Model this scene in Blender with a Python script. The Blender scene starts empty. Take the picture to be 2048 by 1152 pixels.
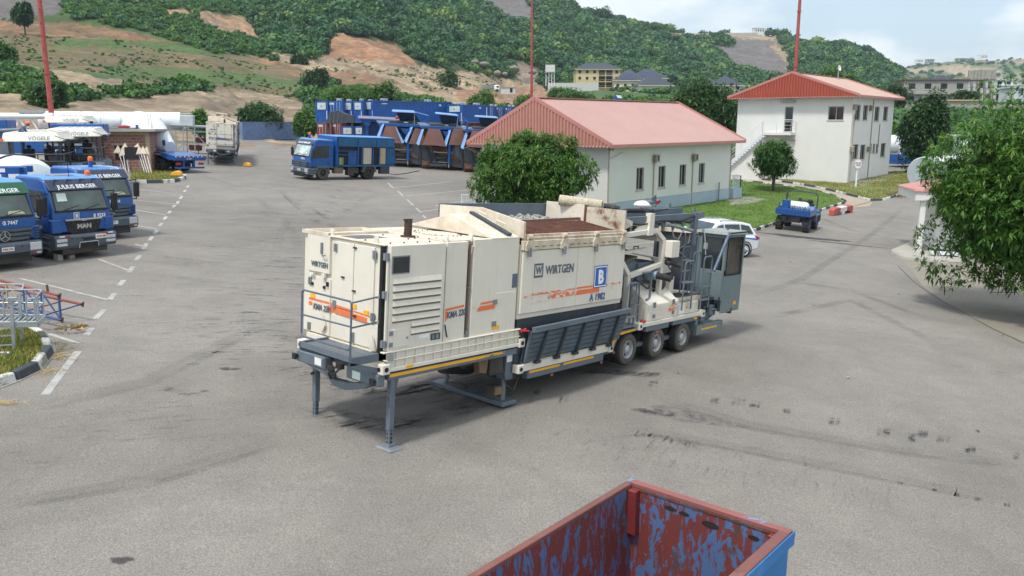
import bpy,math,random
import numpy as np
from mathutils import Matrix,Vector
random.seed(7);rng=np.random.default_rng(11)
R_=math.radians
scn=bpy.context.scene
COL=scn.collection
# ------------------------------------------------------------------ camera
F_PX,HOR=1660.0,245.0
PITCH=math.atan((576-HOR)/F_PX)
CAMZ=7.0
cam=bpy.data.cameras.new('camera');cam.sensor_width=36;cam.lens=36*F_PX/2048
cam.clip_start=.1;cam.clip_end=9000
camo=bpy.data.objects.new('camera',cam);COL.objects.link(camo)
camo.location=(0,0,CAMZ);camo.rotation_euler=(math.pi/2-PITCH,0,0)
scn.camera=camo
# ------------------------------------------------------------------ view / render
scn.view_settings.view_transform='Standard';scn.view_settings.look='None'
scn.view_settings.gamma=1;scn.view_settings.exposure=0.56
scn.view_settings.use_curve_mapping=False
scn.render.engine='CYCLES'
scn.cycles.max_bounces=6;scn.cycles.transparent_max_bounces=8;scn.cycles.volume_bounces=0
# ------------------------------------------------------------------ world and sun
SUN_EL,SUN_AZ=62,215          # from behind, left of the camera (azimuth clockwise from +Y)
world=bpy.data.worlds.new('World');scn.world=world;world.use_nodes=True
nt=world.node_tree;nt.nodes.clear()
def WN(t,**k):
    n=nt.nodes.new(t)
    for a,b in k.items():setattr(n,a,b)
    return n
sky=WN('ShaderNodeTexSky',sky_type='NISHITA',sun_disc=False)
sky.sun_elevation=R_(SUN_EL);sky.sun_rotation=R_(SUN_AZ);sky.air_density=1.2;sky.dust_density=2.5
bg1=WN('ShaderNodeBackground');bg1.inputs[1].default_value=.13
nt.links.new(sky.outputs[0],bg1.inputs[0])
tc=WN('ShaderNodeTexCoord');mp=WN('ShaderNodeMapping');mp.inputs['Scale'].default_value=(1,1,2.6)
mp.inputs['Location'].default_value=(.3,.1,.45)
nt.links.new(tc.outputs['Generated'],mp.inputs[0])
no=WN('ShaderNodeTexNoise');no.inputs['Scale'].default_value=3.4;no.inputs['Detail'].default_value=8
no.inputs['Roughness'].default_value=.52;no.inputs['Distortion'].default_value=.35
nt.links.new(mp.outputs[0],no.inputs['Vector'])
cr=WN('ShaderNodeValToRGB');cr.color_ramp.elements[0].position=.36;cr.color_ramp.elements[0].color=(.55,.55,.55,1)
cr.color_ramp.elements[1].position=.60;cr.color_ramp.elements[1].color=(1,1,1,1)
nt.links.new(no.outputs[0],cr.inputs[0])
no2=WN('ShaderNodeTexNoise');no2.inputs['Scale'].default_value=5.5;no2.inputs['Detail'].default_value=7
nt.links.new(mp.outputs[0],no2.inputs['Vector'])
cc=WN('ShaderNodeValToRGB');cc.color_ramp.elements[0].position=.43;cc.color_ramp.elements[0].color=(.54,.66,.77,1)
cc.color_ramp.elements[1].position=.58;cc.color_ramp.elements[1].color=(1,1,1,1)
nt.links.new(no2.outputs[0],cc.inputs[0])
bg2=WN('ShaderNodeBackground');bg2.inputs[1].default_value=.98
nt.links.new(cc.outputs[0],bg2.inputs[0])
mx=WN('ShaderNodeMixShader');nt.links.new(cr.outputs[0],mx.inputs[0])
nt.links.new(bg1.outputs[0],mx.inputs[1]);nt.links.new(bg2.outputs[0],mx.inputs[2])
wo=WN('ShaderNodeOutputWorld');nt.links.new(mx.outputs[0],wo.inputs[0])
sl=bpy.data.lights.new('sun','SUN');sl.energy=2.4;sl.angle=R_(8);sl.color=(1,.97,.92)
so=bpy.data.objects.new('sun',sl);COL.objects.link(so)
_sd=Vector((math.sin(R_(SUN_AZ))*math.cos(R_(SUN_EL)),math.cos(R_(SUN_AZ))*math.cos(R_(SUN_EL)),math.sin(R_(SUN_EL))))
so.rotation_euler=_sd.to_track_quat('Z','Y').to_euler();so.location=(0,-20,60)

# ------------------------------------------------------------------ the lie of the land
def sm(x):x=np.clip(x,0,1);return x*x*(3-2*x)
def gz(x,y):
    """height of the yard surface"""
    x=np.asarray(x,float);y=np.asarray(y,float)
    xx=np.clip(x,-60,90);yy=np.clip(y,-10,160)
    base=1.11+.0086*yy-.0648*xx
    g=np.clip((xx-4)/25,0,None);g=np.where(g<1.2,g,1.2+(g-1.2)*.9)
    h=1.65*sm((yy-46)/34)+.008*np.clip(yy-80,0,None)
    c2=1.6*sm((yy-74)/34)*sm((xx+34)/20)
    return base+np.maximum(g*h,c2)
def gzf(x,y):return float(gz(x,y))
def raydir(px,py):
    s=(576-py)/F_PX
    return np.array([(px-1024)/F_PX,math.cos(PITCH)+s*math.sin(PITCH),-math.sin(PITCH)+s*math.cos(PITCH)])
def at(px,py,dz=0.0):
    """point on the yard seen at this pixel of the photograph (2048 wide)"""
    d=raydir(px,py);k=20.0
    for _ in range(60):
        P=d*k;gzz=gzf(P[0],P[1])+dz
        k2=(gzz-CAMZ)/d[2] if d[2]<-1e-4 else 150
        k=.6*k+.4*min(max(k2,3),260)
    P=d*k
    return Vector((P[0],P[1],gzf(P[0],P[1])))
def ray(px,py,Y):
    """point seen at this pixel at forward distance Y"""
    d=raydir(px,py);k=Y/d[1]
    return Vector((d[0]*k,Y,CAMZ+d[2]*k))
def gnormal(x,y):
    e=.8
    n=Vector((gzf(x-e,y)-gzf(x+e,y),gzf(x,y-e)-gzf(x,y+e),2*e));return n.normalized()
def pose(x,y,fwd,dz=0.0,level=False):
    """frame standing on the yard: local x along fwd, z along the ground normal"""
    n=Vector((0,0,1)) if level else gnormal(x,y)
    f=Vector((fwd[0],fwd[1],0));f=(f-n*f.dot(n)).normalized()
    l=n.cross(f)
    M=Matrix((f,l,n)).transposed().to_4x4();M.translation=Vector((x,y,gzf(x,y)+dz))
    return M
def frame(o,x,y,z):
    M=Matrix((Vector(x).normalized(),Vector(y).normalized(),Vector(z).normalized())).transposed().to_4x4()
    M.translation=Vector(o);return M

# ------------------------------------------------------------------ materials
MATS={}
def _n(nt,t,**k):
    n=nt.nodes.new(t)
    for a,b in k.items():setattr(n,a,b)
    return n
def mix(nt,fac,a,b,mode='MIX'):
    m=_n(nt,'ShaderNodeMix',data_type='RGBA',blend_type=mode)
    for i,v in ((0,fac),(6,a),(7,b)):
        if hasattr(v,'is_output'):nt.links.new(v,m.inputs[i])
        elif i==0:m.inputs[0].default_value=v
        else:m.inputs[i].default_value=tuple(v)+(1,) if len(v)==3 else v
    return m.outputs[2]
def noise(nt,vec,scale,detail=4,rough=.55,dist=0):
    n=_n(nt,'ShaderNodeTexNoise');n.inputs['Scale'].default_value=scale;n.inputs['Detail'].default_value=detail
    n.inputs['Roughness'].default_value=rough;n.inputs['Distortion'].default_value=dist
    if vec is not None:nt.links.new(vec,n.inputs['Vector'])
    return n.outputs[0]
def ramp(nt,fac,lo,hi):
    m=_n(nt,'ShaderNodeMapRange');nt.links.new(fac,m.inputs[0])
    m.inputs[1].default_value=lo;m.inputs[2].default_value=hi;return m.outputs[0]
def mapped(nt,scale,coord='Object'):
    t=_n(nt,'ShaderNodeTexCoord');m=_n(nt,'ShaderNodeMapping');m.inputs['Scale'].default_value=scale
    nt.links.new(t.outputs[coord],m.inputs[0]);return m.outputs[0]
def newmat(name):
    m=bpy.data.materials.new(name);m.use_nodes=True;MATS[name]=m
    return m,m.node_tree,m.node_tree.nodes['Principled BSDF']
def M(name,col,rough=.55,metal=0,var=.12,vs=1.6,dirt=0,dcol=(.16,.12,.08),streak=0,scol=(.30,.20,.10),bump=0,bs=40,
      chip=0,ccol=(.17,.08,.045),coat=0,spec=None):
    """painted or plain surface: tone variation, dirt blotches, run-off streaks, chips"""
    if name in MATS:return MATS[name]
    m,nt,b=newmat(name);vec=mapped(nt,(1,1,1))
    c=mix(nt,1.0,col,col)
    v=ramp(nt,noise(nt,vec,vs,6,.62),.3,.7)
    c=mix(nt,v,tuple(x*(1-var) for x in col),tuple(min(1,x*(1+var)) for x in col))
    if dirt:
        d=ramp(nt,noise(nt,vec,2.3,8,.68,.4),.66-.3*dirt,.92-.2*dirt)
        dm=_n(nt,'ShaderNodeMath',operation='MULTIPLY');nt.links.new(d,dm.inputs[0]);dm.inputs[1].default_value=min(1,.45+dirt*.6)
        c=mix(nt,dm.outputs[0],c,dcol)
    if streak:
        sv=mapped(nt,(9,9,.55));s=ramp(nt,noise(nt,sv,1.3,6,.6),.56,.84)
        sm_=_n(nt,'ShaderNodeMath',operation='MULTIPLY');nt.links.new(s,sm_.inputs[0]);sm_.inputs[1].default_value=streak
        c=mix(nt,sm_.outputs[0],c,scol)
    if chip:
        ch=ramp(nt,noise(nt,vec,11,9,.72),.72-.2*chip,.74-.2*chip)
        c=mix(nt,ch,c,ccol)
    nt.links.new(c,b.inputs['Base Color'])
    rr=_n(nt,'ShaderNodeMapRange');nt.links.new(noise(nt,vec,5,5),rr.inputs[0])
    rr.inputs[1].default_value=.3;rr.inputs[2].default_value=.7
    rr.inputs[3].default_value=max(.05,rough-.1);rr.inputs[4].default_value=min(1,rough+.12)
    nt.links.new(rr.outputs[0],b.inputs['Roughness']);b.inputs['Metallic'].default_value=metal
    if coat:b.inputs['Coat Weight'].default_value=coat;b.inputs['Coat Roughness'].default_value=.12
    if spec is not None:b.inputs['Specular IOR Level'].default_value=spec
    if bump:
        bp=_n(nt,'ShaderNodeBump');bp.inputs['Strength'].default_value=bump;bp.inputs['Distance'].default_value=.02
        nt.links.new(noise(nt,vec,bs,5),bp.inputs['Height']);nt.links.new(bp.outputs[0],b.inputs['Normal'])
    return m
def Mglass(name,col,rough=.08):
    if name in MATS:return MATS[name]
    m,nt,b=newmat(name);vec=mapped(nt,(1,1,1))
    c=mix(nt,ramp(nt,noise(nt,vec,1.2,3),.35,.65),tuple(x*.6 for x in col),tuple(x*1.4 for x in col))
    nt.links.new(c,b.inputs['Base Color']);b.inputs['Roughness'].default_value=rough
    b.inputs['Specular IOR Level'].default_value=.8;return m
def Mpeel(name,c1,c2,c3,scale=1.3,lo=.48,hi=.5,rust=.6,stretch=(1.5,1.5,.45)):
    """old paint: c1 over c2, with rust c3"""
    m,nt,b=newmat(name);vec=mapped(nt,stretch)
    f1=ramp(nt,noise(nt,vec,scale,11,.72,.6),lo,hi)
    f2=ramp(nt,noise(nt,mapped(nt,(1,1,.5)),2.3,10,.7,.3),.57,.66)
    f3=ramp(nt,noise(nt,mapped(nt,(1,1,1)),.8,3,.5),.35,.65)
    c=mix(nt,f1,c1,c2);c=mix(nt,f3,c,mix(nt,1,c,tuple(.8 for _ in range(3)),'MULTIPLY'))
    fm=_n(nt,'ShaderNodeMath',operation='MULTIPLY');nt.links.new(f2,fm.inputs[0]);fm.inputs[1].default_value=rust
    c=mix(nt,fm.outputs[0],c,c3)
    f4=ramp(nt,noise(nt,mapped(nt,(1,1,1)),30,6,.7),.62,.68)
    c=mix(nt,f4,c,tuple(x*.5 for x in c3))
    nt.links.new(c,b.inputs['Base Color']);b.inputs['Roughness'].default_value=.62
    bp=_n(nt,'ShaderNodeBump');bp.inputs['Strength'].default_value=.35;bp.inputs['Distance'].default_value=.01
    nt.links.new(f1,bp.inputs['Height']);nt.links.new(bp.outputs[0],b.inputs['Normal']);return m
def Mworn(name,print_col,base_col,lo,hi,scale=9):
    """printed band flaking off its panel"""
    m,nt,b=newmat(name);vec=mapped(nt,(1,1,2.2))
    f=ramp(nt,noise(nt,vec,scale,8,.7,.5),lo,hi)
    nt.links.new(mix(nt,f,print_col,base_col),b.inputs['Base Color']);b.inputs['Roughness'].default_value=.5;return m
def Mleaf(name,dark,light,rough=.5,transl=.3):
    m,nt,b=newmat(name)
    g=_n(nt,'ShaderNodeNewGeometry');oi=_n(nt,'ShaderNodeObjectInfo')
    vec=mapped(nt,(1,1,1));f=ramp(nt,noise(nt,vec,1.1,4),.3,.7)
    a=_n(nt,'ShaderNodeMath',operation='MULTIPLY_ADD');nt.links.new(g.outputs['Random Per Island'],a.inputs[0]);a.inputs[1].default_value=.6
    m2=_n(nt,'ShaderNodeMath',operation='MULTIPLY');nt.links.new(f,m2.inputs[0]);m2.inputs[1].default_value=.45
    nt.links.new(m2.outputs[0],a.inputs[2])
    c=mix(nt,a.outputs[0],dark,light)
    r2=ramp(nt,oi.outputs['Random'],0,1)
    c=mix(nt,r2,c,mix(nt,1,c,(1.5,1.3,.85),'MULTIPLY'))
    nt.links.new(c,b.inputs['Base Color']);b.inputs['Roughness'].default_value=rough
    if transl:
        tr=_n(nt,'ShaderNodeBsdfTranslucent');nt.links.new(mix(nt,1,c,(1.1,1.3,.5),'MULTIPLY'),tr.inputs[0])
        ms=_n(nt,'ShaderNodeMixShader');ms.inputs[0].default_value=transl
        nt.links.new(b.outputs[0],ms.inputs[1]);nt.links.new(tr.outputs[0],ms.inputs[2])
        nt.links.new(ms.outputs[0],nt.nodes['Material Output'].inputs[0])
    return m
CREAM=M('cream_paint',(.70,.655,.56),.5,var=.05,dirt=.12,dcol=(.36,.25,.13),streak=.28,scol=(.42,.29,.16),bump=.05,bs=6)
CREAM_RUST=M('cream_paint_rusting',(.62,.55,.43),.6,var=.08,dirt=.75,dcol=(.30,.15,.06),streak=.5,scol=(.25,.11,.05))
CREAM_TOP=M('cream_paint_stained',(.66,.60,.50),.6,var=.10,dirt=.70,dcol=(.44,.29,.15),vs=.9)
GREY=M('slate_paint',(.115,.145,.175),.5,var=.16,dirt=.35,dcol=(.17,.15,.13),chip=.15,streak=.25,scol=(.22,.20,.18))
GREYD=M('slate_paint_dark',(.040,.050,.060),.55,var=.2,dirt=.3,dcol=(.12,.11,.10),streak=.4,scol=(.10,.11,.12))
GREYG=M('greygreen_paint',(.155,.20,.205),.5,var=.1,dirt=.3,dcol=(.12,.13,.12),streak=.4,scol=(.24,.27,.26))
GREYL=M('worn_grey_steel',(.22,.25,.27),.5,metal=.3,var=.2,dirt=.5)
BLACK=M('black_rubber',(.018,.018,.019),.8,var=.3)
DARK=M('greasy_dark_steel',(.035,.033,.032),.6,var=.4,dirt=.5,dcol=(.11,.075,.045))
VOID=M('dark_opening',(.012,.012,.013),.8)
TYRE=M('tyre_rubber',(.030,.029,.028),.85,var=.25,dirt=.35,dcol=(.10,.09,.07))
TYREW=M('tyre_dusty',(.085,.078,.064),.9,var=.25,dirt=.3,dcol=(.08,.07,.06))
RIM=M('rim_paint',(.42,.43,.44),.5,metal=.3,var=.2,dirt=.6,dcol=(.2,.17,.13))
RUST=M('rust',(.10,.05,.032),.85,var=.4,vs=5,dirt=.5,dcol=(.22,.13,.08),bump=.4,bs=30)
RUSTL=M('brown_worn_plate',(.13,.055,.042),.45,var=.25,vs=1,dirt=.3,dcol=(.22,.17,.15))
WHITE=M('white_paint',(.78,.79,.79),.45,var=.04,dirt=.15,dcol=(.5,.48,.42))
WHITEG=M('white_tank_paint',(.66,.70,.72),.38,var=.05,dirt=.28,dcol=(.42,.42,.38),streak=.2,scol=(.5,.48,.42))
BLUE=M('blue_truck_paint',(.009,.082,.30),.32,var=.14,dirt=.2,dcol=(.03,.08,.20),coat=.25)
BLUEC=M('blue_container_paint',(.009,.085,.32),.45,var=.15,dirt=.15,dcol=(.03,.09,.25),streak=.15,scol=(.05,.12,.25))
BLUEF=M('faded_blue_paint',(.15,.22,.38),.6,var=.2,dirt=.45,dcol=(.045,.07,.14),streak=.6,scol=(.12,.2,.36))
BLUEF2=M('sun_bleached_blue',(.16,.31,.56),.5,var=.12,dirt=.25,dcol=(.35,.45,.58))
BLUEW=M('worn_petrol_blue',(.010,.10,.24),.5,var=.2,dirt=.4,dcol=(.02,.16,.26),chip=.2)
ORANGE=M('orange_plastic',(.85,.16,.03),.4)
YELLOW=M('yellow_tape',(.85,.42,.01),.5,dirt=.12,dcol=(.4,.25,.05))
YELLOWB=M('yellow_block',(.75,.36,.03),.6)
RED=M('red_plastic',(.42,.02,.03),.5)
REDMAST=M('red_mast_paint',(.36,.07,.06),.5,var=.1,dirt=.3,dcol=(.3,.1,.08))
INK=M('dark_print',(.10,.125,.16),.5)
INKB=M('blue_print',(.03,.07,.22),.5)
WPRINT=M('white_print',(.80,.81,.82),.5)
GALV=M('galvanised_steel',(.40,.44,.46),.42,metal=.55,var=.12,vs=5,dirt=.25,dcol=(.3,.31,.3))
CHROME=M('chrome',(.6,.62,.64),.2,metal=.9)
LAMP=M('lamp_glass',(.62,.65,.68),.15,metal=.4,var=.3,vs=14)
GLASS=Mglass('windscreen_glass',(.045,.08,.075))
GLASSD=Mglass('dark_glass',(.03,.035,.038))
GLASSB=Mglass('brown_tinted_glass',(.10,.085,.075),.2)
PLATEW=M('number_plate',(.72,.74,.70),.4)
CONC=M('concrete',(.36,.34,.30),.85,var=.15,dirt=.4,dcol=(.2,.19,.16),bump=.2)

# ------------------------------------------------------------------ mesh builder
class MB:
    def __init__(s):s.v=[];s.f=[]
    def add(s,vs,fs):
        n=len(s.v);s.v+=[tuple(v) for v in vs];s.f+=[tuple(i+n for i in f) for f in fs];return s
    def box(s,x0,y0,z0,x1,y1,z1):
        x0,x1=min(x0,x1),max(x0,x1);y0,y1=min(y0,y1),max(y0,y1);z0,z1=min(z0,z1),max(z0,z1)
        return s.add([(x0,y0,z0),(x1,y0,z0),(x1,y1,z0),(x0,y1,z0),(x0,y0,z1),(x1,y0,z1),(x1,y1,z1),(x0,y1,z1)],
                     [(0,3,2,1),(4,5,6,7),(0,1,5,4),(1,2,6,5),(2,3,7,6),(3,0,4,7)])
    def hexa(s,b,t):
        return s.add(list(b)+list(t),[(0,3,2,1),(4,5,6,7),(0,1,5,4),(1,2,6,5),(2,3,7,6),(3,0,4,7)])
    def prism(s,pts,ax,a,b):
        """polygon in the plane across axis ax, extruded from a to b. x:(y,z) y:(x,z) z:(x,y)"""
        def P(p,t):return {'x':(t,p[0],p[1]),'y':(p[0],t,p[1]),'z':(p[0],p[1],t)}[ax]
        n=len(pts);v=[P(p,a) for p in pts]+[P(p,b) for p in pts]
        return s.add(v,[tuple(range(n-1,-1,-1)),tuple(range(n,2*n))]+[(i,(i+1) % n,n+(i+1) % n,n+i) for i in range(n)])
    def tube(s,p,q,r,n=8,r2=None,cap=True):
        p=Vector(p);q=Vector(q);d=(q-p)
        if d.length<1e-6:return s
        d.normalize();a=d.orthogonal().normalized();b=d.cross(a);r2=r if r2 is None else r2
        v=[p+(a*math.cos(t)+b*math.sin(t))*r for t in [2*math.pi*i/n for i in range(n)]]
        v+=[q+(a*math.cos(t)+b*math.sin(t))*r2 for t in [2*math.pi*i/n for i in range(n)]]
        f=[(i,(i+1) % n,n+(i+1) % n,n+i) for i in range(n)]
        if cap:f+=[tuple(range(n-1,-1,-1)),tuple(range(n,2*n))]
        return s.add(v,f)
    def path(s,pts,r,n=6):
        for a,b in zip(pts,pts[1:]):s.tube(a,b,r,n)
        return s
    def bar(s,p,q,w,h,up=(0,0,1)):
        """rectangular bar from p to q, w across, h along up"""
        p=Vector(p);q=Vector(q);d=(q-p).normalized();u=Vector(up)
        if abs(d.dot(u))>.98:u=Vector((1,0,0))
        c=d.cross(u).normalized()*w/2;u=c.normalized().cross(d).normalized()*h/2
        return s.hexa([p-c-u,p+c-u,p+c+u,p-c+u],[q-c-u,q+c-u,q+c+u,q-c+u])
    def lathe(s,prof,c,ax,n=20,closed=False,cap=True):
        """prof: (radius, offset along ax) points"""
        c=Vector(c);d=Vector(ax).normalized();a=d.orthogonal().normalized();b=d.cross(a)
        v=[c+d*h+(a*math.cos(2*math.pi*i/n)+b*math.sin(2*math.pi*i/n))*r for r,h in prof for i in range(n)]
        m=len(prof);f=[]
        for j in range(m-1 if not closed else m):
            k=(j+1) % m
            f+=[(j*n+i,j*n+(i+1) % n,k*n+(i+1) % n,k*n+i) for i in range(n)]
        if not closed and cap:f+=[tuple(range(n-1,-1,-1)),tuple((m-1)*n+i for i in range(n))]
        return s.add(v,f)
    def ellip(s,c,r,n=10,m=6):
        c=Vector(c);v=[];f=[]
        for j in range(m+1):
            t=math.pi*j/m
            for i in range(n):
                q=2*math.pi*i/n;v.append((c.x+r[0]*math.sin(t)*math.cos(q),c.y+r[1]*math.sin(t)*math.sin(q),c.z+r[2]*math.cos(t)))
        for j in range(m):
            for i in range(n):f.append((j*n+i,j*n+(i+1) % n,(j+1)*n+(i+1) % n,(j+1)*n+i))
        return s.add(v,f)
    def corr(s,o,a,u,nrm,L,h0,h1,pitch,depth,th=0.0):
        """trapezoid-ribbed sheet: from o along a (length L), rising along u from h0(t) to h1(t), ribs along nrm"""
        o=Vector(o);a=Vector(a).normalized();u=Vector(u).normalized();nn=Vector(nrm).normalized()
        ts=[];k=max(1,round(L/pitch));p=L/k
        for i in range(k):
            ts+=[(i*p,0),(i*p+p*.35,0),(i*p+p*.5,1),(i*p+p*.85,1)]
        ts.append((L,0))
        H0=h0 if callable(h0) else (lambda t:h0);H1=h1 if callable(h1) else (lambda t:h1)
        v=[]
        for t,r in ts:
            b=o+a*t+nn*(r*depth);v+=[b+u*H0(t),b+u*H1(t)]
        n=len(ts)
        return s.add(v,[(2*i,2*i+2,2*i+3,2*i+1) for i in range(n-1)])
    def build(s,name,mat,parent=None,label=None,smooth=False,bevel=0,kind=None,group=None,cat=None,fixn=True,Mw=None,bseg=1):
        me=bpy.data.meshes.new(name)
        if isinstance(s.v,np.ndarray):
            me.from_pydata(s.v.tolist(),[],s.f.tolist() if isinstance(s.f,np.ndarray) else s.f)
        else:me.from_pydata(s.v,[],s.f)
        if fixn:
            import bmesh
            bm=bmesh.new();bm.from_mesh(me);bmesh.ops.recalc_face_normals(bm,faces=bm.faces);bm.to_mesh(me);bm.free()
        me.materials.append(mat)
        if smooth:
            me.polygons.foreach_set('use_smooth',[True]*len(me.polygons))
            try:me.set_sharp_from_angle(angle=R_(38))
            except Exception:pass
        me.update();return link(name,me,parent,label,kind,group,cat,bevel,Mw,bseg)
def link(name,me,parent=None,label=None,kind=None,group=None,cat=None,bevel=0,Mw=None,bseg=1):
    o=bpy.data.objects.new(name,me);COL.objects.link(o)
    if parent is not None:o.parent=parent
    if Mw is not None:o.matrix_world=Mw
    if label:o['label']=label
    if kind:o['kind']=kind
    if group:o['group']=group
    if cat:o['category']=cat
    if bevel:
        m=o.modifiers.new('bevel','BEVEL');m.width=bevel;m.segments=bseg;m.limit_method='ANGLE';m.angle_limit=R_(40)
        m.harden_normals=False
    return o
def thing(name,label,cat,Mw=None,group=None):
    o=bpy.data.objects.new(name,None);COL.objects.link(o);o.empty_display_size=.3
    if Mw is not None:o.matrix_world=Mw
    o['label']=label;o['category']=cat
    if group:o['group']=group
    return o
def kids(o):return KID.get(o.name,[])
def copy_tree(o,parent=None,swap=None):
    c=o.copy();COL.objects.link(c);c.parent=parent
    if swap and c.type=='MESH':
        key=(c.data.name,id(swap))
        if any(m and m.name in swap for m in c.data.materials):
            if key not in SWAPPED:
                d=c.data.copy()
                for i,m in enumerate(d.materials):
                    if m and m.name in swap:d.materials[i]=swap[m.name]
                SWAPPED[key]=d
            c.data=SWAPPED[key]
    for ch in [x for x in ALLO if x.parent==o]:copy_tree(ch,c,swap)
    return c
SWAPPED={};ALLO=[]
def snapshot(root):
    """children list of a finished thing, for copy_tree"""
    global ALLO
    ALLO=[o for o in COL.objects if o.parent is not None]
_tc={}
def text(s,mat,parent,size,o,x,y,name='lettering',bold=.0,sx=1.0,align='LEFT',label=None,ext=.003,shear=0):
    key=(s,size,bold,align,shear)
    if key not in _tc:
        c=bpy.data.curves.new('t','FONT');c.body=s;c.size=size;c.offset=bold;c.extrude=ext;c.align_x=align;c.shear=shear
        c.resolution_u=2
        ob=bpy.data.objects.new('t',c);COL.objects.link(ob)
        dg=bpy.context.evaluated_depsgraph_get()
        me=bpy.data.meshes.new_from_object(ob.evaluated_get(dg));bpy.data.objects.remove(ob);bpy.data.curves.remove(c)
        _tc[key]=me
    me=_tc[key].copy();me.materials.clear();me.materials.append(mat);me.name=name
    x=Vector(x).normalized();y=Vector(y).normalized();z=x.cross(y)
    Mx=Matrix((x*sx,y,z)).transposed().to_4x4();Mx.translation=Vector(o)+z*.006
    me.transform(Mx)
    return link(name,me,parent,label)
def wheel(parent,c,ax,r,w,rimmat=None,tyremat=None,side=None,dusty=False,rimk=.56,name='wheel'):
    """tyre on axis ax (points outwards), centre of outer face region at c"""
    rimmat=rimmat or RIM;tyremat=tyremat or TYRE
    pr=[(r*rimk,0),(r*.90,.0),(r*.97,-w*.06),(r,-w*.16),(r,-w*.84),(r*.97,-w*.94),(r*.9,-w),(r*rimk,-w)]
    t=MB().lathe(pr,c,ax,28,closed=True)
    t_=t.build(name,tyremat,parent,smooth=True)
    if dusty:
        MB().lathe([(r*rimk*1.02,.0),(r*rimk*1.06,.010),(r*.84,.010),(r*.90,.0),(r*.86,-.01),(r*rimk*1.04,-.01)],c,ax,28,closed=True).build('sidewall',TYREW,t_,smooth=True)
    k=r*rimk
    MB().lathe([(k,-.01),(k*.93,.0),(k*.86,-.03),(k*.80,-w*.42),(k*.45,-w*.36),(k*.42,-w*.1),(k*.30,-w*.02),(0.001,.0)],c,ax,24,cap=False).build('rim',rimmat,t_,smooth=True)
    m=MB();d=Vector(ax).normalized();a=d.orthogonal().normalized();b=d.cross(a)
    for i in range(8):
        q=math.pi*2*i/8;p=Vector(c)+d*(-w*.37)+(a*math.cos(q)+b*math.sin(q))*k*.63;m.tube(p,p+d*.02,k*.10,6)
    m.build('hand_hole',VOID,t_)
    return t_
# noise fields for the terrain
def vnoise(x,y,s):
    x=np.asarray(x)/s;y=np.asarray(y)/s;xi=np.floor(x).astype(np.int64);yi=np.floor(y).astype(np.int64);fx=x-xi;fy=y-yi
    fx=fx*fx*(3-2*fx);fy=fy*fy*(3-2*fy)
    def h(a,b):
        n=(a*374761393+b*668265263) & 0x7fffffff;n=((n ^ (n >> 13))*1274126177) & 0x7fffffff;return ((n ^ (n >> 16)) & 0xffff)/65535.0
    return (h(xi,yi)*(1-fx)+h(xi+1,yi)*fx)*(1-fy)+(h(xi,yi+1)*(1-fx)+h(xi+1,yi+1)*fx)*fy-.5
# ================================================================== TERRAIN
TAB={-600:(70,[(100,200),(140,120),(200,20),(300,-120),(500,-330),(1000,-350),(2600,100)]),
 -300:(74,[(100,208),(140,130),(200,60),(300,-60),(500,-250),(1000,-300),(2600,100)]),
 0:(82,[(102,228),(120,190),(140,150),(170,118),(205,62),(240,24),(320,-60),(500,-200),(1000,-220),(2600,100)]),
 200:(90,[(105,236),(125,205),(150,150),(190,112),(230,68),(280,22),(400,-60),(600,-150),(1000,-150),(2600,110)]),
 400:(112,[(120,246),(140,210),(170,168),(210,122),(260,84),(310,30),(420,-30),(600,-120),(1000,-120),(2600,110)]),
 550:(132,[(140,252),(160,228),(190,188),(235,142),(275,112),(330,88),(400,20),(520,-60),(700,-110),(1100,-110),(2600,110)]),
 700:(136,[(150,240),(200,196),(250,150),(300,122),(318,70),(400,12),(520,-50),(700,-80),(1100,-80),(2600,110)]),
 900:(136,[(150,240),(220,208),(300,166),(350,142),(430,82),(550,10),(700,-30),(1100,-30),(2600,120)]),
 1050:(136,[(150,240),(230,216),(320,192),(380,166),(450,100),(600,20),(700,-12),(900,0),(1500,120),(2600,170)]),
 1120:(136,[(160,240),(250,208),(350,190),(420,162),(520,92),(650,30),(720,14),(900,50),(1500,150),(2600,190)]),
 1200:(136,[(160,238),(250,208),(350,190),(430,168),(560,100),(680,56),(740,45),(900,80),(1500,170),(2600,190)]),
 1350:(130,[(170,236),(260,212),(360,196),(440,176),(560,120),(680,84),(740,72),(900,95),(1500,170),(2600,190)]),
 1500:(120,[(170,236),(260,214),(380,196),(480,176),(600,120),(720,80),(760,72),(900,95),(1500,170),(2600,190)]),
 1600:(110,[(170,236),(260,216),(380,198),(480,178),(600,128),(720,86),(760,78),(900,110),(1500,170),(2600,190)]),
 1700:(110,[(170,234),(300,220),(450,200),(580,150),(680,112),(740,102),(900,130),(1500,165),(2600,190)]),
 1770:(118,[(170,234),(300,222),(450,205),(600,175),(700,148),(740,142),(900,165),(1300,150),(1600,138),(2600,190)]),
 1810:(124,[(180,234),(400,222),(600,200),(700,172),(760,166),(900,185),(1300,160),(1600,131),(2600,190)]),
 1900:(130,[(180,236),(260,222),(400,218),(700,212),(1000,200),(1300,165),(1600,122),(2600,190)]),
 2048:(138,[(180,238),(260,222),(400,220),(700,214),(1000,200),(1300,165),(1600,121),(2600,190)]),
 2600:(140,[(200,240),(600,225),(1000,205),(1600,130),(2600,190)])}
KX=sorted(TAB)
YN=np.geomspace(60,2600,400)
def _col(k):
    y0,L=TAB[k];px=(k-1024)/F_PX
    X0=px*y0;z0=float(gz(X0,y0))-.25
    Ys=[y0*.6,y0];Z=[float(gz(X0*.6,y0*.6))-.25,z0]
    for Y,yy in L:
        if Y <= y0:continue
        d=raydir(k,yy);Ys.append(Y);Z.append(CAMZ+d[2]/d[1]*Y)
    return np.interp(YN,Ys,Z)
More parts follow.
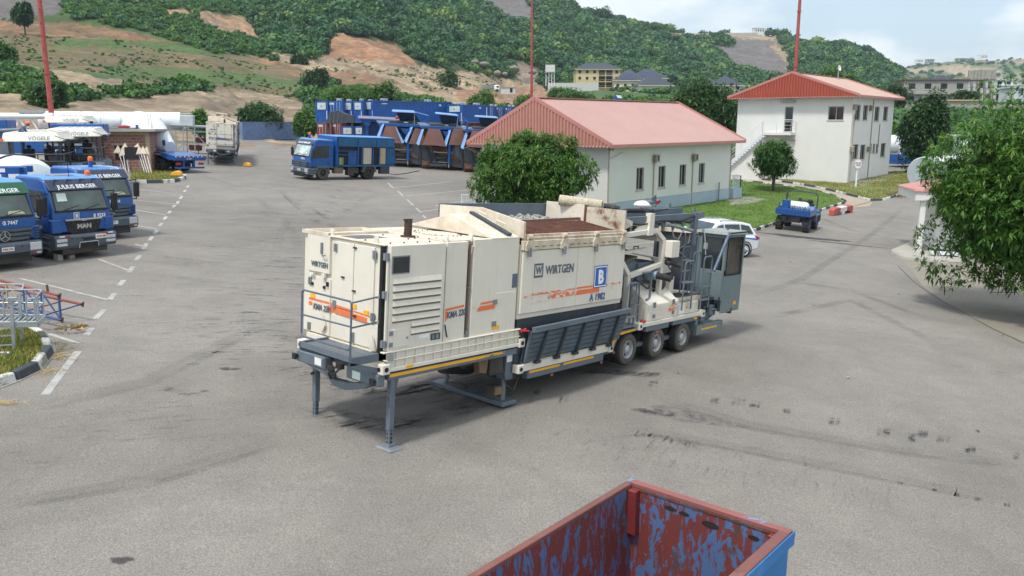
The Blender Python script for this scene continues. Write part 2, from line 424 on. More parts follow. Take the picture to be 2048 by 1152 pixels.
ZT=np.stack([_col(k) for k in KX])                    # columns x depths
def table_z(px,Y):
    px=np.clip(px,KX[0],KX[-1]);j=np.clip(np.searchsorted(KX,px,side='right')-1,0,len(KX)-2)
    kx=np.array(KX,float);w=(px-kx[j])/(kx[j+1]-kx[j]);w=w*w*(3-2*w)*.5+w*.5
    q=np.interp(Y,YN,np.arange(len(YN)));q0=np.clip(q.astype(int),0,len(YN)-2);r=q-q0
    def g(jj):return ZT[jj,q0]*(1-r)+ZT[jj,q0+1]*r
    return g(j)*(1-w)+g(j+1)*w
def yard_edge(px):return np.interp(px,KX,[TAB[k][0] for k in KX])
def terrain_z(X,Y):
    X=np.asarray(X,float);Y=np.asarray(Y,float);Yc=np.maximum(Y,1.0)
    px=1024+X/Yc*F_PX;ye=yard_edge(px)
    far=table_z(px,Yc)
    amp=np.clip((Yc-ye)/90,0,1)
    far=far+amp*(vnoise(X,Y,34)*5+vnoise(X,Y,14)*2.2+vnoise(X,Y,5)*.8)*np.clip(Yc/300,.35,1.3)
    near=gz(X,Y)-.25
    side=sm((np.abs(px-1024)-2100)/900)              # beyond about 55 degrees off axis: level land
    z=np.where(Y>60,np.where(Y>ye,far,near),near)
    flat=gz(np.clip(X,-60,70),np.clip(Y,-20,90))-.25
    return np.where(Y>1,z*(1-side)+flat*side,flat)
# land cover, as outlines read off the photograph and carried to the ground
GRASS=(.055,.105,.022);SOIL=(.20,.135,.075);TAN=(.34,.255,.17);FOR=(.018,.038,.014);CUT=(.38,.205,.115)
SAND=(.36,.265,.175);REDS=(.33,.185,.115);ROCK=(.15,.135,.135);FIELD=(.05,.13,.035)
COVER=[
 (GRASS,.25,[(-2000,300),(3000,300),(3000,-400),(-2000,-400)]),
 (SOIL,.03,[(-900,55),(0,36),(120,46),(200,52),(330,90),(430,96),(560,118),(640,150),(650,222),(400,172),(300,168),(190,150),(30,126),(-900,150)]),
 ((.26,.14,.075),0,[(-300,60),(0,40),(200,50),(300,76),(370,92),(250,82),(100,72),(-300,80)]),
 ((.27,.155,.085),0,[(470,108),(600,122),(660,160),(610,160),(540,130)]),
 ((.085,.15,.035),.06,[(120,78),(300,84),(430,100),(480,108),(430,112),(280,96),(110,90)]),
 ((.09,.14,.04),.1,[(200,128),(420,140),(600,160),(590,178),(400,164),(220,152)]),
 (TAN,0,[(20,126),(95,134),(190,152),(290,166),(430,168),(600,205),(640,262),(620,300),(-400,300),(-400,200),(-400,150),(0,150)]),
 ((.27,.20,.14),0,[(140,205),(260,192),(420,205),(600,225),(600,240),(430,222),(300,222),(180,226)]),
 (GRASS,.45,[(0,130),(60,140),(120,168),(150,205),(110,215),(60,195),(0,190)]),
 (GRASS,.5,[(140,170),(210,182),(320,178),(350,158),(420,165),(432,186),(330,190),(200,200),(140,200)]),
 (FIELD,0,[(60,128),(120,140),(220,150),(300,160),(200,160),(180,150),(90,140)]),
 (GRASS,.55,[(90,-10),(470,-10),(500,30),(560,95),(640,130),(560,122),(430,108),(370,90),(330,74),(250,56),(160,40),(120,30)]),
 (ROCK,0,[(-200,-100),(100,-60),(135,10),(110,30),(70,36),(-200,45)]),
 ((.36,.225,.135),0,[(325,22),(360,14),(470,30),(505,45),(528,84),(470,76),(420,66),(385,36),(345,34)]),
 (GRASS,.4,[(345,30),(385,28),(425,62),(530,84),(620,112),(560,112),(440,96),(380,60)]),
 (FOR,1,[(455,-400),(1840,-400),(1840,210),(1500,196),(1300,176),(1090,166),(1000,152),(838,130),(800,84),(665,64),(655,106),(620,120),(540,102),(526,70),(500,30),(440,-5)]),
 (SAND,.02,[(525,98),(560,108),(620,120),(656,106),(840,130),(1000,153),(1092,168),(1105,222),(1040,222),(900,214),(860,190),(760,190),(690,176),(640,150),(560,124)]),
 ((.27,.15,.09),.02,[(610,145),(660,138),(740,146),(800,165),(760,180),(640,178),(608,165)]),
 (CUT,0,[(657,72),(680,66),(792,88),(832,128),(780,126),(657,116)]),
 (GRASS,.5,[(600,165),(640,160),(690,180),(860,200),(900,214),(1040,218),(1040,244),(640,244),(600,200)]),
 (REDS,0,[(900,176),(1080,172),(1106,184),(1100,222),(1000,214),(920,206)]),
 (FIELD,.0,[(1110,170),(1180,176),(1320,190),(1450,196),(1450,206),(1180,200),(1100,196)]),
 (ROCK,0,[(930,-60),(1040,-30),(1062,10),(1078,52),(1030,44),(985,26),(925,-4)]),
 (ROCK,0,[(985,40),(1000,36),(1012,60),(990,66)]),
 ((.24,.19,.15),0,[(1020,125),(1060,118),(1090,160),(1050,166),(1030,150)]),
 (ROCK,0,[(760,-12),(800,-30),(828,8),(822,18),(795,10)]),
 (ROCK,0,[(1420,96),(1470,88),(1515,96),(1555,118),(1592,158),(1536,160),(1480,140),(1440,118)]),
 (ROCK,0,[(1450,78),(1520,70),(1566,84),(1592,130),(1590,160),(1556,146),(1530,110),(1480,96)]),
 (TAN,0,[(1275,58),(1350,66),(1500,66),(1620,76),(1690,92),(1650,92),(1600,86),(1520,78),(1440,76),(1380,82),(1350,78)]),
 (TAN,0,[(1140,22),(1180,26),(1176,34),(1160,34)]),
 (TAN,0,[(1532,84),(1560,88),(1588,120),(1580,150),(1566,118)]),
 ((.13,.16,.065),.18,[(1790,210),(1800,128),(1840,120),(2200,110),(2200,190),(2048,182),(1900,170),(1830,182)]),
 ((.40,.30,.20),0,[(1786,134),(1830,138),(1900,130),(1990,136),(2010,152),(1960,160),(1890,144),(1820,146)]),
 ((.33,.25,.17),.04,[(1900,122),(1950,118),(2100,119),(2100,128),(1990,128)]),
 ((.30,.26,.17),.06,[(1990,150),(2200,130),(2200,190),(2010,180)]),
]
def inpoly(x,y,P):
    c=np.zeros(x.shape,bool);n=len(P)
    for i in range(n):
        x1,y1=P[i];x2,y2=P[(i+1) % n]
        if y1==y2:continue
        c ^= ((y1>y) != (y2>y)) & (x<(x2-x1)*(y-y1)/(y2-y1)+x1)
    return c
def cover(X,Y,Z):
    Yc=np.maximum(Y,2);d=Yc*math.cos(PITCH)-(Z-CAMZ)*math.sin(PITCH);u=Yc*math.sin(PITCH)+(Z-CAMZ)*math.cos(PITCH)
    px=1024+F_PX*X/d;py=576-F_PX*u/d
    j=20*vnoise(X,Y,9)*(np.clip(200/Yc,.3,1))+9*vnoise(X+99,Y,3)
    px=px+j;py=py+j*.45*np.sign(vnoise(X,Y+50,13))
    col=np.tile(np.array(GRASS),(X.size,1));den=np.full(X.size,.25)
    for c,dn,P in COVER:
        m=inpoly(px,py,P);col[m]=c;den[m]=dn
    return col,den
az=np.concatenate([np.arange(-180,-60,6.),np.arange(-60,-33,1.5),np.arange(-33,33,.095),np.arange(33,60,1.5),np.arange(60,180,6.)])
rr=np.concatenate([[2,6,12,20,30,42,56,70],np.geomspace(80,950,330),np.geomspace(980,3200,60)])
A,RR=np.meshgrid(np.radians(az),rr)
TX=(RR*np.sin(A)).ravel();TY=(RR*np.cos(A)).ravel();TZ=terrain_z(TX,TY)
na,nr=len(az),len(rr)
ii,jj=np.meshgrid(np.arange(na),np.arange(nr-1));i2=(ii+1) % na
faces=np.stack([jj*na+ii,jj*na+i2,(jj+1)*na+i2,(jj+1)*na+ii],-1).reshape(-1,4)
me=bpy.data.meshes.new('terrain');me.vertices.add(TX.size);me.vertices.foreach_set('co',np.stack([TX,TY,TZ],1).ravel())
nf=len(faces);me.loops.add(nf*4);me.loops.foreach_set('vertex_index',faces.ravel());me.polygons.add(nf)
me.polygons.foreach_set('loop_start',np.arange(nf)*4);me.polygons.foreach_set('use_smooth',np.ones(nf,bool));me.update(calc_edges=True)
ccol,cden=cover(TX,TY,TZ)
_bare=(cden<.06) & (ccol[:,0]>.22) & (TY>90) & (TY<900)          # rain gullies in bare earth and rock
_g=np.abs(vnoise(TX+.35*TY,TY*.25,5.5))*2.4+np.abs(vnoise(TX+.2*TY,TY*.4,2.2))*1.3;_steep=np.clip(TY/260,.25,1.3)
TZ=TZ-np.where(_bare,_g*_steep,0)+np.where(_bare,.5,0);me.vertices.foreach_set('co',np.stack([TX,TY,TZ],1).ravel())
_j=vnoise(TX,TY,6)+.6*vnoise(TX,TY,2.2);ccol=ccol*(1+np.where(_bare,1,.5)*.55*_j)[:,None];ccol=np.clip(ccol,.005,.6)
at_=me.color_attributes.new('cover','FLOAT_COLOR','POINT');at_.data.foreach_set('color',np.concatenate([ccol,np.ones((TX.size,1))],1).ravel())
m,nt,b=newmat('hillside');vec=mapped(nt,(1,1,1))
va=_n(nt,'ShaderNodeVertexColor');va.layer_name='cover'
n1=ramp(nt,noise(nt,vec,.35,9,.7),.3,.7);n2=ramp(nt,noise(nt,vec,.06,6,.6),.35,.65);n3=ramp(nt,noise(nt,mapped(nt,(1,1,3.5)),.22,8,.65,1.5),.52,.62)
c=mix(nt,n1,mix(nt,1,va.outputs[0],(.62,.66,.68),'MULTIPLY'),mix(nt,1,va.outputs[0],(1.32,1.26,1.2),'MULTIPLY'))
c=mix(nt,n2,c,mix(nt,1,c,(.80,.86,.84),'MULTIPLY'))
hm=_n(nt,'ShaderNodeMath',operation='MULTIPLY');nt.links.new(n3,hm.inputs[0]);hm.inputs[1].default_value=.6
c=mix(nt,hm.outputs[0],c,mix(nt,1,c,(.45,.47,.46),'MULTIPLY'))
n4=ramp(nt,noise(nt,mapped(nt,(1,1,.5)),.55,7,.7),.50,.60)
gm=_n(nt,'ShaderNodeMath',operation='MULTIPLY');nt.links.new(n4,gm.inputs[0]);gm.inputs[1].default_value=.75
sep=_n(nt,'ShaderNodeSeparateColor');nt.links.new(va.outputs[0],sep.inputs[0])
_a=ramp(nt,sep.outputs[0],.30,.18);_b=ramp(nt,sep.outputs[2],.090,.082);_m=_n(nt,'ShaderNodeMath',operation='MULTIPLY');nt.links.new(_a,_m.inputs[0]);nt.links.new(_b,_m.inputs[1]);isg=_m.outputs[0];g2=_n(nt,'ShaderNodeMath',operation='MULTIPLY');nt.links.new(gm.outputs[0],g2.inputs[0]);nt.links.new(isg,g2.inputs[1])
c=mix(nt,g2.outputs[0],c,(.075,.095,.028))
n8=ramp(nt,noise(nt,mapped(nt,(1,1,4.5)),.10,8,.66,1.2),.50,.62);n9=_n(nt,'ShaderNodeMath',operation='MULTIPLY_ADD');nt.links.new(isg,n9.inputs[0]);n9.inputs[1].default_value=-.45;n9.inputs[2].default_value=.6
n10=_n(nt,'ShaderNodeMath',operation='MULTIPLY');nt.links.new(n8,n10.inputs[0]);nt.links.new(n9.outputs[0],n10.inputs[1]);c=mix(nt,n10.outputs[0],c,(.135,.095,.068))
n11=ramp(nt,noise(nt,mapped(nt,(1.6,1.6,.35)),.35,7,.7,.6),.56,.66);n12=_n(nt,'ShaderNodeMath',operation='MULTIPLY');nt.links.new(n11,n12.inputs[0]);n12.inputs[1].default_value=.45;c=mix(nt,n12.outputs[0],c,mix(nt,1,c,(1.5,1.42,1.3),'MULTIPLY'))
n6=ramp(nt,noise(nt,mapped(nt,(1,1,1)),1.6,8,.75),.47,.56);g3=_n(nt,'ShaderNodeMath',operation='MULTIPLY');nt.links.new(n6,g3.inputs[0]);nt.links.new(isg,g3.inputs[1])
g4=_n(nt,'ShaderNodeMath',operation='MULTIPLY');nt.links.new(g3.outputs[0],g4.inputs[0]);g4.inputs[1].default_value=.6
c=mix(nt,g4.outputs[0],c,(.045,.075,.02))
n7=ramp(nt,noise(nt,vec,.09,5,.6),.55,.68);g5=_n(nt,'ShaderNodeMath',operation='MULTIPLY');nt.links.new(n7,g5.inputs[0]);nt.links.new(isg,g5.inputs[1])
g6=_n(nt,'ShaderNodeMath',operation='MULTIPLY');nt.links.new(g5.outputs[0],g6.inputs[0]);g6.inputs[1].default_value=.6
c=mix(nt,g6.outputs[0],c,(.085,.16,.03))
nt.links.new(c,b.inputs['Base Color']);b.inputs['Roughness'].default_value=.95
bp=_n(nt,'ShaderNodeBump');bp.inputs['Strength'].default_value=.9;bp.inputs['Distance'].default_value=1.2
nt.links.new(noise(nt,mapped(nt,(1,1,1.6)),.28,9,.7),bp.inputs['Height']);nt.links.new(bp.outputs[0],b.inputs['Normal'])
me.materials.append(m);terrain=link('hillside_terrain',me,kind='structure')

# ------------------------------------------------------------------ yard sheets
def sheet(name,X0,X1,Y0,Y1,st,keep,mat,dz,kind='structure'):
    xs=np.arange(X0,X1+st,st);ys=np.arange(Y0,Y1+st,st);gx,gy=np.meshgrid(xs,ys);v=np.stack([gx.ravel(),gy.ravel(),gz(gx.ravel(),gy.ravel())+dz],1)
    n=len(xs);f=[]
    cx=(gx[:-1,:-1]+gx[1:,1:])/2;cy=(gy[:-1,:-1]+gy[1:,1:])/2;k=keep(cx,cy)
    jj,ii=np.nonzero(k);f=np.stack([jj*n+ii,jj*n+ii+1,(jj+1)*n+ii+1,(jj+1)*n+ii],1)
    used,inv=np.unique(f.ravel(),return_inverse=True);m=MB();m.v=v[used];m.f=inv.reshape(f.shape)
    return m.build(name,mat,kind=kind,smooth=True,fixn=False)
def asphalt_mat():
    m,nt,b=newmat('asphalt');vec=mapped(nt,(1,1,1))
    base=mix(nt,ramp(nt,noise(nt,vec,.12,6,.6),.35,.65),(.192,.177,.156),(.262,.243,.218))
    base=mix(nt,ramp(nt,noise(nt,vec,.7,8,.68,.5),.35,.72),base,mix(nt,1,base,(.80,.80,.81),'MULTIPLY'))
    st=ramp(nt,noise(nt,mapped(nt,(.22,1.6,1)),.5,7,.65,.8),.56,.80)
    s2=_n(nt,'ShaderNodeMath',operation='MULTIPLY');nt.links.new(st,s2.inputs[0]);s2.inputs[1].default_value=.35
    base=mix(nt,s2.outputs[0],base,(.15,.142,.13))
    sp=noise(nt,vec,38,5,.8);base=mix(nt,ramp(nt,sp,.40,.60),mix(nt,1,base,(.66,.66,.67),'MULTIPLY'),mix(nt,1,base,(1.26,1.26,1.25),'MULTIPLY'))
    vo=_n(nt,'ShaderNodeTexVoronoi');vo.inputs['Scale'].default_value=42;nt.links.new(vec,vo.inputs['Vector'])
    base=mix(nt,ramp(nt,vo.outputs['Distance'],.16,.10),base,mix(nt,1,base,(1.5,1.48,1.42),'MULTIPLY'))
    # hairline cracks
    ve=_n(nt,'ShaderNodeTexVoronoi',feature='DISTANCE_TO_EDGE');ve.inputs['Scale'].default_value=.16
    dv=_n(nt,'ShaderNodeVectorMath',operation='ADD');nn=_n(nt,'ShaderNodeTexNoise');nn.inputs['Scale'].default_value=.9;nn.inputs['Detail'].default_value=8
    nt.links.new(vec,nn.inputs['Vector']);nt.links.new(vec,dv.inputs[0]);nt.links.new(nn.outputs['Color'],dv.inputs[1]);nt.links.new(dv.outputs[0],ve.inputs['Vector'])
    ck=ramp(nt,ve.outputs['Distance'],.0035,.0015);cm=_n(nt,'ShaderNodeMath',operation='MULTIPLY');nt.links.new(ck,cm.inputs[0])
    nt.links.new(ramp(nt,noise(nt,vec,.09,3),.5,.6),cm.inputs[1])
    c9=_n(nt,'ShaderNodeMath',operation='MULTIPLY');nt.links.new(cm.outputs[0],c9.inputs[0]);c9.inputs[1].default_value=.22
    base=mix(nt,c9.outputs[0],base,(.08,.075,.07))
    nt.links.new(base,b.inputs['Base Color']);b.inputs['Roughness'].default_value=.88;b.inputs['Specular IOR Level'].default_value=.25
    bp=_n(nt,'ShaderNodeBump');bp.inputs['Strength'].default_value=.35;bp.inputs['Distance'].default_value=.008
    nt.links.new(sp,bp.inputs['Height']);nt.links.new(bp.outputs[0],b.inputs['Normal']);return m
ASPH=asphalt_mat()
def keep_yard(x,y):
    px=1024+x/np.maximum(y,1)*F_PX
    return (y<6) | (y<yard_edge(px)+1.5)
sheet('asphalt_yard',-75,95,-12,150,1.0,keep_yard,ASPH,0)

def poly_sheet(name,pix,mat,dz=.004,kind='structure',thick=0,dens=0,ground=None,wob=0):
    """flat patch lying on the yard, outline given where the photograph shows it"""
    import bmesh
    P=[at(*p) for p in pix]
    Q=[]
    for a,b in zip(P,P[1:]+P[:1]):
        k=max(1,int((b-a).length/.9));Q+=[a.lerp(b,i/k) for i in range(k)]
    if wob:Q=[q+Vector((random.uniform(-wob,wob),random.uniform(-wob,wob),0)) for q in Q]
    bm=bmesh.new();vs=[bm.verts.new(q) for q in Q];fc=bm.faces.new(vs);bmesh.ops.triangulate(bm,faces=[fc])
    L=max((a-b).length for a in P for b in P)
    for _ in range(4 if L>3 else 1):
        ed=[e for e in bm.edges if e.calc_length()>max(1.2,L/40)]
        if not ed:break
        bmesh.ops.subdivide_edges(bm,edges=ed,cuts=1);bmesh.ops.triangulate(bm,faces=bm.faces)
    for v in bm.verts:v.co.z=gzf(v.co.x,v.co.y)+dz
    bmesh.ops.recalc_face_normals(bm,faces=bm.faces)
    if bm.faces and sum(f.normal.z for f in bm.faces)<0:bmesh.ops.reverse_faces(bm,faces=bm.faces)
    if thick:
        r=bmesh.ops.extrude_face_region(bm,geom=[e for e in bm.edges if e.is_boundary])
        for g in r['geom']:
            if isinstance(g,bmesh.types.BMVert):g.co.z -= thick
    me=bpy.data.meshes.new(name);bm.to_mesh(me);bm.free();me.materials.append(mat)
    return link(name,me,kind=kind),Q
LAWN=newmat('lawn_grass')
def grass_mat(m,nt,b,c1,c2,c3):
    vec=mapped(nt,(1,1,1))
    c=mix(nt,ramp(nt,noise(nt,vec,.35,6,.65),.35,.65),c1,c2)
    c=mix(nt,ramp(nt,noise(nt,vec,1.1,8,.7,.5),.52,.68),c,c3)
    c=mix(nt,ramp(nt,noise(nt,vec,26,4,.7),.35,.65),mix(nt,1,c,(.6,.6,.6),'MULTIPLY'),mix(nt,1,c,(1.3,1.3,1.3),'MULTIPLY'))
    nt.links.new(c,b.inputs['Base Color']);b.inputs['Roughness'].default_value=.9
    bp=_n(nt,'ShaderNodeBump');bp.inputs['Strength'].default_value=.8;bp.inputs['Distance'].default_value=.05
    nt.links.new(noise(nt,vec,30,5,.7),bp.inputs['Height']);nt.links.new(bp.outputs[0],b.inputs['Normal']);return m
LAWN=grass_mat(*LAWN,(.085,.165,.022),(.125,.21,.03),(.13,.15,.045))
VERGE=grass_mat(*newmat('verge_grass'),(.16,.20,.06),(.24,.23,.10),(.10,.17,.035))
DRIVE=M('driveway_surface',(.33,.275,.21),.9,var=.12,vs=.6,dirt=.2,dcol=(.22,.18,.14),bump=.3)
APRON=M('old_concrete',(.23,.205,.165),.85,var=.15,vs=.4,dirt=.4,dcol=(.15,.13,.105),bump=.2)
GRAVEL=M('gravel',(.30,.28,.25),.95,var=.35,vs=9,bump=1,bs=14)
DRYG=M('straw',(.42,.33,.17),.9,var=.3,vs=8)
LG=[(1150,450),(1300,452),(1440,470),(1475,462),(1540,452),(1600,434),(1650,420),(1686,406),(1668,393),(1620,380),(1560,373),(1500,366),(1455,362),(1430,380),(1200,425)]
lawn,LQ=poly_sheet('lawn',LG,LAWN,.10,thick=.12)
VG=[(1440,350),(1500,356),(1580,366),(1640,376),(1700,391),(1745,402),(1772,398),(1800,388),(1822,377),(1834,362),(1836,348),(1790,344),(1760,348),(1690,355),(1600,345),(1470,340)]
verge,VQ=poly_sheet('grass_verge',VG,VERGE,.10,thick=.12)
poly_sheet('driveway',[(1440,352),(1500,357),(1580,367),(1640,377),(1700,392),(1745,404),(1740,412),(1694,416),(1686,405),(1620,379),(1560,372),(1500,365),(1445,360)],DRIVE,.005)
poly_sheet('gravel_strip',[(1690,372),(1712,378),(1770,364),(1800,352),(1780,349),(1690,364)],GRAVEL,.11)
poly_sheet('gravel_patch',[(1452,392),(1510,396),(1540,402),(1500,410),(1460,414),(1452,404)],GRAVEL,.106,wob=.15)
IG=[(-60,660),(0,674),(55,665),(88,680),(96,705),(70,738),(20,762),(-60,790),(-200,800),(-200,660)]
isl,IQ=poly_sheet('grass_island',IG,VERGE,.12,thick=.13)
I2=[(283,372),(272,357),(250,352),(262,346),(300,345),(345,347),(362,352),(368,360),(352,363),(310,364)]
isl2,I2Q=poly_sheet('shed_grass_island',[(262,346),(300,345),(345,348),(366,354),(366,360),(340,364),(280,365),(262,362)],VERGE,.12,thick=.13)
poly_sheet('concrete_apron',[(1790,500),(1850,578),(1930,632),(2048,684),(2200,760),(2500,700),(2300,480),(1990,470)],APRON,.005)
ap2,_=poly_sheet('kiosk_slab',[(1782,504),(1800,516),(1870,527),(1960,530),(2200,545),(2200,480),(1900,478),(1830,482)],CONC,.13,thick=.14)
# ------------------------------------------------------------------ kerbs of painted stones
KW=Mpeel('kerb_white_paint',(.62,.62,.58),(.30,.28,.23),(.16,.15,.12),2.2,.5,.56,.4,(1,1,1))
KB=Mpeel('kerb_black_paint',(.045,.055,.07),(.045,.055,.07),(.20,.19,.17),2.2,.55,.6,.5,(1,1,1))
def kerb(name,pix,L=.8,w=.16,h=.17,start=0,inward=None,jitter=.02):
    P=[at(*p) for p in pix];Q=[P[0]]
    for a,b in zip(P,P[1:]):
        n=max(1,int((b-a).length/.1));Q+=[a.lerp(b,(i+1)/n) for i in range(n)]
    S=[Q[0]];acc=0
    for a,b in zip(Q,Q[1:]):
        acc+=(b-a).length
        if acc >= L:S.append(b);acc=0
    bed=MB();st=[]
    for i,(a,b) in enumerate(zip(S,S[1:])):
        d=(b-a);d.z=0;d.normalize();nn=Vector((-d.y,d.x,0))*w/2
        def g(p,z):return Vector((p.x,p.y,gzf(p.x,p.y)+z))
        bed.hexa([g(a-nn*1.3,-.05),g(b-nn*1.3,-.05),g(b+nn*1.3,-.05),g(a+nn*1.3,-.05)],[g(a-nn*1.3,.02),g(b-nn*1.3,.02),g(b+nn*1.3,.02),g(a+nn*1.3,.02)])
        a2=a.lerp(b,.02);b2=a.lerp(b,.98);j=Vector((random.uniform(-jitter,jitter),random.uniform(-jitter,jitter),0));hh=h+random.uniform(-.01,.01)
        q=MB().hexa([g(a2-nn+j,0),g(b2-nn+j,0),g(b2+nn+j,0),g(a2+nn+j,0)],[g(a2-nn*.65+j,hh),g(b2-nn*.65+j,hh),g(b2+nn*.65+j,hh),g(a2+nn*.65+j,hh)])
        st.append(q)
    root=bed.build(name,CONC,kind='structure')
    for i,q in enumerate(st):q.build('kerb_stone',KW if (i+start) % 2 else KB,root,bevel=.02)
kerb('lawn_kerb',[(1440,478),(1500,466),(1548,450),(1600,437),(1650,420),(1692,406)],L=.85,h=.2)
kerb('drive_kerb',[(1692,404),(1668,392),(1620,379),(1560,371),(1500,364),(1456,360)],L=1.2,w=.12,h=.14)
kerb('verge_kerb',[(1440,351),(1500,357),(1580,367),(1640,377),(1700,392),(1748,404),(1774,400),(1802,389),(1824,378),(1836,364)],L=1.5,h=.18)
kerb('island_kerb',[(-80,800),(20,764),(70,740),(97,706),(90,681),(56,664)],L=.62,w=.24,h=.2)
kerb('shed_island_kerb',[(262,367),(300,367),(345,366),(366,361),(371,354)],L=.95,w=.3,h=.24,start=1)
kerb('kiosk_kerb',[(1782,506),(1800,518),(1870,530),(1900,531)],L=1.5,w=.14,h=.14)
for o in [o for o in COL.objects if o.name.startswith('kerb_stone') and o.parent and o.parent.name=='kiosk_kerb']:o.data.materials[0]=CONC
# ------------------------------------------------------------------ painted parking lines
PAINT=Mpeel('road_paint',(.44,.43,.40),(.34,.33,.31),(.3,.29,.27),3,.5,.58,.3,(1,1,1))
def line(a,b,w=.11,dz=.005,name='road_marking',mat=None):
    a=at(*a);b=at(*b);d=(b-a);n=max(1,int(d.length/1.2));dd=d.copy();dd.z=0;dd.normalize();nn=Vector((-dd.y,dd.x,0))*w/2;m=MB()
    vs=[]
    for i in range(n+1):
        p=a.lerp(b,i/n)
        for q in (p-nn,p+nn):vs.append((q.x,q.y,gzf(q.x,q.y)+dz))
    m.add(vs,[(2*i,2*i+2,2*i+3,2*i+1) for i in range(n)]);return m.build(name,mat or PAINT,kind='structure',fixn=False)
for a,b in [((40,557),(148,583)),((150,584),(218,600)),((196,518),(257,541)),((270,488),(290,494)),((272,451),(313,458)),((270,420),(333,430)),((268,400),(350,408)),((275,378),(364,389)),
             ((98,668),(158,687)),((300,388),(365,392)),((840,424),(905,414)),((870,412),(950,398))]:line(a,b)
for y0,y1 in [(703,790)]:line((156,y0),(90,y1),.16)
for x0,y0,x1,y1 in [(172,671,184,656),(190,638,209,619),(219,600,229,587),(239,571,248,560),(258,545,266,533),(272,520,280,511),(286,498,293,487),(299,481,305,473),(309,468,314,460),(319,452,324,446),(328,439,333,433),(337,427,341,422),(346,415,350,410),(354,408,357,402),(360,398,364,392),(368,384,371,380),(374,375,377,371)]:
    line((x0,y0),(x1,y1),.15)
for a,b in [((786,376),(905,363)),((812,392),(935,380)),((640,366),(720,372))]:line(a,b)
for x0,y0,x1,y1 in [(776,366,786,376),(796,382,806,392),(814,399,826,410),(832,416,842,425),(846,431,852,437)]:line((x0,y0),(x1,y1),.12)
# ------------------------------------------------------------------ rubber marks, stains
def stain_mat(name,col,lo,hi,sc,st):
    m,nt,b=newmat(name);vec=mapped(nt,st);b.inputs['Base Color'].default_value=col+(1,);b.inputs['Roughness'].default_value=.8
    tr=_n(nt,'ShaderNodeBsdfTransparent');ms=_n(nt,'ShaderNodeMixShader');va=_n(nt,'ShaderNodeVertexColor');va.layer_name='wear'
    mm=_n(nt,'ShaderNodeMath',operation='MULTIPLY');nt.links.new(ramp(nt,noise(nt,vec,sc,7,.7),lo,hi),mm.inputs[0]);nt.links.new(va.outputs[0],mm.inputs[1])
    nt.links.new(mm.outputs[0],ms.inputs[0]);nt.links.new(tr.outputs[0],ms.inputs[1]);nt.links.new(b.outputs[0],ms.inputs[2])
    nt.links.new(ms.outputs[0],nt.nodes['Material Output'].inputs[0]);return m
SKID=stain_mat('rubber_on_asphalt',(.045,.045,.047),.40,.66,5,(1,1,1))
OIL=stain_mat('oil_on_asphalt',(.040,.038,.040),.30,.5,1.6,(1,1,1))
SOFT=stain_mat('grime_on_asphalt',(.075,.072,.068),.3,.75,1.3,(1,1,1))
_lay=[0]
def band(pix,w,mat,strength=.6,name='tyre_mark',segs=None,gaps=0.0,tilt=0):
    """soft-edged band along a ground path"""
    P=[at(*p) for p in pix];Q=[P[0]]
    for a,b in zip(P,P[1:]):
        n=max(1,int((b-a).length/.3));Q+=[a.lerp(b,(i+1)/n) for i in range(n)]
    _lay[0]+=1;dz=.006+.0004*(_lay[0] % 12)
    vs=[];al=[];nq=len(Q)
    for i,p in enumerate(Q):
        d=(Q[min(i+1,nq-1)]-Q[max(i-1,0)]);d.z=0;d.normalize();nn=Vector((-d.y,d.x,0))
        e=min(1,i/max(1,nq*.15),(nq-1-i)/max(1,nq*.15));g=1 if random.random()>gaps else .15
        for k,a_ in ((-1,0),(-.55,1),(0,.8),(.55,1),(1,0)):
            q=p+nn*w/2*k;vs.append((q.x,q.y,gzf(q.x,q.y)+dz));al.append(a_*e*g*strength)
    f=[(5*i+k,5*i+k+1,5*i+k+6,5*i+k+5) for i in range(nq-1) for k in range(4)]
    o=MB().add(vs,f).build(name,mat,kind='structure',fixn=False)
    ca=o.data.color_attributes.new('wear','FLOAT_COLOR','POINT');ca.data.foreach_set('color',np.repeat(np.array(al),4));return o
def blob(px,py,rx,ry,ang,mat,strength,name='stain'):
    c=at(px,py);_lay[0]+=1;dz=.006+.0004*(_lay[0] % 12);vs=[(c.x,c.y,gzf(c.x,c.y)+dz)];al=[strength];n=28
    ph=[random.uniform(0,6) for _ in range(3)]
    for j,(k,a_) in enumerate(((.55,1),(.85,.8),(1.0,0))):
        for i in range(n):
            t=2*math.pi*i/n;r=1+.16*math.sin(3*t+ph[0])+.10*math.sin(5*t+ph[1])+.06*math.sin(9*t+ph[2])
            x=rx*k*r*math.cos(t);y=ry*k*r*math.sin(t);X=c.x+x*math.cos(ang)-y*math.sin(ang);Y=c.y+x*math.sin(ang)+y*math.cos(ang)
            vs.append((X,Y,gzf(X,Y)+dz));al.append(a_*strength)
    f=[(0,1+i,1+(i+1) % n) for i in range(n)]+[(1+j*n+i,1+j*n+(i+1) % n,1+(j+1)*n+(i+1) % n,1+(j+1)*n+i) for j in range(2) for i in range(n)]
    o=MB().add(vs,f).build(name,mat,kind='structure',fixn=False)
    ca=o.data.color_attributes.new('wear','FLOAT_COLOR','POINT');ca.data.foreach_set('color',np.repeat(np.array(al),4));return o
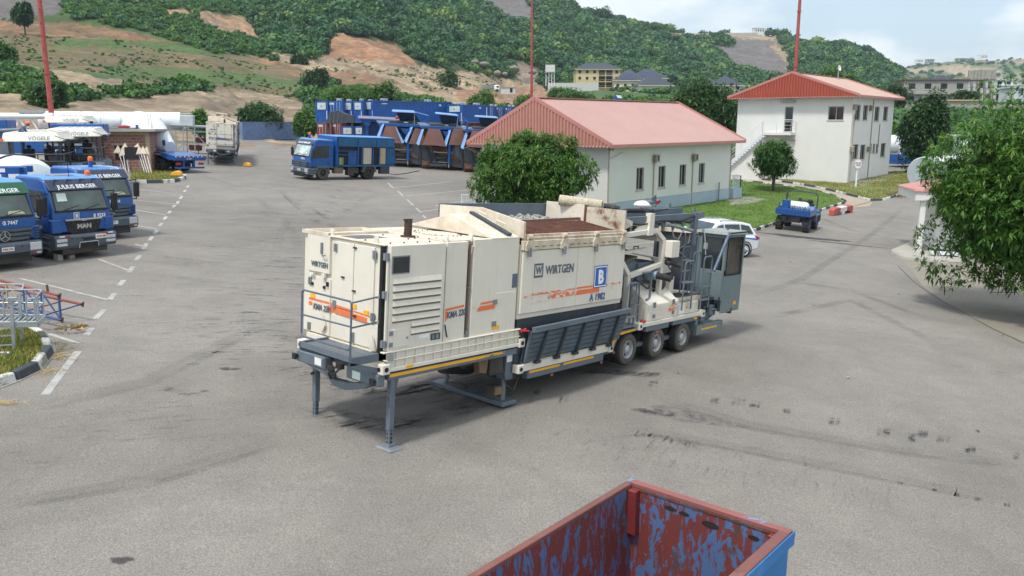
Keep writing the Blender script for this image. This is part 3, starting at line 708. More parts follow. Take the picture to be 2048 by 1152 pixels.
def hatch(pix,n,length,w,strength=.75,ang=(1.0,.25),spread=.25,name='tyre_mark',mat=None):
    """row of short scuffs laid across a path"""
    P=[at(*p) for p in pix];T=sum((b-a).length for a,b in zip(P,P[1:]));vs=[];al=[];f=[]
    _lay[0]+=1;dz=.006+.0004*(_lay[0] % 12)
    for i in range(n):
        s=T*(i+random.random()*.8)/n
        for a,b in zip(P,P[1:]):
            l=(b-a).length
            if s <= l:p=a.lerp(b,s/l);break
            s -= l
        a0=math.atan2(ang[1],ang[0])+random.uniform(-.10,.10);d=Vector((math.cos(a0),math.sin(a0),0));nn=Vector((-d.y,d.x,0))
        L=length*random.uniform(.5,1.3);ww=w*random.uniform(.5,1.3);c=p+Vector((random.uniform(-1,1),random.uniform(-1,1),0))*spread*.5;k=len(vs);st=strength*random.uniform(.35,1)
        for t,a_ in ((-.5,0),(-.2,.8),(.2,1),(.5,0)):
            for s_,b_ in ((-1,.0),(-.4,1),(.4,1),(1,.0)):
                q=c+d*L*t+nn*ww*s_*.6;vs.append((q.x,q.y,gzf(q.x,q.y)+dz));al.append(a_*b_*st)
        f+=[(k+4*i2+j2,k+4*i2+j2+1,k+4*i2+j2+5,k+4*i2+j2+4) for i2 in range(3) for j2 in range(3)]
    o=MB().add(vs,f).build(name,mat or SKID,kind='structure',fixn=False)
    ca=o.data.color_attributes.new('wear','FLOAT_COLOR','POINT');ca.data.foreach_set('color',np.repeat(np.array(al),4));return o
band([(600,822),(660,826),(700,842),(770,850),(860,838),(930,812),(1000,790)],.9,SOFT,.5)
hatch([(620,820),(690,838),(760,850),(830,844),(900,822),(960,800),(1010,782)],120,.75,.07,.42,(.75,.65),.5)
hatch([(585,740),(640,760),(720,778),(800,790),(880,770)],90,.7,.09,.55,(.75,.65),.7)
hatch([(840,790),(900,760),(1000,730)],70,.8,.09,.5,(.75,.65),1.0)
band([(640,775),(740,800),(860,780),(960,740)],1.5,SOFT,.35)
band([(1130,745),(1200,742),(1270,748),(1330,752)],.5,SOFT,.7)
hatch([(1180,744),(1320,750)],50,.35,.06,.9,(.75,.65),.2)
for x,y,s in [(1068,782,.5),(1118,796,.5),(1160,808,.8),(1190,813,.6),(1050,824,.8),(1100,822,.7),(1425,800,.6),(1470,802,.5),(1500,807,.8),(1565,820,.5),(1662,840,.8),(1762,862,.8),(1816,873,.9),(1840,866,.7),(1880,876,.5),(1932,896,.9),(2020,910,.6),(1464,880,.7),(1498,887,.9),(1570,903,.5),(1662,926,.8),(1798,958,.8),(1862,972,.8),(1905,982,.8),(1950,992,.9),(2010,1005,.6),(1300,764,.6)]:
    for q in range(3):
        ox=random.uniform(-4,4)+q*7;band([(x+ox-3,y+12),(x+ox+3,y-6)],.085,SKID,s*1.25,segs=2)
hatch([(1265,868),(1310,874),(1360,886),(1400,892)],40,.35,.05,.6,(.4,.9),.15)
blob(1370,832,1.1,.42,-.35,SKID,.42);blob(1310,824,.5,.2,-.2,SKID,.6)
blob(458,738,.24,.10,.1,OIL,.8);blob(243,1121,.15,.09,.2,OIL,.6);blob(500,625,.3,.12,.1,OIL,.3)
hatch([(330,775),(350,785),(380,790),(410,780)],40,.3,.05,.5,(.8,.5),.15)
blob(1610,475,2.6,.55,-.30,OIL,1.0,'oil_stain');blob(1690,488,2.4,.3,-.35,OIL,.5,'oil_stain')
hatch([(400,520),(470,520),(560,560),(600,600)],70,.9,.08,.55,(.95,-.1),3.5)
hatch([(300,560),(400,600),(560,620),(600,700)],130,.8,.08,.5,(.9,.15),3.5)
hatch([(480,590),(600,570),(600,520),(520,540)],60,.9,.10,.6,(.95,.1),2)
hatch([(260,500),(330,520),(420,530)],45,1.0,.09,.5,(.95,.1),1.5)
hatch([(330,410),(420,425),(540,415),(600,440)],50,1.6,.16,.55,(.98,.0),5)
hatch([(480,640),(600,700)],60,.7,.08,.6,(.85,.3),2)
for L in ([(520,400),(560,430),(590,470),(600,520)],[(440,372),(520,400),(545,440)],[(760,380),(700,420),(640,470)],[(620,372),(600,400),(560,470),(540,560)]):
    band(L,.5,SOFT,.10)
for L in ([(400,350),(470,372),(620,372)],[(560,380),(580,400),(600,415)],[(1180,870),(1300,862),(1500,900),(1800,960),(2048,1010)],[(1300,790),(1500,850),(1800,900),(2048,930)],[(0,1010),(300,960),(560,880)],[(0,830),(300,760),(500,660)]):
    band(L,.5,SOFT,.2);band([(x+6,y+9) for x,y in L],.22,SOFT,.22)
for L in ([(1560,560),(1700,580),(1860,640)],[(1480,600),(1600,560),(1740,470),(1810,410)],[(1520,640),(1700,600),(1900,700)],[(1630,430),(1700,460),(1800,480)]):
    band(L,.45,SOFT,.3)
hatch([(430,440),(520,450),(620,430)],60,1.3,.12,.55,(.99,.05),4)
hatch([(400,480),(500,500),(590,480)],60,1.2,.10,.5,(.98,-.05),3)
hatch([(300,640),(380,690),(480,720),(580,740)],90,.6,.08,.4,(.85,.3),2.5)
hatch([(700,380),(660,420),(620,450)],30,2.0,.35,.4,(.45,-.9),2.5)
hatch([(60,900),(240,860),(480,800)],60,.8,.08,.25,(.9,.3),2.5)
hatch([(1540,560),(1700,640),(1900,720)],70,1.0,.09,.35,(.95,-.2),4)
hatch([(1150,880),(1450,930),(1800,1010)],90,.5,.05,.35,(.4,.9),1.2)
# thin joint line of the apron
JOINT=M('weedy_joint',(.10,.10,.06),.9,var=.4,vs=8)
line((1797,533),(1830,566),.06,.009,'apron_joint',JOINT);line((1830,566),(1888,604),.06,.009,'apron_joint',JOINT);line((1888,604),(1990,660),.06,.009,'apron_joint',JOINT);line((1990,660),(2060,692),.06,.009,'apron_joint',JOINT)
line((1702,414),(1760,398),.12,.009,'drive_joint',JOINT)
# ================================================================== THE COLD RECYCLING PLANT ON ITS TRAILER
def Rabc(a,b,c):
    a,b,c=R_(a),R_(b),R_(c)
    return Matrix.Rotation(a,4,'Z') @ Matrix.Rotation(b,4,'Y') @ Matrix.Rotation(c,4,'X')
KM=Rabc(48.864,4.018,.949);KM.translation=Vector((-2.2,13.585,2.80))
CREAM_W=CREAM
STRIPE=Mworn('orange_band',(.80,.17,.045),(.70,.655,.56),.62,.66)
STRIPEW=Mworn('orange_band_flaking',(.76,.17,.05),(.70,.655,.56),.50,.53,7)
STRIPEX=Mworn('orange_band_nearly_gone',(.70,.20,.08),(.70,.655,.56),.40,.43,7)
MESHM=M('wire_mesh',(.13,.14,.16),.5,metal=.3)
RUSTG=M('rusty_grating',(.12,.045,.028),.85,var=.35,vs=4,dirt=.4,dcol=(.30,.17,.09))
DUST=M('dusty_rubber',(.13,.125,.105),.9,var=.4,vs=3,dirt=.5,dcol=(.03,.03,.03))
SHEET=M('pale_sticker',(.78,.80,.76),.5)
def gwz(u):return -1.43+.05*u
def build_plant(root):
    W=2.44
    P=lambda mb,n,m,par=root,**k:mb.build(n,m,par,**k)
    # --- generator housing: body
    body=MB().box(.06,.16,.34,3.5,W-.04,2.17);body=P(body,'generator_housing',CREAM,bevel=.015)
    # roof plates
    t=MB().box(.02,.10,2.172,1.40,1.60,2.20);P(t,'roof_plate',CREAM_TOP,bevel=.008)
    t=MB().box(1.41,.10,2.174,2.60,W-.02,2.215);P(t,'roof_plate',CREAM_TOP,bevel=.008)
    t=MB().box(.02,1.62,2.174,1.40,1.66,2.24).box(.02,W-.08,2.174,1.4,W-.03,2.24).box(.0,1.62,2.174,.05,W-.03,2.24).box(1.36,1.66,2.174,1.40,W-.08,2.24);P(t,'roof_recess_rim',CREAM_TOP)
    t=MB(); 
    for i in range(22):t.add([(.14+i*.03,.95,2.204),(.155+i*.03,.95,2.204),(.155+i*.03,1.45,2.204),(.14+i*.03,1.45,2.204)],[(0,1,2,3)])
    for i in range(22):t.add([(.14,.95+i*.023,2.206),(.8,.95+i*.023,2.206),(.8,.962+i*.023,2.206),(.14,.962+i*.023,2.206)],[(0,1,2,3)])
    P(t,'roof_vent_mesh',MESHM,fixn=False)
    t=MB().tube((1.30,.95,2.2),(1.30,.95,2.52),.075,14).tube((1.30,.95,2.2),(1.30,.95,2.225),.14,14).box(1.21,.91,2.50,1.37,.99,2.535);P(t,'exhaust_stack',M('sooty_rust',(.055,.035,.025),.8,var=.4),smooth=True)
    t=MB()
    for i in range(24):
        a=2*math.pi*i/24;x,y=2.25+.36*math.cos(a),1.15+.55*math.sin(a);t.tube((x,y,2.21),(x,y,2.235),.011,6)
    for x,y in [(.2,.16),(.5,.15),(.8,.14),(1.1,.15),(1.45,.16),(.1,.4),(.1,.7),(1.0,.6),(1.0,1.3),(1.5,1.3),(1.6,.5),(1.7,.3),(1.42,.5),(1.42,.8),(1.7,1.5),(1.2,.65),(1.45,1.15)]:
        t.box(x-.010,y-.010,2.20,x+.010,y+.010,2.225)
    P(t,'roof_bolts',RUST,kind='stuff')
    P(MB().lathe([(.40,0),(.40,.012),(.0,.012)],(2.25,1.15,2.214),(0,0,1),26),'roof_hatch',CREAM_TOP)
    # folded hopper hood: triangular prism
    t=MB().prism([(.02,2.22),(W-.02,2.26),(1.15,2.60)],'x',2.62,3.42);h=P(t,'hood',CREAM_TOP,bevel=.01)
    P(MB().hexa([(3.12,.10,2.25),(3.24,.10,2.25),(3.24,1.15,2.60),(3.12,1.15,2.60)],[(3.12,.07,2.30),(3.24,.07,2.30),(3.24,1.15,2.645),(3.12,1.15,2.645)]),'seal_strip',GREYD)
    for v,w in ((.32,2.46),(.85,2.60)):P(MB().path([(3.30,v,w-.10),(3.30,v,w),(3.30,v+.24,w+.06),(3.30,v+.24,w-.05)],.014),'grab_handle',CREAM)
    # lifting eyes
    for x,y in ((.06,1.60),(.03,.34),(1.47,.13),(2.1,.12)):P(MB().prism([(y-.05,2.18),(y+.05,2.18),(y+.05,2.28),(y+.025,2.32),(y-.025,2.32),(y-.05,2.28)],'x',x,x+.03),'lifting_eye',CREAM)
    # --- front (end) face u=0
    def endpanel(v0,v1,w0,w1,name,d=.03,par=body):return P(MB().box(.06-d,v0,w0,.06+.004,v1,w1),name,CREAM,par,bevel=.006)
    endpanel(1.57,2.24,1.50,2.19,'upper_tank_panel',.055)
    lo=endpanel(1.56,2.19,.36,1.41,'lower_door',.03)
    d1=endpanel(.92,1.43,.93,2.12,'cabinet_door',.03);d2=endpanel(.36,.90,.80,2.12,'cabinet_door',.03)
    endpanel(.20,1.52,.36,.78,'apron_panel',.012)
    for v,w in ((1.42,2.0),(1.42,.98),(.35,2.0),(.35,.92),(2.16,1.3),(2.16,.45)):
        P(MB().box(.01,v-.045,w-.07,.035,v+.045,w+.07).tube((.008,v,w-.07),(.008,v,w+.07),.014,6),'hinge',GREYL,body)
    for v,w in ((.88,2.06),(.88,1.3),(.84,.86),(1.2,1.5)):P(MB().box(.0,v-.05,w-.012,.03,v+.03,w+.012),'door_latch',BLACK,body)
    for v,w in ((2.08,1.26),(1.72,1.24)):P(MB().tube((.0,v,w),(.04,v,w),.03,10),'knob',BLACK,body)
    P(MB().box(-.01,1.60,1.27,.03,1.64,1.35),'door_latch',BLACK,body)
    P(MB().box(-.03,1.76,1.85,.01,1.80,2.05).path([(-.03,1.76,1.84),(-.05,1.7,1.82),(-.05,1.62,1.84)],.012),'sight_gauge',GREYL,body)
    P(MB().box(-.03,1.66,1.42,.01,1.76,1.49),'valve',CREAM,body);P(MB().box(-.03,2.0,1.43,.01,2.14,1.47),'valve',CREAM,body)
    P(MB().box(-.02,.85,.38,.05,.89,.56),'level_gauge',GREYL,body)
    text('WIRTGEN',INK,body,.135,(.003,2.10,1.60),(0,-1,0),(0,0,1),bold=.003,sx=.82)
    # orange band across the end
    def eband(v0,v1,w0,w1,w2,w3,mat,x=.026):P(MB().add([(x,v0,w0),(x,v1,w2),(x,v1,w3),(x,v0,w1)],[(0,1,2,3)]),'painted_band',mat,body,fixn=False)
    eband(2.19,1.57,.95,.99,.95,.99,STRIPE);eband(1.43,.40,.95,.98,.90,.93,STRIPE);eband(1.55,1.44,.94,.99,.94,.99,STRIPE,.046)
    eband(2.19,2.08,.84,.92,.85,.92,STRIPE);eband(1.62,1.57,.80,.93,.80,.93,STRIPE);eband(1.43,.50,.83,.93,.79,.88,STRIPE);eband(1.55,1.44,.82,.93,.82,.93,STRIPE,.046)
    P(MB().add([(.044,.50,.79),(.044,.38,.80),(.044,.32,.88),(.044,.50,.88)],[(0,1,2,3)]),'painted_band',STRIPE,body,fixn=False)
    text('KMA 220',INK,body,.155,(.023,2.05,.80),(0,-1,0),(0,0,1),bold=.003,sx=.84,shear=.2)
    for v,w in ((2.07,1.0),(.86,.99),(.52,.93)):P(MB().box(.018,v-.07,w,.026,v+.07,w+.08),'warning_label',YELLOW,body)
    # --- near side, v=0 : service door with louvres
    door=P(MB().box(.10,0.02,.36,1.40,.155,2.19),'louvre_door',CREAM,bevel=.012)
    P(MB().box(.02,.13,.34,.095,.2,2.17),'door_gap',VOID,door)
    for w in (2.0,1.35,.5):P(MB().box(.0,.04,w-.06,.09,.10,w+.06).tube((.03,.03,w-.07),(.03,.03,w+.07),.016,6),'hinge',GREYL,door)
    P(MB().box(.035,.02,.55,.075,.05,1.9),'pipe',CREAM,door)
    for i in range(8):
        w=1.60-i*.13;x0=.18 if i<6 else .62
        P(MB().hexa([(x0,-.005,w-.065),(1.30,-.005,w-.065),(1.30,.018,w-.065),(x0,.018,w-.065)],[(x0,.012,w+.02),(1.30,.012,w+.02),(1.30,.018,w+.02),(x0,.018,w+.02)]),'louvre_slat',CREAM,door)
        P(MB().box(x0,.012,w-.10,1.30,.019,w-.067),'louvre_shade_strip',M('louvre_shadow_gap',(.21,.175,.125),.8),door)  # strip whose colour carries the shade between the slats
    P(MB().box(.13,.010,1.70,.53,.019,2.01),'vent_frame',GREYL,door)
    t=MB()
    for i in range(14):t.box(.155+i*.026,.002,1.72,.163+i*.026,.009,1.99)
    for i in range(11):t.box(.15,.0,1.73+i*.024,.51,.006,1.737+i*.024)
    P(MB().box(.155,.007,1.725,.505,.011,1.985),'vent_opening',M('vent_back',(.10,.105,.11),.6),door);P(t,'vent_mesh',DARK,door)
    sd=P(MB().box(.16,.006,.42,.56,.018,.74),'fuel_door',CREAM,door,bevel=.003)
    for w in (.68,.48):P(MB().box(.12,.0,w-.04,.20,.006,w+.04),'hinge',GREYL,door)
    P(MB().tube((.52,-.01,.57),(.52,.01,.57),.02,8),'door_latch',GREYL,door)
    P(MB().box(1.10,.008,.44,1.33,.019,.56),'socket_panel',GREYD,door);P(MB().box(1.13,.004,.46,1.18,.009,.54).box(1.22,.004,.46,1.29,.009,.54),'socket',GREYL,door)
    P(MB().box(.80,.012,.50,1.05,.019,.58),'sticker',SHEET,door)
    # middle panels
    p2=P(MB().box(1.44,.04,.36,1.985,.16,2.19),'side_panel',CREAM,bevel=.008)
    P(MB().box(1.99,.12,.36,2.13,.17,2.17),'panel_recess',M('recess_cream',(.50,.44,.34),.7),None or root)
    P(MB().path([(2.06,.08,2.05),(2.06,.08,.45)],.026,8).path([(2.045,.06,2.05),(2.045,.06,2.13),(2.1,.06,2.13)],.022),'drain_pipe',M('brown_pipe',(.14,.09,.08),.5),root)
    P(MB().box(2.03,.04,1.30,2.10,.12,1.33).box(2.03,.04,.42,2.10,.12,.50),'pipe_clamp',GREYL,root)
    p3=P(MB().box(2.14,.04,.30,3.44,.16,2.22),'side_panel',CREAM,bevel=.008)
    P(MB().box(2.80,.030,.28,3.42,.039,1.15),'access_door',CREAM,p3,bevel=.003)
    for w in (.98,.55):P(MB().box(2.74,.022,w-.05,2.86,.038,w+.05),'hinge',GREYL,p3)
    P(MB().box(3.28,.034,1.22,3.43,.041,1.50),'hand_recess',M('recess_blue',(.10,.14,.18),.6),p3)
    P(MB().box(2.76,.022,.44,2.95,.029,.51),'warning_label',YELLOW,p3)
    P(MB().add([(1.46,.034,.93),(1.95,.034,.97),(1.95,.034,1.01),(1.46,.034,.975)],[(0,1,2,3)]),'painted_band',STRIPE,p2,fixn=False)
    P(MB().add([(1.46,.034,.74),(1.49,.034,.75),(1.52,.034,.92),(1.46,.034,.92)],[(0,1,2,3)]),'painted_band',STRIPE,p2,fixn=False)
    text('KMA 220',INK,p2,.17,(1.50,.038,.79),(1,0,.06),(0,0,1),bold=.004,sx=.74,shear=.15)
    for (a,b,lo_,hi,mt) in ((2.36,2.79,.965,1.0,STRIPE),(2.30,2.79,.84,.93,STRIPE),(2.16,2.36,.90,.96,STRIPEX),(2.80,3.3,.98,1.04,STRIPEX),(2.80,3.15,.88,.95,STRIPEX)):
        P(MB().add([(a,.028,lo_),(b,.028,lo_+.015),(b,.028,hi+.015),(a+.05,.028,hi)],[(0,1,2,3)]),'painted_band',mt,p3,fixn=False)
    P(MB().path([(1.46,.03,.68),(1.52,.02,.44)],.012),'rubber_stop',BLACK,root)
    # --- flat-rack frame under the housing
    fr=P(MB().box(.0,.0,.0,3.66,.10,.07).box(.0,W-.1,.0,3.66,W,.07).box(.0,.1,.0,.12,W-.1,.16).box(.12,.04,.07,3.6,.08,.34).box(.12,W-.1,.07,3.6,W-.06,.34).box(.0,.0,.34,3.6,.10,.365).box(.12,.12,.3,3.6,W-.12,.335).box(.05,.0,.2,3.6,.08,.215),'base_frame',CREAM,bevel=.006)
    t=MB()
    for i in range(15):P(MB().box(.30+i*.225,.005,.071,.32+i*.225,.058,.338),'frame_rib',CREAM,fr)
    for u,v in ((-.03,-.02),(-.03,W-.16),(3.56,-.02),(3.56,W-.16)):
        c=P(MB().box(u,v,-.03,u+.18,v+.18,.15),'corner_casting',CREAM,fr,bevel=.012)
        P(MB().lathe([(.045,0),(.045,.006),(0,.006)],(u+.09,v-.001,.06),(0,-1,0),10).lathe([(.04,0),(.04,.006),(0,.006)],(u-.001,v+.09,.06),(-1,0,0),10),'casting_hole',VOID,fr)
    P(MB().box(.0,.3,.16,.12,2.2,.33),'end_sill',CREAM,fr)
    P(MB().box(-.01,.16,.18,-.0,.34,.215),'reflector',RED,fr);P(MB().box(.10,-.006,.20,.22,.0,.33),'sticker',M('grey_label',(.3,.3,.32),.5),fr)
    P(MB().box(.52,-.008,.02,.68,-.001,.07),'warning_label',YELLOW,fr)
    # --- gooseneck chassis
    ch=P(MB().box(.16,.03,-.16,3.55,.16,-.035).box(.16,W-.16,-.16,3.55,W-.03,-.035).box(.10,.16,-.12,3.5,W-.16,-.05),'gooseneck',GREY,bevel=.01)
    P(MB().box(.18,.022,-.10,2.55,.028,-.045),'reflective_tape',YELLOW,ch);P(MB().box(2.55,.022,-.095,3.15,.028,-.045),'reflective_tape',Mworn('yellow_tape_torn',(.85,.42,.01),(.115,.145,.175),.5,.55,12),ch)
    P(MB().prism([(.04,-.04),(.4,-.07),(.5,-.26),(.9,-.36),(1.35,-.38),(1.5,-.20),(2.4,-.02),(2.4,-.14),(2.15,-.26),(1.5,-.36),(1.3,-.5),(.95,-.5),(.45,-.36),(.2,-.22)],'x',-.05,.10),'front_crossmember',GREY,bevel=.01)
    P(MB().box(-.08,.05,-.25,.1,.9,-.03),'front_beam',GREY,bevel=.02);P(MB().box(-.08,1.5,-.25,.1,2.4,-.03),'front_beam',GREY,bevel=.02)
    P(MB().path([(-.06,1.0,-.05),(-.16,1.1,-.2),(-.1,1.2,-.32),(-.05,1.4,-.3)],.02).path([(-.06,1.1,-.05),(-.2,1.25,-.22),(-.1,1.3,-.36)],.018).ellip((-.12,1.28,-.16),(.06,.09,.07)).box(-.14,.98,-.12,-.05,1.12,-.02),'hose_couplings',DARK)
    P(MB().box(-.085,1.62,-.2,-.081,1.82,-.06),'sticker',SHEET);P(MB().box(-.085,.5,-.22,-.081,.72,-.08),'sticker',M('pale_blue_sticker',(.55,.65,.62),.5))
    for v in (2.36,.1):P(MB().tube((-.16,v,-.14),(-.04,v,-.14),.035,8).box(-.17,v-.05,-.2,-.13,v+.05,-.09),'side_lamp',BLACK)
    # service platform at the end
    pf=P(MB().box(-.62,.12,.26,-.59,1.52,.36).box(-.62,.10,.20,-.02,.14,.34).box(-.62,1.50,.24,-.02,1.54,.36),'service_platform',GREY)
    for i in range(15):P(MB().box(-.585+i*.038,.16,.315,-.568+i*.038,1.49,.33),'grating_bar',GREYL,pf)
    P(MB().prism([(-.62,.20),(-.02,-.02),(-.02,.08),(-.62,.26)],'y',.10,.13).prism([(-.62,.20),(-.02,-.02),(-.02,.08),(-.62,.26)],'y',1.51,1.54),'platform_bracket',GREY,pf)
    P(MB().path([(-.60,.14,.36),(-.60,.14,1.24),(-.60,.18,1.28),(-.60,1.46,1.28),(-.60,1.51,1.24),(-.60,1.51,.50),(-.60,1.46,.46),(-.60,.20,.46),(-.6,.14,.5)],.018,8).path([(-.60,.14,.86),(-.60,1.51,.84)],.016,8).path([(-.60,.14,1.26),(.0,.20,1.30)],.016,8).path([(-.60,.14,.84),(.0,.20,.86)],.016,8),'guard_rail',M('rail_slate_paint',(.09,.12,.16),.45),smooth=True)
    P(MB().prism([(.20,.36),(.30,.62),(.34,.62),(.34,.36)],'x',-.03,.0).prism([(1.62,.55),(1.75,.78),(1.78,.5),(1.70,.42)],'x',-.03,.0),'gusset',CREAM)
    P(MB().box(-.02,.18,1.27,.03,.23,1.33).box(-.02,.18,.83,.03,.23,.89),'rail_bracket',CREAM)
    # legs
    for v in (.10,2.26):
        b0=gwz(.3);lg=P(MB().box(.23,v-.055,-1.08,.34,v+.055,-.12).box(.24,v-.045,b0+.06,.33,v+.045,-1.05).prism([(.38,-.13),(.38,-.5),(.46,-.13)],'y',v-.01,v+.01),'support_leg',GREY,bevel=.008)
        P(MB().hexa([(.14,v-.20,b0),(.46,v-.20,b0),(.46,v+.20,b0),(.14,v+.20,b0)],[(.17,v-.17,b0+.03),(.43,v-.17,b0+.03),(.43,v+.17,b0+.03),(.17,v+.17,b0+.03)]).box(.22,v-.07,b0+.03,.37,v+.07,b0+.08),'foot_plate',GREYL,lg)
        for i in range(5):P(MB().lathe([(.015,0),(.015,.004),(0,.004)],(.238,v-.0,b0+.12+i*.075),(-1,0,0),8).lathe([(.02,0),(.02,.004),(0,.004)],(.285,v-.047,b0+.12+i*.075),(0,-1,0),8),'pin_hole',VOID,lg)
        P(MB().tube((.19,v-.02,-.5),(.14,v-.05,-.5),.03,8),'locking_pin',RUST,lg)
    b0=gwz(3.5)
    P(MB().box(3.28,.10,b0,3.72,2.20,b0+.09),'landing_pad',GREY,bevel=.01)
    P(MB().ellip((3.5,.55,b0+.10),(.13,.28,.05)),'grit',M('grit',(.12,.11,.09),.95,var=.4,vs=20));P(MB().ellip((3.52,1.6,b0+.10),(.12,.3,.05)),'grit',MATS['grit'])
    for v in (.30,1.95):P(MB().tube((3.5,v,b0+.09),(3.5,v,-.7),.05,12).tube((3.5,v,-.72),(3.5,v,-.1),.075,12),'landing_ram',GREYL,smooth=True)
    P(MB().box(3.38,.16,-.72,3.62,.42,-.06),'jack_box',GREY,bevel=.01);P(MB().box(3.40,.152,-.34,3.58,.158,-.14),'data_plate',SHEET)
    P(MB().box(2.5,.5,-.42,3.3,1.9,-.13).box(2.9,.16,-.55,3.3,.5,-.15).tube((2.6,1.2,-.45),(3.4,1.2,-.6),.22,12).box(2.2,.3,-.3,2.6,.8,-.13).box(3.0,.1,-.95,3.25,.34,-.78).path([(3.3,.2,-.4),(3.35,.1,-.8),(3.6,.1,-.95),(3.8,.16,-.7)],.02),'underslung_gear',DARK,bevel=.02)
    P(MB().box(3.02,.08,-.95,3.22,.12,-.80).prism([(2.6,-.15),(2.9,-.15),(2.85,-.5),(2.65,-.45)],'y',.2,.35),'rusty_bracket',M('dull_brown_steel',(.18,.12,.07),.8,var=.3))
    P(MB().box(3.55,.05,-.15,3.8,.25,.3).box(3.60,.3,-.8,3.9,2.2,.3).path([(3.66,.02,.2),(3.72,.0,-.1),(3.68,.06,-.5)],.025),'coupling_frame',GREYD)
    P(MB().lathe([(.10,0),(.13,.015),(.10,.03),(.075,.015)],(3.68,-.02,.30),(.1,.1,1),14,closed=True).path([(3.56,-.03,.30),(3.66,-.06,.36),(3.78,-.02,.29)],.022),'hose_coil',RED)
    # --- hopper box
    hb=P(MB().box(3.50,.05,.55,7.24,W,2.05),'mixer_housing',CREAM,bevel=.01)
    big=P(MB().box(3.53,.0,.66,7.20,.048,1.94),'side_cover',CREAM,hb,bevel=.012)
    for u in (5.36,5.95,6.0):P(MB().box(u,-.003,.67,u+.008,.001,1.93),'cover_joint',M('joint_dull_cream',(.42,.38,.30),.6),big)  # darker cream line at each cover joint
    rail=P(MB().box(3.50,-.02,1.955,7.24,.06,2.15),'top_rail',CREAM_RUST,hb,bevel=.01)
    for i in range(14):P(MB().box(3.85+i*.235,-.024,2.02,3.98+i*.235,-.019,2.032),'drain_slot',VOID,rail)
    for u in (3.68,4.82,5.98,7.06):
        P(MB().prism([(u-.13,1.95),(u+.13,1.95),(u+.13,2.05),(u+.06,2.16),(u-.06,2.16),(u-.13,2.05)],'y',-.045,-.021),'latch_plate',CREAM_RUST,rail)
        P(MB().box(u-.035,-.065,1.83,u+.035,-.03,2.0),'toggle_latch',GREYL,rail);P(MB().tube((u-.06,.0,2.22),(u+.08,.0,2.22),.055,10),'roller_lug',CREAM_RUST,rail)
    P(MB().box(3.55,.02,2.15,7.2,.08,2.27).tube((3.6,.02,2.20),(7.15,.02,2.20),.018,6),'lip_beam',CREAM_RUST,hb)
    # logo box and lettering
    lg=P(MB().box(3.90,-.006,1.38,4.19,-.001,1.42).box(3.90,-.006,1.63,4.19,-.001,1.67).box(3.90,-.006,1.42,3.93,-.001,1.63).box(4.16,-.006,1.42,4.19,-.001,1.63),'logo_frame',INK,big)
    text('W',INK,big,.22,(3.955,-.003,1.455),(1,0,0),(0,0,1),bold=.003,sx=.82)
    text('WIRTGEN',INK,big,.255,(4.27,-.003,1.43),(1,0,0),(0,0,1),bold=.004,sx=.84)
    P(MB().box(6.02,-.006,1.00,6.53,-.002,1.50),'emblem_border',INKB,big);P(MB().box(6.04,-.008,1.02,6.51,-.006,1.48),'emblem_white',WPRINT,big);P(MB().box(6.065,-.010,1.045,6.485,-.008,1.455),'emblem_field',M('emblem_blue',(.02,.12,.42),.4),big)
    text('B',WPRINT,big,.42,(6.275,-.008,1.10),(1,0,0),(0,0,1),bold=.018,sx=.85,align='CENTER')
    text('A 1982',M('stencil_blue',(.06,.09,.24),.6),big,.22,(5.90,-.004,.72),(1,0,0),(0,0,1.2),bold=.004,sx=.92,shear=.05)
    for a,b,l0,l1,mt in ((3.60,3.78,.99,1.03,STRIPEW),(3.78,5.36,1.015,1.06,STRIPEW),(5.37,6.5,1.03,1.07,STRIPE),(6.5,7.1,1.03,1.07,STRIPEW),(3.72,4.5,.87,.97,STRIPEX),(4.4,5.36,.90,1.0,STRIPEW),(5.37,6.25,.90,1.0,STRIPE),(6.25,6.9,.92,1.0,STRIPEX)):
        P(MB().add([(a,-.0045,l0),(b,-.0045,l0-.0),(b,-.0045,l1),(a+.05,-.0045,l1)],[(0,1,2,3)]),'painted_band',mt,big,fixn=False)
    # grating
    g=P(MB().hexa([(3.6,.08,2.05),(7.14,.08,2.05),(7.14,1.28,2.2),(3.6,1.28,2.2)],[(3.6,.08,2.06),(7.14,.08,2.06),(7.14,1.28,2.21),(3.6,1.28,2.21)]),'hopper_throat',VOID,hb)
    def gz_(v):return 2.20+.155*(v-.08)/1.2
    for i in range(56):
        u=3.62+i*.0645;P(MB().bar((u,.08,gz_(.08)),(u,1.28,gz_(1.28)),.016,.05),'grate_bar',RUSTG,g)
    t=MB()
    for i in range(17):
        v=.10+i*.072
        for k in range(27):u=3.6+k*.132+(i % 2)*.06;t.bar((u,v,gz_(v)),(u+.09,v+.03,gz_(v)+.005),.016,.05)
    P(t,'grate_links',RUSTG,g,kind='stuff')
    P(MB().bar((3.6,1.32,2.37),(7.14,1.32,2.42),.07,.06),'mid_beam',M('brown_beam',(.20,.11,.08),.6,dirt=.4),hb)
    # hopper walls
    P(MB().hexa([(3.50,.0,2.20),(3.56,.0,2.20),(3.56,1.2,2.30),(3.50,1.2,2.30)],[(3.50,.0,2.52),(3.56,.0,2.52),(3.56,1.2,2.72),(3.50,1.2,2.72)]).hexa([(3.50,1.2,2.30),(3.56,1.2,2.30),(3.56,2.44,2.30),(3.50,2.44,2.30)],[(3.50,1.2,2.72),(3.56,1.2,2.72),(3.56,2.44,2.68),(3.50,2.44,2.68)]),'hopper_end_board',CREAM_TOP,hb)
    P(MB().box(7.12,.02,2.2,7.16,1.12,2.72),'hopper_end_board',Mpeel('board_rusted',(.62,.55,.43),(.20,.075,.035),(.2,.08,.04),1.0,.52,.62,.4,(1,1,1)),hb)
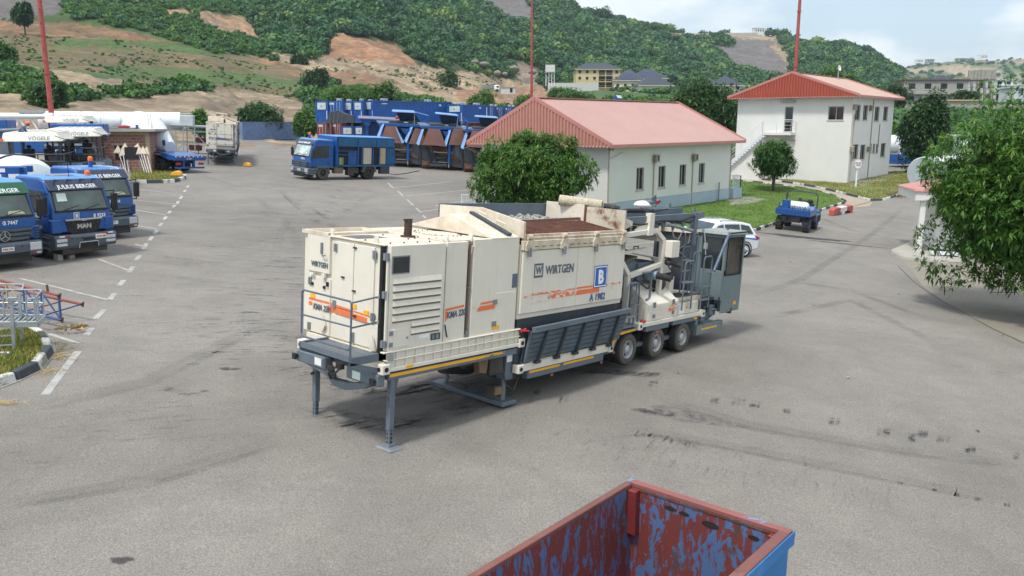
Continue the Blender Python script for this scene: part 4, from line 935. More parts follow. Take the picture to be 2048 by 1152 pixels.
    P(MB().box(7.12,1.18,2.36,7.16,2.36,2.76),'hopper_end_board',CREAM_TOP,hb);P(MB().box(7.10,1.12,2.3,7.17,1.18,2.76),'board_post',RUST,hb)
    P(MB().box(3.50,2.40,2.1,7.2,2.44,2.70),'hopper_back_board',GREY,hb)
    P(MB().hexa([(3.6,1.36,2.30),(7.1,1.36,2.30),(7.1,2.4,2.25),(3.6,2.4,2.25)],[(3.6,1.36,2.32),(7.1,1.36,2.32),(7.1,2.4,2.27),(3.6,2.4,2.27)]),'belt_cover',GREY,hb)
    t=MB()
    for i in range(420):
        u=5.6+abs(random.gauss(0,.55))*1.0 if i % 2 else 7.0-abs(random.gauss(0,.6));v=random.uniform(1.45,2.38);u=min(max(u,4.6),7.05);r=random.uniform(.02,.055);hgt=.12*math.exp(-((u-6.2)/.7)**2)
        t.ellip((u,v,2.32+hgt*random.random()),(r*1.4,r,r*.7),5,3)
    P(t,'gravel_heap',M('chippings',(.32,.31,.28),.9,var=.4,vs=12),hb,kind='stuff')
    # side skirt (dark lower part) and folded ramp
    P(MB().box(3.56,.08,-.38,7.2,W-.1,.655),'lower_housing',GREYD,bevel=.01)
    sk=P(MB().hexa([(3.74,-.04,-.36),(7.16,-.04,-.30),(7.16,.02,-.30),(3.74,.02,-.36)],[(3.74,-.16,.30),(7.30,-.16,.36),(7.30,-.10,.36),(3.74,-.10,.30)]),'folded_side_ramp',M('scuffed_slate',(.085,.115,.14),.5,var=.25,vs=3,dirt=.4,dcol=(.2,.2,.19)),bevel=.004)
    P(MB().bar((3.80,-.17,.34),(7.36,-.17,.40),.09,.10),'ramp_edge',GREY,sk)
    for i in range(5):
        u=4.15+i*.66;P(MB().bar((u-.02,-.07,-.36),(u+.1,-.185,.30),.06,.06,up=(0,1,0)).box(u-.10,-.09,-.42,u+.06,.0,-.36),'ramp_rib',GREYD,sk)
    for i in range(6):P(MB().bar((3.76,-.062-.02*i,-.26+i*.10),(7.2,-.062-.02*i,-.20+i*.10),.012,.012),'ramp_seam',GREYD,sk)
    P(MB().box(3.6,.0,-.56,6.92,.14,-.40).box(3.6,W-.14,-.56,6.92,W,-.4),'lower_frame',CREAM,bevel=.008)
    for u in (3.56,6.82):P(MB().box(u,-.03,-.58,u+.17,.14,-.40),'corner_casting',CREAM,bevel=.012);P(MB().lathe([(.045,0),(.045,.006),(0,.006)],(u+.09,-.031,-.49),(0,-1,0),10),'casting_hole',VOID)
    cf=P(MB().box(3.95,.04,-.76,6.70,.2,-.57).box(3.95,W-.2,-.76,6.70,W-.04,-.57).box(3.9,.2,-.7,12.5,W-.2,-.6),'trailer_chassis',GREY,bevel=.01)
    for a,b in ((4.0,5.02),(5.16,6.3)):P(MB().box(a,.032,-.64,b,.038,-.59),'reflective_tape',YELLOW,cf)
    for u in (4.75,6.6):P(MB().ellip((u,.02,-.79),(.05,.02,.035),8,5),'marker_lamp',M('brick_red_lens',(.3,.08,.05),.5),cf)
    # --- axles
    for i in range(3):
        u=7.72+i*1.31
        for s,v in ((-1,.03),(1,W-.03)):
            wheel(root,(u,v,gwz(7.7+i*.0)+.405-(i*.01)),(0,s,0),.40,.26,dusty=True,rimk=.58)
            wheel(root,(u,v-s*.30,gwz(7.7)+.405-(i*.01)),(0,s,0),.40,.26,dusty=True,rimk=.58)
        P(MB().tube((u,.3,-.64),(u,W-.3,-.64),.07,8),'axle',DARK)
    P(MB().box(6.80,.05,-.60,6.92,.3,-.20).hexa([(6.90,.04,-.55),(7.1,.04,-.55),(7.1,.4,-.55),(6.90,.4,-.55)],[(6.90,.04,-.35),(7.35,.04,-.16),(7.35,.4,-.16),(6.90,.4,-.35)]).box(7.3,.04,-.22,8.30,.5,-.14),'mudguard',GREY,bevel=.008)
    P(MB().add([(6.90,.034,-.50),(7.02,.034,-.46),(7.30,.034,-.24),(8.0,.034,-.20),(8.0,.034,-.155),(7.28,.034,-.18),(6.96,.034,-.40),(6.90,.034,-.42)],[(0,1,2,3,4,5,6,7)]),'reflective_tape',YELLOW,fixn=False)
    P(MB().box(8.45,.02,-.30,9.55,.5,-.16),'mudguard',GREY,bevel=.008);P(MB().box(9.75,.02,-.28,11.0,.5,-.15),'mudguard',GREY,bevel=.008)
    P(MB().box(10.85,.014,-.24,11.0,.019,-.18),'reflective_tape',YELLOW)
    P(MB().ellip((8.95,.0,-.36),(.05,.02,.035),8,5).ellip((7.05,.0,-.62),(.05,.02,.035),8,5),'marker_lamp',MATS['brick_red_lens'])
    # --- rear deck
    dk=P(MB().box(7.25,.3,-.16,11.35,W-.1,-.03).box(8.05,.0,-.16,11.35,.3,-.05),'rear_deck',CREAM,bevel=.01)
    P(MB().box(7.28,.0,-.09,8.0,.7,-.05),'checker_plate',GREYL,bevel=.004)
    for u in (8.02,11.18):P(MB().box(u,-.04,-.20,u+.18,.14,-.02),'corner_casting',CREAM,bevel=.012);P(MB().lathe([(.04,0),(.04,.006),(0,.006)],(u+.09,-.041,-.11),(0,-1,0),10),'casting_hole',VOID)
    P(MB().ellip((8.25,-.0,.0),(.09,.07,.05),8,5),'red_cap',RED)
    # pump box with sloping lid
    P(MB().prism([(8.5,-.04),(9.95,-.04),(9.95,.36),(9.55,.62),(9.35,.84),(8.35,.84),(8.45,.36)],'y',.9,.92),'rear_plate',CREAM)
    pb=P(MB().hexa([(8.50,.02,-.04),(9.93,.02,-.04),(9.93,.95,-.04),(8.50,.95,-.04)],[(8.50,.02,.36),(9.93,.02,.36),(9.93,.95,.36),(8.50,.95,.36)]).hexa([(8.50,.02,.361),(9.93,.02,.361),(9.93,.95,.361),(8.50,.95,.361)],[(8.50,.62,.80),(9.93,.62,.80),(9.93,.95,.80),(8.50,.95,.80)]),'pump_box',CREAM,bevel=.008)
    P(MB().box(8.44,.56,.80,9.98,.72,.86),'lid_rail',GREY,pb);P(MB().tube((9.2,.38,.60),(9.2,.34,.66),.04,8),'lid_knob',BLACK,pb)
    for u in (8.75,9.68):
        P(MB().box(u-.05,.0,.29,u+.05,.03,.42).box(u-.05,-.0,.03,u+.05,.015,.12),'hinge',GREYL,pb)
    for a,b,l0,l1 in ((9.0,9.5,.22,.25),(9.5,9.85,.24,.29),(9.45,9.85,.12,.21),(8.65,9.2,.10,.18)):P(MB().add([(a,.014,l0),(b,.014,l0+.01),(b,.014,l1+.01),(a,.014,l1)],[(0,1,2,3)]),'painted_band',STRIPEX if a<9.4 else STRIPEW,pb,fixn=False)
    cb=P(MB().box(9.98,.03,-.04,11.05,.9,.26),'valve_box',CREAM,bevel=.01)
    P(MB().box(10.02,.024,.0,10.30,.029,.22),'valve_door',WHITE,cb);P(MB().box(10.36,.022,.10,10.46,.028,.16),'warning_label',YELLOW,cb)
    P(MB().box(9.98,.05,.26,11.0,.9,.42).box(11.05,.2,-.04,11.45,1.2,.34),'step_box',CREAM_TOP);P(MB().box(10.0,.06,.421,10.98,.5,.44),'checker_plate',DARK)
    # ladders / rails
    def ladder(u0,u1,w0,w1,v=.0,rungs=3,n='ladder',lean=.0):
        P(MB().path([(u0,v,w0),(u0+lean,v,w1-.08),(u0+.06+lean,v,w1),(u1-.06+lean,v,w1),(u1+lean,v,w1-.08),(u1,v,w0)],.022,7),n,GREY,smooth=True)
        for i in range(rungs):
            w=w0+.22+i*(w1-w0-.3)/max(1,rungs-0);P(MB().box(u0+.01,v-.03,w,u1-.01,v+.05,w+.03),'rung',GREYL)
    ladder(7.36,7.75,-.05,1.0,-.03,1,lean=.04);ladder(7.78,8.15,-.05,.95,.10,3,lean=-.04)
    P(MB().path([(8.02,-.02,1.22),(8.35,-.02,1.22),(8.42,-.02,1.14),(8.42,-.02,.58),(8.30,.0,.52)],.03,8),'grab_rail',GREY,smooth=True)
    ladder(10.02,10.50,.10,1.38,-.04,2);ladder(10.36,10.78,.25,1.72,.25,4);ladder(10.98,11.42,.05,1.46,-.06,3);ladder(10.9,11.3,.2,1.55,.22,1)
    # tall cream frame
    P(MB().bar((7.85,.3,0),(7.85,.3,1.15),.12,.12).bar((7.85,.3,1.10),(9.35,.3,1.32),.12,.12).bar((9.35,.3,.0),(9.35,.3,1.98),.12,.12).bar((7.85,.3,1.15),(7.55,.3,1.45),.12,.12).bar((9.35,.3,1.94),(8.95,.3,2.2),.12,.12).bar((8.95,.3,2.18),(7.3,.3,2.1),.12,.12)
      .bar((9.35,2.1,0),(9.35,2.1,1.98),.12,.12).bar((8.95,2.1,2.2),(7.3,2.1,2.1),.12,.12).bar((9.35,.3,1.94),(9.35,2.1,1.94),.1,.1).bar((8.95,.3,2.18),(8.95,2.1,2.2),.1,.1).bar((7.3,.3,1.86),(8.9,.3,1.90),.06,.06).box(7.26,.2,1.5,7.34,.4,2.2),'support_frame',CREAM,bevel=.01)
    P(MB().prism([(8.5,2.08),(8.75,2.08),(8.75,2.62),(8.55,2.62),(8.55,2.3)],'y',.22,.36).prism([(8.0,2.2),(8.6,2.2),(8.6,2.4),(8.2,2.3)],'y',.3,.34),'pivot_bracket',CREAM)
    P(MB().box(9.42,.05,1.50,9.80,.32,1.92),'switch_box',CREAM,bevel=.01);P(MB().box(9.80,.06,1.52,9.815,.31,1.90),'switch_box_side',M('pale_blue_panel',(.42,.48,.55),.4))
    P(MB().ellip((9.6,.2,1.36),(.16,.12,.09)).tube((9.7,.2,1.34),(9.9,.05,1.28),.07,10).path([(9.4,.2,1.45),(9.5,.1,1.2),(9.75,.2,1.2)],.02),'hose_bundle',DARK)
    # mixer and belt group
    P(MB().prism([(7.26,1.15),(8.5,1.42),(8.9,1.26),(8.9,.95),(8.4,.55),(7.26,.35)],'y',.55,2.1),'mixer_body',GREY,bevel=.03)
    P(MB().prism([(7.26,1.18),(8.2,1.40),(8.55,1.50),(8.55,1.54),(8.15,1.47),(7.26,1.24)],'y',.5,2.15),'rubber_cover',DUST)
    P(MB().prism([(7.3,1.38),(8.3,1.62),(8.5,1.60),(8.5,1.66),(8.3,1.70),(7.3,1.48)],'y',.7,2.0),'rubber_flap',DUST)
    P(MB().path([(8.35,.5,1.72),(8.35,.5,1.78),(8.55,.5,1.78),(8.55,.5,1.72)],.015),'grab_handle',BLACK)
    P(MB().bar((7.2,.5,1.62),(8.9,.5,1.70),.08,.08),'cover_edge',CREAM)
    P(MB().lathe([(.05,0),(.15,.01),(.17,.06),(.17,.16),(.12,.18),(.12,.30),(.001,.30)],(9.0,.5,1.08),(.25,-1,-.1),16),'gearbox',M('motor_bluegrey',(.16,.22,.27),.45,dirt=.3),smooth=True)
    P(MB().tube((9.08,.22,1.05),(9.22,-.12,1.0),.085,12).box(9.17,-.14,.98,9.28,-.06,1.10),'motor',BLACK,smooth=True)
    P(MB().box(8.6,.5,.9,9.3,.56,1.35),'drive_plate',GREY)
    P(MB().lathe([(.001,0),(.55,.0),(.55,.7),(.001,.7)],(9.95,.95,.62),(0,1,0),24).prism([(9.3,.9),(9.9,1.3),(10.6,1.2),(10.7,.5),(9.4,.3)],'y',.9,1.5),'drum',GREYG,smooth=True)
    P(MB().prism([(9.45,1.42),(10.45,1.28),(10.45,1.0),(10.1,.98)],'y',.62,.68).hexa([(9.45,.6,1.42),(10.5,.6,1.28),(10.5,1.6,1.34),(9.45,1.6,1.48)],[(9.45,.6,1.45),(10.5,.6,1.31),(10.5,1.6,1.37),(9.45,1.6,1.51)]),'drum_cover',M('cream_cover',(.66,.62,.52),.5,dirt=.2))
    P(MB().box(9.9,.30,.42,10.1,.45,.95),'cover_stay',CREAM)
    P(MB().box(7.3,1.0,.36,8.8,2.2,1.1).box(7.4,.55,.36,7.8,.9,.8).path([(7.4,.5,.5),(7.7,.4,.8),(8.2,.45,.7),(8.4,.4,1.0)],.03).path([(8.5,.45,.95),(8.9,.35,.7),(9.3,.4,.9)],.03).ellip((9.6,.5,.75),(.3,.2,.2),9,6),'engine_block',DARK,bevel=.03);P(MB().box(7.3,.6,.0,9.2,2.2,.36).box(9.4,.95,.0,11.2,2.3,.6),'equipment_tray',GREYD)
    # --- discharge conveyor, folded over the top
    cv=P(MB().bar((7.3,.35,2.42),(10.95,.35,2.50),.05,.20).bar((7.3,1.65,2.45),(12.6,1.65,2.52),.05,.20).box(7.22,.28,2.25,7.6,1.7,2.62).bar((10.95,.35,2.5),(12.3,.8,2.5),.05,.18),'conveyor_frame',GREY,bevel=.008)
    for i in range(7):P(MB().tube((7.9+i*.5,.4,2.36),(7.9+i*.5,1.6,2.36),.055,8),'idler_roller',DARK,cv);P(MB().prism([(7.8+i*.5,2.36),(7.95+i*.5,2.36),(7.9+i*.5,2.18),(7.85+i*.5,2.14)],'y',.32,.36),'roller_bracket',GREY,cv)
    P(MB().add([(7.4,.42,2.30),(10.9,.42,2.34),(10.9,1.6,2.34),(7.4,1.6,2.30),(7.4,1.0,2.22),(10.9,1.0,2.26)],[(0,1,5,4),(4,5,2,3)]),'belt',DUST,cv)
    P(MB().add([(7.6,.42,2.10),(9.6,.42,2.12),(9.6,1.6,2.12),(7.6,1.6,2.10)],[(0,1,2,3)]),'belt',DUST,cv)
    P(MB().path([(7.4,.5,2.62),(8.1,.6,2.66),(8.9,.75,2.64),(9.3,.9,2.62)],.055,10),'corrugated_hose',BLACK,cv,smooth=True)
    P(MB().path([(7.6,.3,2.40),(8.3,.3,2.34),(9.2,.3,2.42),(10.2,.3,2.40),(10.9,.3,2.52),(11.05,.3,2.4),(11.05,.3,1.9)],.022,6).path([(8.2,.8,2.6),(9.5,.7,2.62),(10.5,.9,2.66)],.02),'cable',BLACK,cv,smooth=True)
    P(MB().bar((10.95,.32,2.62),(11.0,.32,1.75),.10,.12).bar((10.95,1.6,2.6),(11.0,1.6,1.75),.1,.12),'conveyor_post',GREY,cv)
    P(MB().tube((9.55,.3,2.32),(10.7,.22,2.14),.045,10).tube((9.4,.3,2.34),(9.6,.3,2.31),.06,10),'ram',GREYL,cv,smooth=True)
    P(MB().path([(9.7,.25,2.2),(9.75,.22,2.0),(9.95,.2,1.92),(10.1,.2,2.1),(10.2,.2,2.15)],.018).path([(10.3,.2,2.1),(10.35,.2,1.85),(10.5,.2,1.8),(10.55,.2,2.05)],.018),'hydraulic_hose',M('grey_hose',(.16,.14,.13),.6),cv)
    P(MB().tube((7.5,.95,2.76),(7.05,1.9,2.82),.13,14),'brush_roller',M('bristle',(.50,.44,.32),.95,var=.35,vs=22,bump=1,bs=60),cv,smooth=True)
    P(MB().tube((7.52,.92,2.76),(7.75,.6,2.70),.07,10).ellip((7.66,.72,2.72),(.10,.12,.09)),'brush_motor',DARK,cv)
    P(MB().prism([(7.2,2.28),(7.5,2.36),(7.5,2.46),(7.2,2.54)],'y',.05,.3),'deflector',CREAM_TOP,cv)
    mt=P(MB().ellip((10.6,1.75,2.70),(.34,.22,.12),12,8),'drum_motor_cowl',WHITE,cv,smooth=True)
    P(MB().ellip((10.7,1.6,2.78),(.12,.10,.07),8,5).prism([(10.78,2.72),(11.0,2.74),(10.98,3.0),(10.76,2.9)],'y',1.58,1.60).path([(11.0,1.6,2.66),(11.15,1.6,2.85),(11.25,1.6,2.8)],.03),'motor_fittings',GREY,cv);P(MB().box(11.02,1.55,2.74,11.14,1.65,2.83),'red_valve',RED,cv)
    for u,v in ((11.9,1.66),(10.95,.35),(10.4,1.66)):P(MB().prism([(u-.05,2.6),(u+.05,2.6),(u+.04,2.75),(u-.04,2.75)],'y',v-.01,v+.02),'lifting_eye',GREY,cv)
    # dark guard screen behind
    sc=P(MB().hexa([(11.65,1.85,.3),(12.2,.8,.3),(12.26,.84,.3),(11.71,1.89,.3)],[(11.65,1.85,2.1),(12.2,.8,2.1),(12.26,.84,2.1),(11.71,1.89,2.1)]).box(11.6,1.8,.2,11.68,1.9,2.2),'guard_screen',GREYD)
    for a,b in (((11.66,1.75,1.0),(12.15,.82,1.9)),((11.66,1.75,1.9),(12.15,.82,1.0)),((11.62,1.85,.3),(11.62,1.85,2.1)),((12.15,.8,.3),(12.15,.8,2.1))):P(MB().bar(a,b,.03,.03),'screen_brace',GREY,sc)
    P(MB().bar((11.62,1.8,2.02),(12.15,.8,2.02),.04,.12),'screen_rail',CREAM_TOP,sc)
    # --- operator cabin
    cb=P(MB().box(12.16,-.06,.16,12.2,.75,1.0).box(12.16,.75,.12,13.32,.79,2.0).box(12.2,-.06,-.20,13.34,-.02,.86).box(13.30,-.02,-.2,13.34,.79,2.0).box(12.16,-.06,1.0,12.26,.02,2.0).box(13.22,-.06,.86,13.34,.02,2.0).box(12.26,-.06,1.92,13.22,-.02,2.0).box(12.16,-.02,1.9,12.2,.75,2.0).box(12.16,.67,1.0,12.2,.75,1.9).box(12.2,-.02,-.15,13.3,.75,-.1),'cabin_shell',GREYG,bevel=.012)
    P(MB().hexa([(12.08,-.12,2.0),(13.42,-.12,2.0),(13.42,.84,2.0),(12.08,.84,2.0)],[(12.14,-.06,2.10),(13.36,-.06,2.10),(13.36,.78,2.10),(12.14,.78,2.10)]),'cabin_roof',M('cabin_roof_grey',(.26,.29,.28),.6,dirt=.4),cb,bevel=.015)
    P(MB().box(12.30,-.035,.88,13.20,-.03,1.9),'cabin_window',GLASSB,cb);P(MB().box(12.17,.05,1.0,12.175,.66,1.9),'cabin_window',GLASSD,cb)
    for q in (MB().box(12.27,-.07,.85,13.22,-.058,.89),MB().box(12.27,-.07,1.89,13.22,-.058,1.93),MB().box(12.27,-.07,.89,12.31,-.058,1.89),MB().box(13.18,-.07,.89,13.22,-.058,1.89)):P(q,'window_seal',BLACK,cb)
    P(MB().box(12.3,.2,.3,12.8,.6,.8).box(12.3,.2,.8,12.4,.6,1.4),'operator_seat',BLACK,cb)
    P(MB().tube((12.22,-.14,2.06),(13.4,-.14,2.08),.022,8),'cable',BLACK,cb);P(MB().lathe([(.03,0),(.045,.01),(.03,.02)],(12.9,.3,2.11),(.3,.3,1),10),'lifting_eye',GREYG,cb)
    P(MB().box(12.95,-.066,-.02,13.1,-.061,.08),'warning_label',YELLOW,cb)
    P(MB().tube((11.5,-.1,1.05),(12.12,-.12,2.0),.045,10).tube((11.45,-.1,.95),(11.5,-.1,1.05),.02,8).tube((12.12,-.12,2.0),(12.2,-.1,2.1),.018,8),'gas_strut',M('strut_blue',(.07,.10,.17),.4),cb,smooth=True)
    P(MB().path([(11.1,.1,2.2),(11.12,.05,1.9),(11.13,.0,1.5)],.015).box(11.09,-.02,1.66,11.17,.06,1.82),'chain',GALV)
    # --- tail of the trailer
    tl=P(MB().box(11.1,.03,-.72,12.6,.18,-.45).box(11.1,.18,-.62,12.6,W-.2,-.5).box(11.12,.10,-.6,11.25,.4,-.05),'trailer_tail',GREYG,bevel=.01)
    P(MB().box(11.35,.024,-.60,12.25,.029,-.55),'reflective_tape',YELLOW,tl)
    P(MB().prism([(11.3,-.45),(11.6,-.1),(11.9,-.1),(12.2,.15),(12.5,.1),(12.5,-.35),(12.2,-.45)],'y',.3,.36).box(11.5,.4,-.45,12.1,1.6,.15).tube((12.3,.3,-.3),(12.3,.3,.0),.14,12).bar((11.3,.3,.22),(12.2,.3,.26),.08,.10).prism([(11.35,-.35),(11.55,-.4),(11.75,.1),(11.65,.12)],'y',.1,.16),'tail_linkage',GREY,bevel=.01)
    P(MB().prism([(12.15,-.15),(12.4,-.15),(12.42,.28),(12.15,.26)],'y',-.02,.02).box(12.4,-.02,-.22,12.8,.04,-.08).box(12.8,-.06,-.26,12.9,.1,-.1),'hinge_plate',GREYD)
    P(MB().lathe([(.06,0),(.24,.0),(.26,.05),(.24,.1),(.06,.1)],(11.55,.2,.03),(0,-1,0),18,closed=True).path([(11.2,.1,.22),(11.5,.05,.26),(12.0,.1,.24)],.035),'coiled_hose',BLACK,smooth=True)
plant=thing('recycling_plant_trailer','cream mobile asphalt recycling plant on a three axle trailer in the middle of the yard','asphalt plant',KM)
build_plant(plant)
# ================================================================== TRUCKS
NAVY=M('navy_visor',(.02,.03,.065),.3,coat=.3);GREENV=M('green_visor',(.015,.10,.05),.35)
BUMP=M('grey_bumper_plastic',(.075,.095,.12),.5,var=.1,dirt=.2)
ROOFB=M('chalky_blue_roof',(.10,.27,.58),.5,var=.15,dirt=.15,dcol=(.3,.4,.55))
ROOFW=Mpeel('flaking_blue_roof',(.08,.22,.52),(.5,.53,.54),(.3,.33,.35),1.6,.55,.6,.2,(1,1,1))
WT=M('windscreen_notice',(.62,.72,.68),.5)
def truck_cab(root,brand,number,visor=NAVY,roof=ROOFB,name_txt='JULIUS BERGER',high=0.0,glass=GLASS,interior=False,beacon=True):
    """cab in local coordinates: x forward, front axle at x=0, y left, z up from the ground"""
    P=lambda mb,n,m,par=root,**k:mb.build(n,m,par,**k)
    H=2.95+high;man=brand=='M'
    prof=[(-.95,1.0),(-.95,H-.12),(-.85,H-.03),(.45,H),(.78,H-.10),(.90,H-.42),(1.20,1.86),(1.24,1.2),(1.24,1.0)]
    cab=P(MB().prism(prof,'y',-1.17,1.17),'cab',BLUE,bevel=.07,bseg=2,smooth=True)
    P(MB().prism([(-.90,H-.06),(-.84,H-.01),(.44,H+.02),(.70,H-.05),(.70,H-.10),(-.90,H-.12)],'y',-1.10,1.10),'roof_panel',roof,cab,bevel=.03)
    if man:
        P(MB().box(-.25,-.45,H+.0,.28,.35,H+.045),'roof_hatch',GREYL,cab,bevel=.015)
        for i in range(4):P(MB().box(.74,-.75+i*.5,H-.09,.98,-.72+i*.5,H-.05),'visor_arm',BLACK,cab)
    else:P(MB().box(-.4,-.35,H+.0,.2,.35,H+.03),'roof_hatch',ROOFB,cab,bevel=.01)
    # sun visor with the owner's name
    def fr(z):                                 # front surface x at height z
        pts=[(1.0,1.24),(1.2,1.24),(1.86,1.20),(H-.42,.90),(H-.10,.78),(H,.45)]
        for (a,xa),(b_,xb) in zip(pts,pts[1:]):
            if a <= z <= b_:return xa+(xb-xa)*(z-a)/(b_-a)
        return .5
    zt,zb=H-.06,H-.42
    vz=P(MB().prism([(fr(zt)-.02,zt),(fr(zt)+.08,zt),(fr(zb)+.14,zb),(fr(zb)+.02,zb)],'y',-1.12,1.12),'sun_visor',visor,cab,bevel=.02)
    d=Vector((fr(zt)+.08-(fr(zb)+.14),0,zt-zb)).normalized();o=Vector((fr(zb)+.14,0,zb))+d*.07
    tw=1.62 if man else 1.5
    text(name_txt,WPRINT,vz,.235,o,(0,1,0),d,bold=.003,sx=.98,align='CENTER')
    # windscreen
    z0,z1=1.82,H-.44;sd=Vector((fr(z1)-fr(z0),0,z1-z0)).normalized();off=Vector((sd.z,0,-sd.x))
    a=Vector((fr(z0),0,z0));b2=Vector((fr(z1),0,z1))
    def quad(y0a,y1a,y0b,y1b,lift,p=a,q=b2):return MB().add([p+Vector((0,y0a,0))+off*lift,p+Vector((0,y1a,0))+off*lift,q+Vector((0,y1b,0))+off*lift,q+Vector((0,y0b,0))+off*lift],[(0,1,2,3)])
    P(quad(-1.08,1.08,-1.02,1.02,.014,a-sd*.04,b2+sd*.04),'screen_seal',BLACK,cab,fixn=False);ws=P(quad(-1.02,1.02,-.97,.97,.02),'windscreen',glass,cab,fixn=False)
    P(quad(-.88,-.50,-.86,-.5,.028,a+sd*.34,a+sd*.64),'paper_notice',WT,cab,fixn=False) if man else P(quad(.2,.8,.25,.7,.026,a+sd*.04,a+sd*.16),'papers',M('yellowed_paper',(.42,.45,.30),.6),cab,fixn=False)
    for y0 in (-.75,.1):P(MB().bar(a+Vector((.05,y0,.02)),a+Vector((.02,y0+.6,.16)),.02,.02,up=(1,0,0)),'wiper',BLACK,cab)
    P(MB().box(1.19,-1.05,1.76,1.26,1.05,1.82),'wiper_cowl',BLACK,cab)
    text(number,WPRINT,cab,.185,(1.232,.42 if man else .0,1.50 if man else 1.53),(0,1,0),(0,0,1),bold=.005,sx=.95)
    if man:
        P(MB().box(1.225,-.37,1.50,1.236,-.15,1.73),'emblem_white',WPRINT,cab);P(MB().box(1.236,-.345,1.525,1.242,-.175,1.705),'emblem_blue',MATS['emblem_blue'],cab)
        text('B',WPRINT,cab,.17,(1.245,-.26,1.555),(0,1,0),(0,0,1),bold=.008,align='CENTER')
        g=P(MB().prism([(-.72,1.44),(.72,1.44),(.60,1.02),(.42,.95),(-.42,.95),(-.60,1.02)],'x',1.235,1.275),'grille',M('gloss_black',(.015,.016,.018),.25),cab,bevel=.01)
        P(MB().prism([(-.74,1.49),(.74,1.49),(.72,1.43),(.12,1.43),(.05,1.40),(-.05,1.40),(-.12,1.43),(-.72,1.43)],'x',1.24,1.30),'grille_bar',CHROME,g,bevel=.008)
        text('MAN',CHROME,g,.22,(1.275,.0,1.14),(0,1,0),(0,0,1),bold=.014,sx=1.15,align='CENTER',ext=.012)
        for y0,y1 in ((-1.24,-.86),(.86,1.24)):P(MB().box(1.05,y0,1.0,1.27,y1,1.5),'corner_panel',BLUE,cab,bevel=.03)
    else:
        g=P(MB().prism([(-.98,1.40),(.98,1.40),(.90,1.0),(.70,.88),(-.70,.88),(-.90,1.0)],'x',1.225,1.25),'grille',M('grille_black',(.02,.02,.022),.5),cab)
        for z,hw in ((1.33,.98),(1.18,.92),(1.03,.86)):P(MB().prism([(-hw,z+.06),(hw,z+.06),(hw-.03,z-.03),(hw*.35,z-.05),(0,z-.0),(-hw*.35,z-.05),(-hw+.03,z-.03)],'x',1.25,1.30),'grille_slat',BUMP,g,bevel=.01)
        st=P(MB().lathe([(.155,0),(.175,.0),(.175,.02),(.155,.02)],(1.30,0,1.16),(1,0,0),24,closed=True),'star_emblem',CHROME,g)
        for k in range(3):
            t=R_(90+120*k);P(MB().bar((1.31,0,1.16),(1.31,.16*math.cos(t),1.16+.16*math.sin(t)),.03,.02,up=(1,0,0)),'star_point',CHROME,st)
        for s in (-1,1):
            P(MB().box(1.02,s*1.0,.98,1.26,s*1.24,1.42),'corner_panel',BLUE,cab,bevel=.03)
            for k in range(4):P(MB().box(1.262,s*1.03,1.06+k*.09,1.27,s*1.21,1.10+k*.09),'corner_slot',BLACK,cab)
        P(MB().tube((1.232,0,1.6),(1.25,0,1.6),.045,12),'badge',CHROME,cab)
    # bumper
    bm=P(MB().prism([(1.0,.42),(1.36,.42),(1.42,.55),(1.42,.86),(1.34,.94),(1.0,.94)],'y',-1.24,1.24),'bumper',BUMP,bevel=.04,bseg=2)
    for s in (-1,1):
        y=s*.98
        if man:P(MB().box(1.40,y-.2,.70,1.432,y+.2,.82).box(1.40,y-.2,.55,1.43,y+.2,.65),'headlight',LAMP,bm,bevel=.008);P(MB().box(1.38,s*.66,.88,1.428,s*.86,.92),'reflector',RED,bm);P(MB().box(1.38,s*.87,.88,1.428,s*1.07,.92),'reflector',WHITE,bm)
        else:P(MB().prism([(y-.2,.62),(y+.2,.62),(y+.2,.88),(y-.14*s-.06,.88),(y-.2,.80)],'x',1.38,1.432),'headlight',LAMP,bm,bevel=.008);P(MB().box(1.38,s*.86,.50,1.43,s*.98,.55),'reflector',RED,bm);P(MB().box(1.38,s*1.0,.50,1.43,s*1.16,.56),'fog_lamp',LAMP,bm)
    P(MB().box(1.36,.35 if man else -.2,.72 if man else .66,1.434,.78 if man else .22,.88 if man else .80),'number_plate',PLATEW,bm)
    text('BWR 980' if man else ('NRE 758' if number != 'B 7984' else 'XB 471'),M('plate_red',(.45,.08,.05),.5),bm,.10,(1.436,.40 if man else -.16,.765 if man else .70),(0,1,0),(0,0,1),sx=.9)
    P(MB().box(1.36,-.30,.46,1.434,.42,.62) if man else MB().box(1.36,-.75,.46,1.426,.75,.58),'bumper_opening',VOID,bm)
    if man:P(MB().path([(1.44,-.33,.44),(1.44,-.30,.64),(1.44,.42,.64),(1.44,.45,.44)],.014),'bumper_rim',CHROME,bm);P(MB().box(1.38,-.15,.70,1.43,.30,.80),'tow_cover',BLACK,bm)
    for y in ((-.6,-.4,-.2,.9) if man else (-.5,.5)):P(MB().lathe([(.03,0),(.03,.004),(0,.004)],(1.42,y,.80),(1,0,0),8),'bumper_hole',VOID,bm)
    P(MB().box(.7,-.9,.22,1.3,.9,.42),'underrun_guard',DARK,bm)
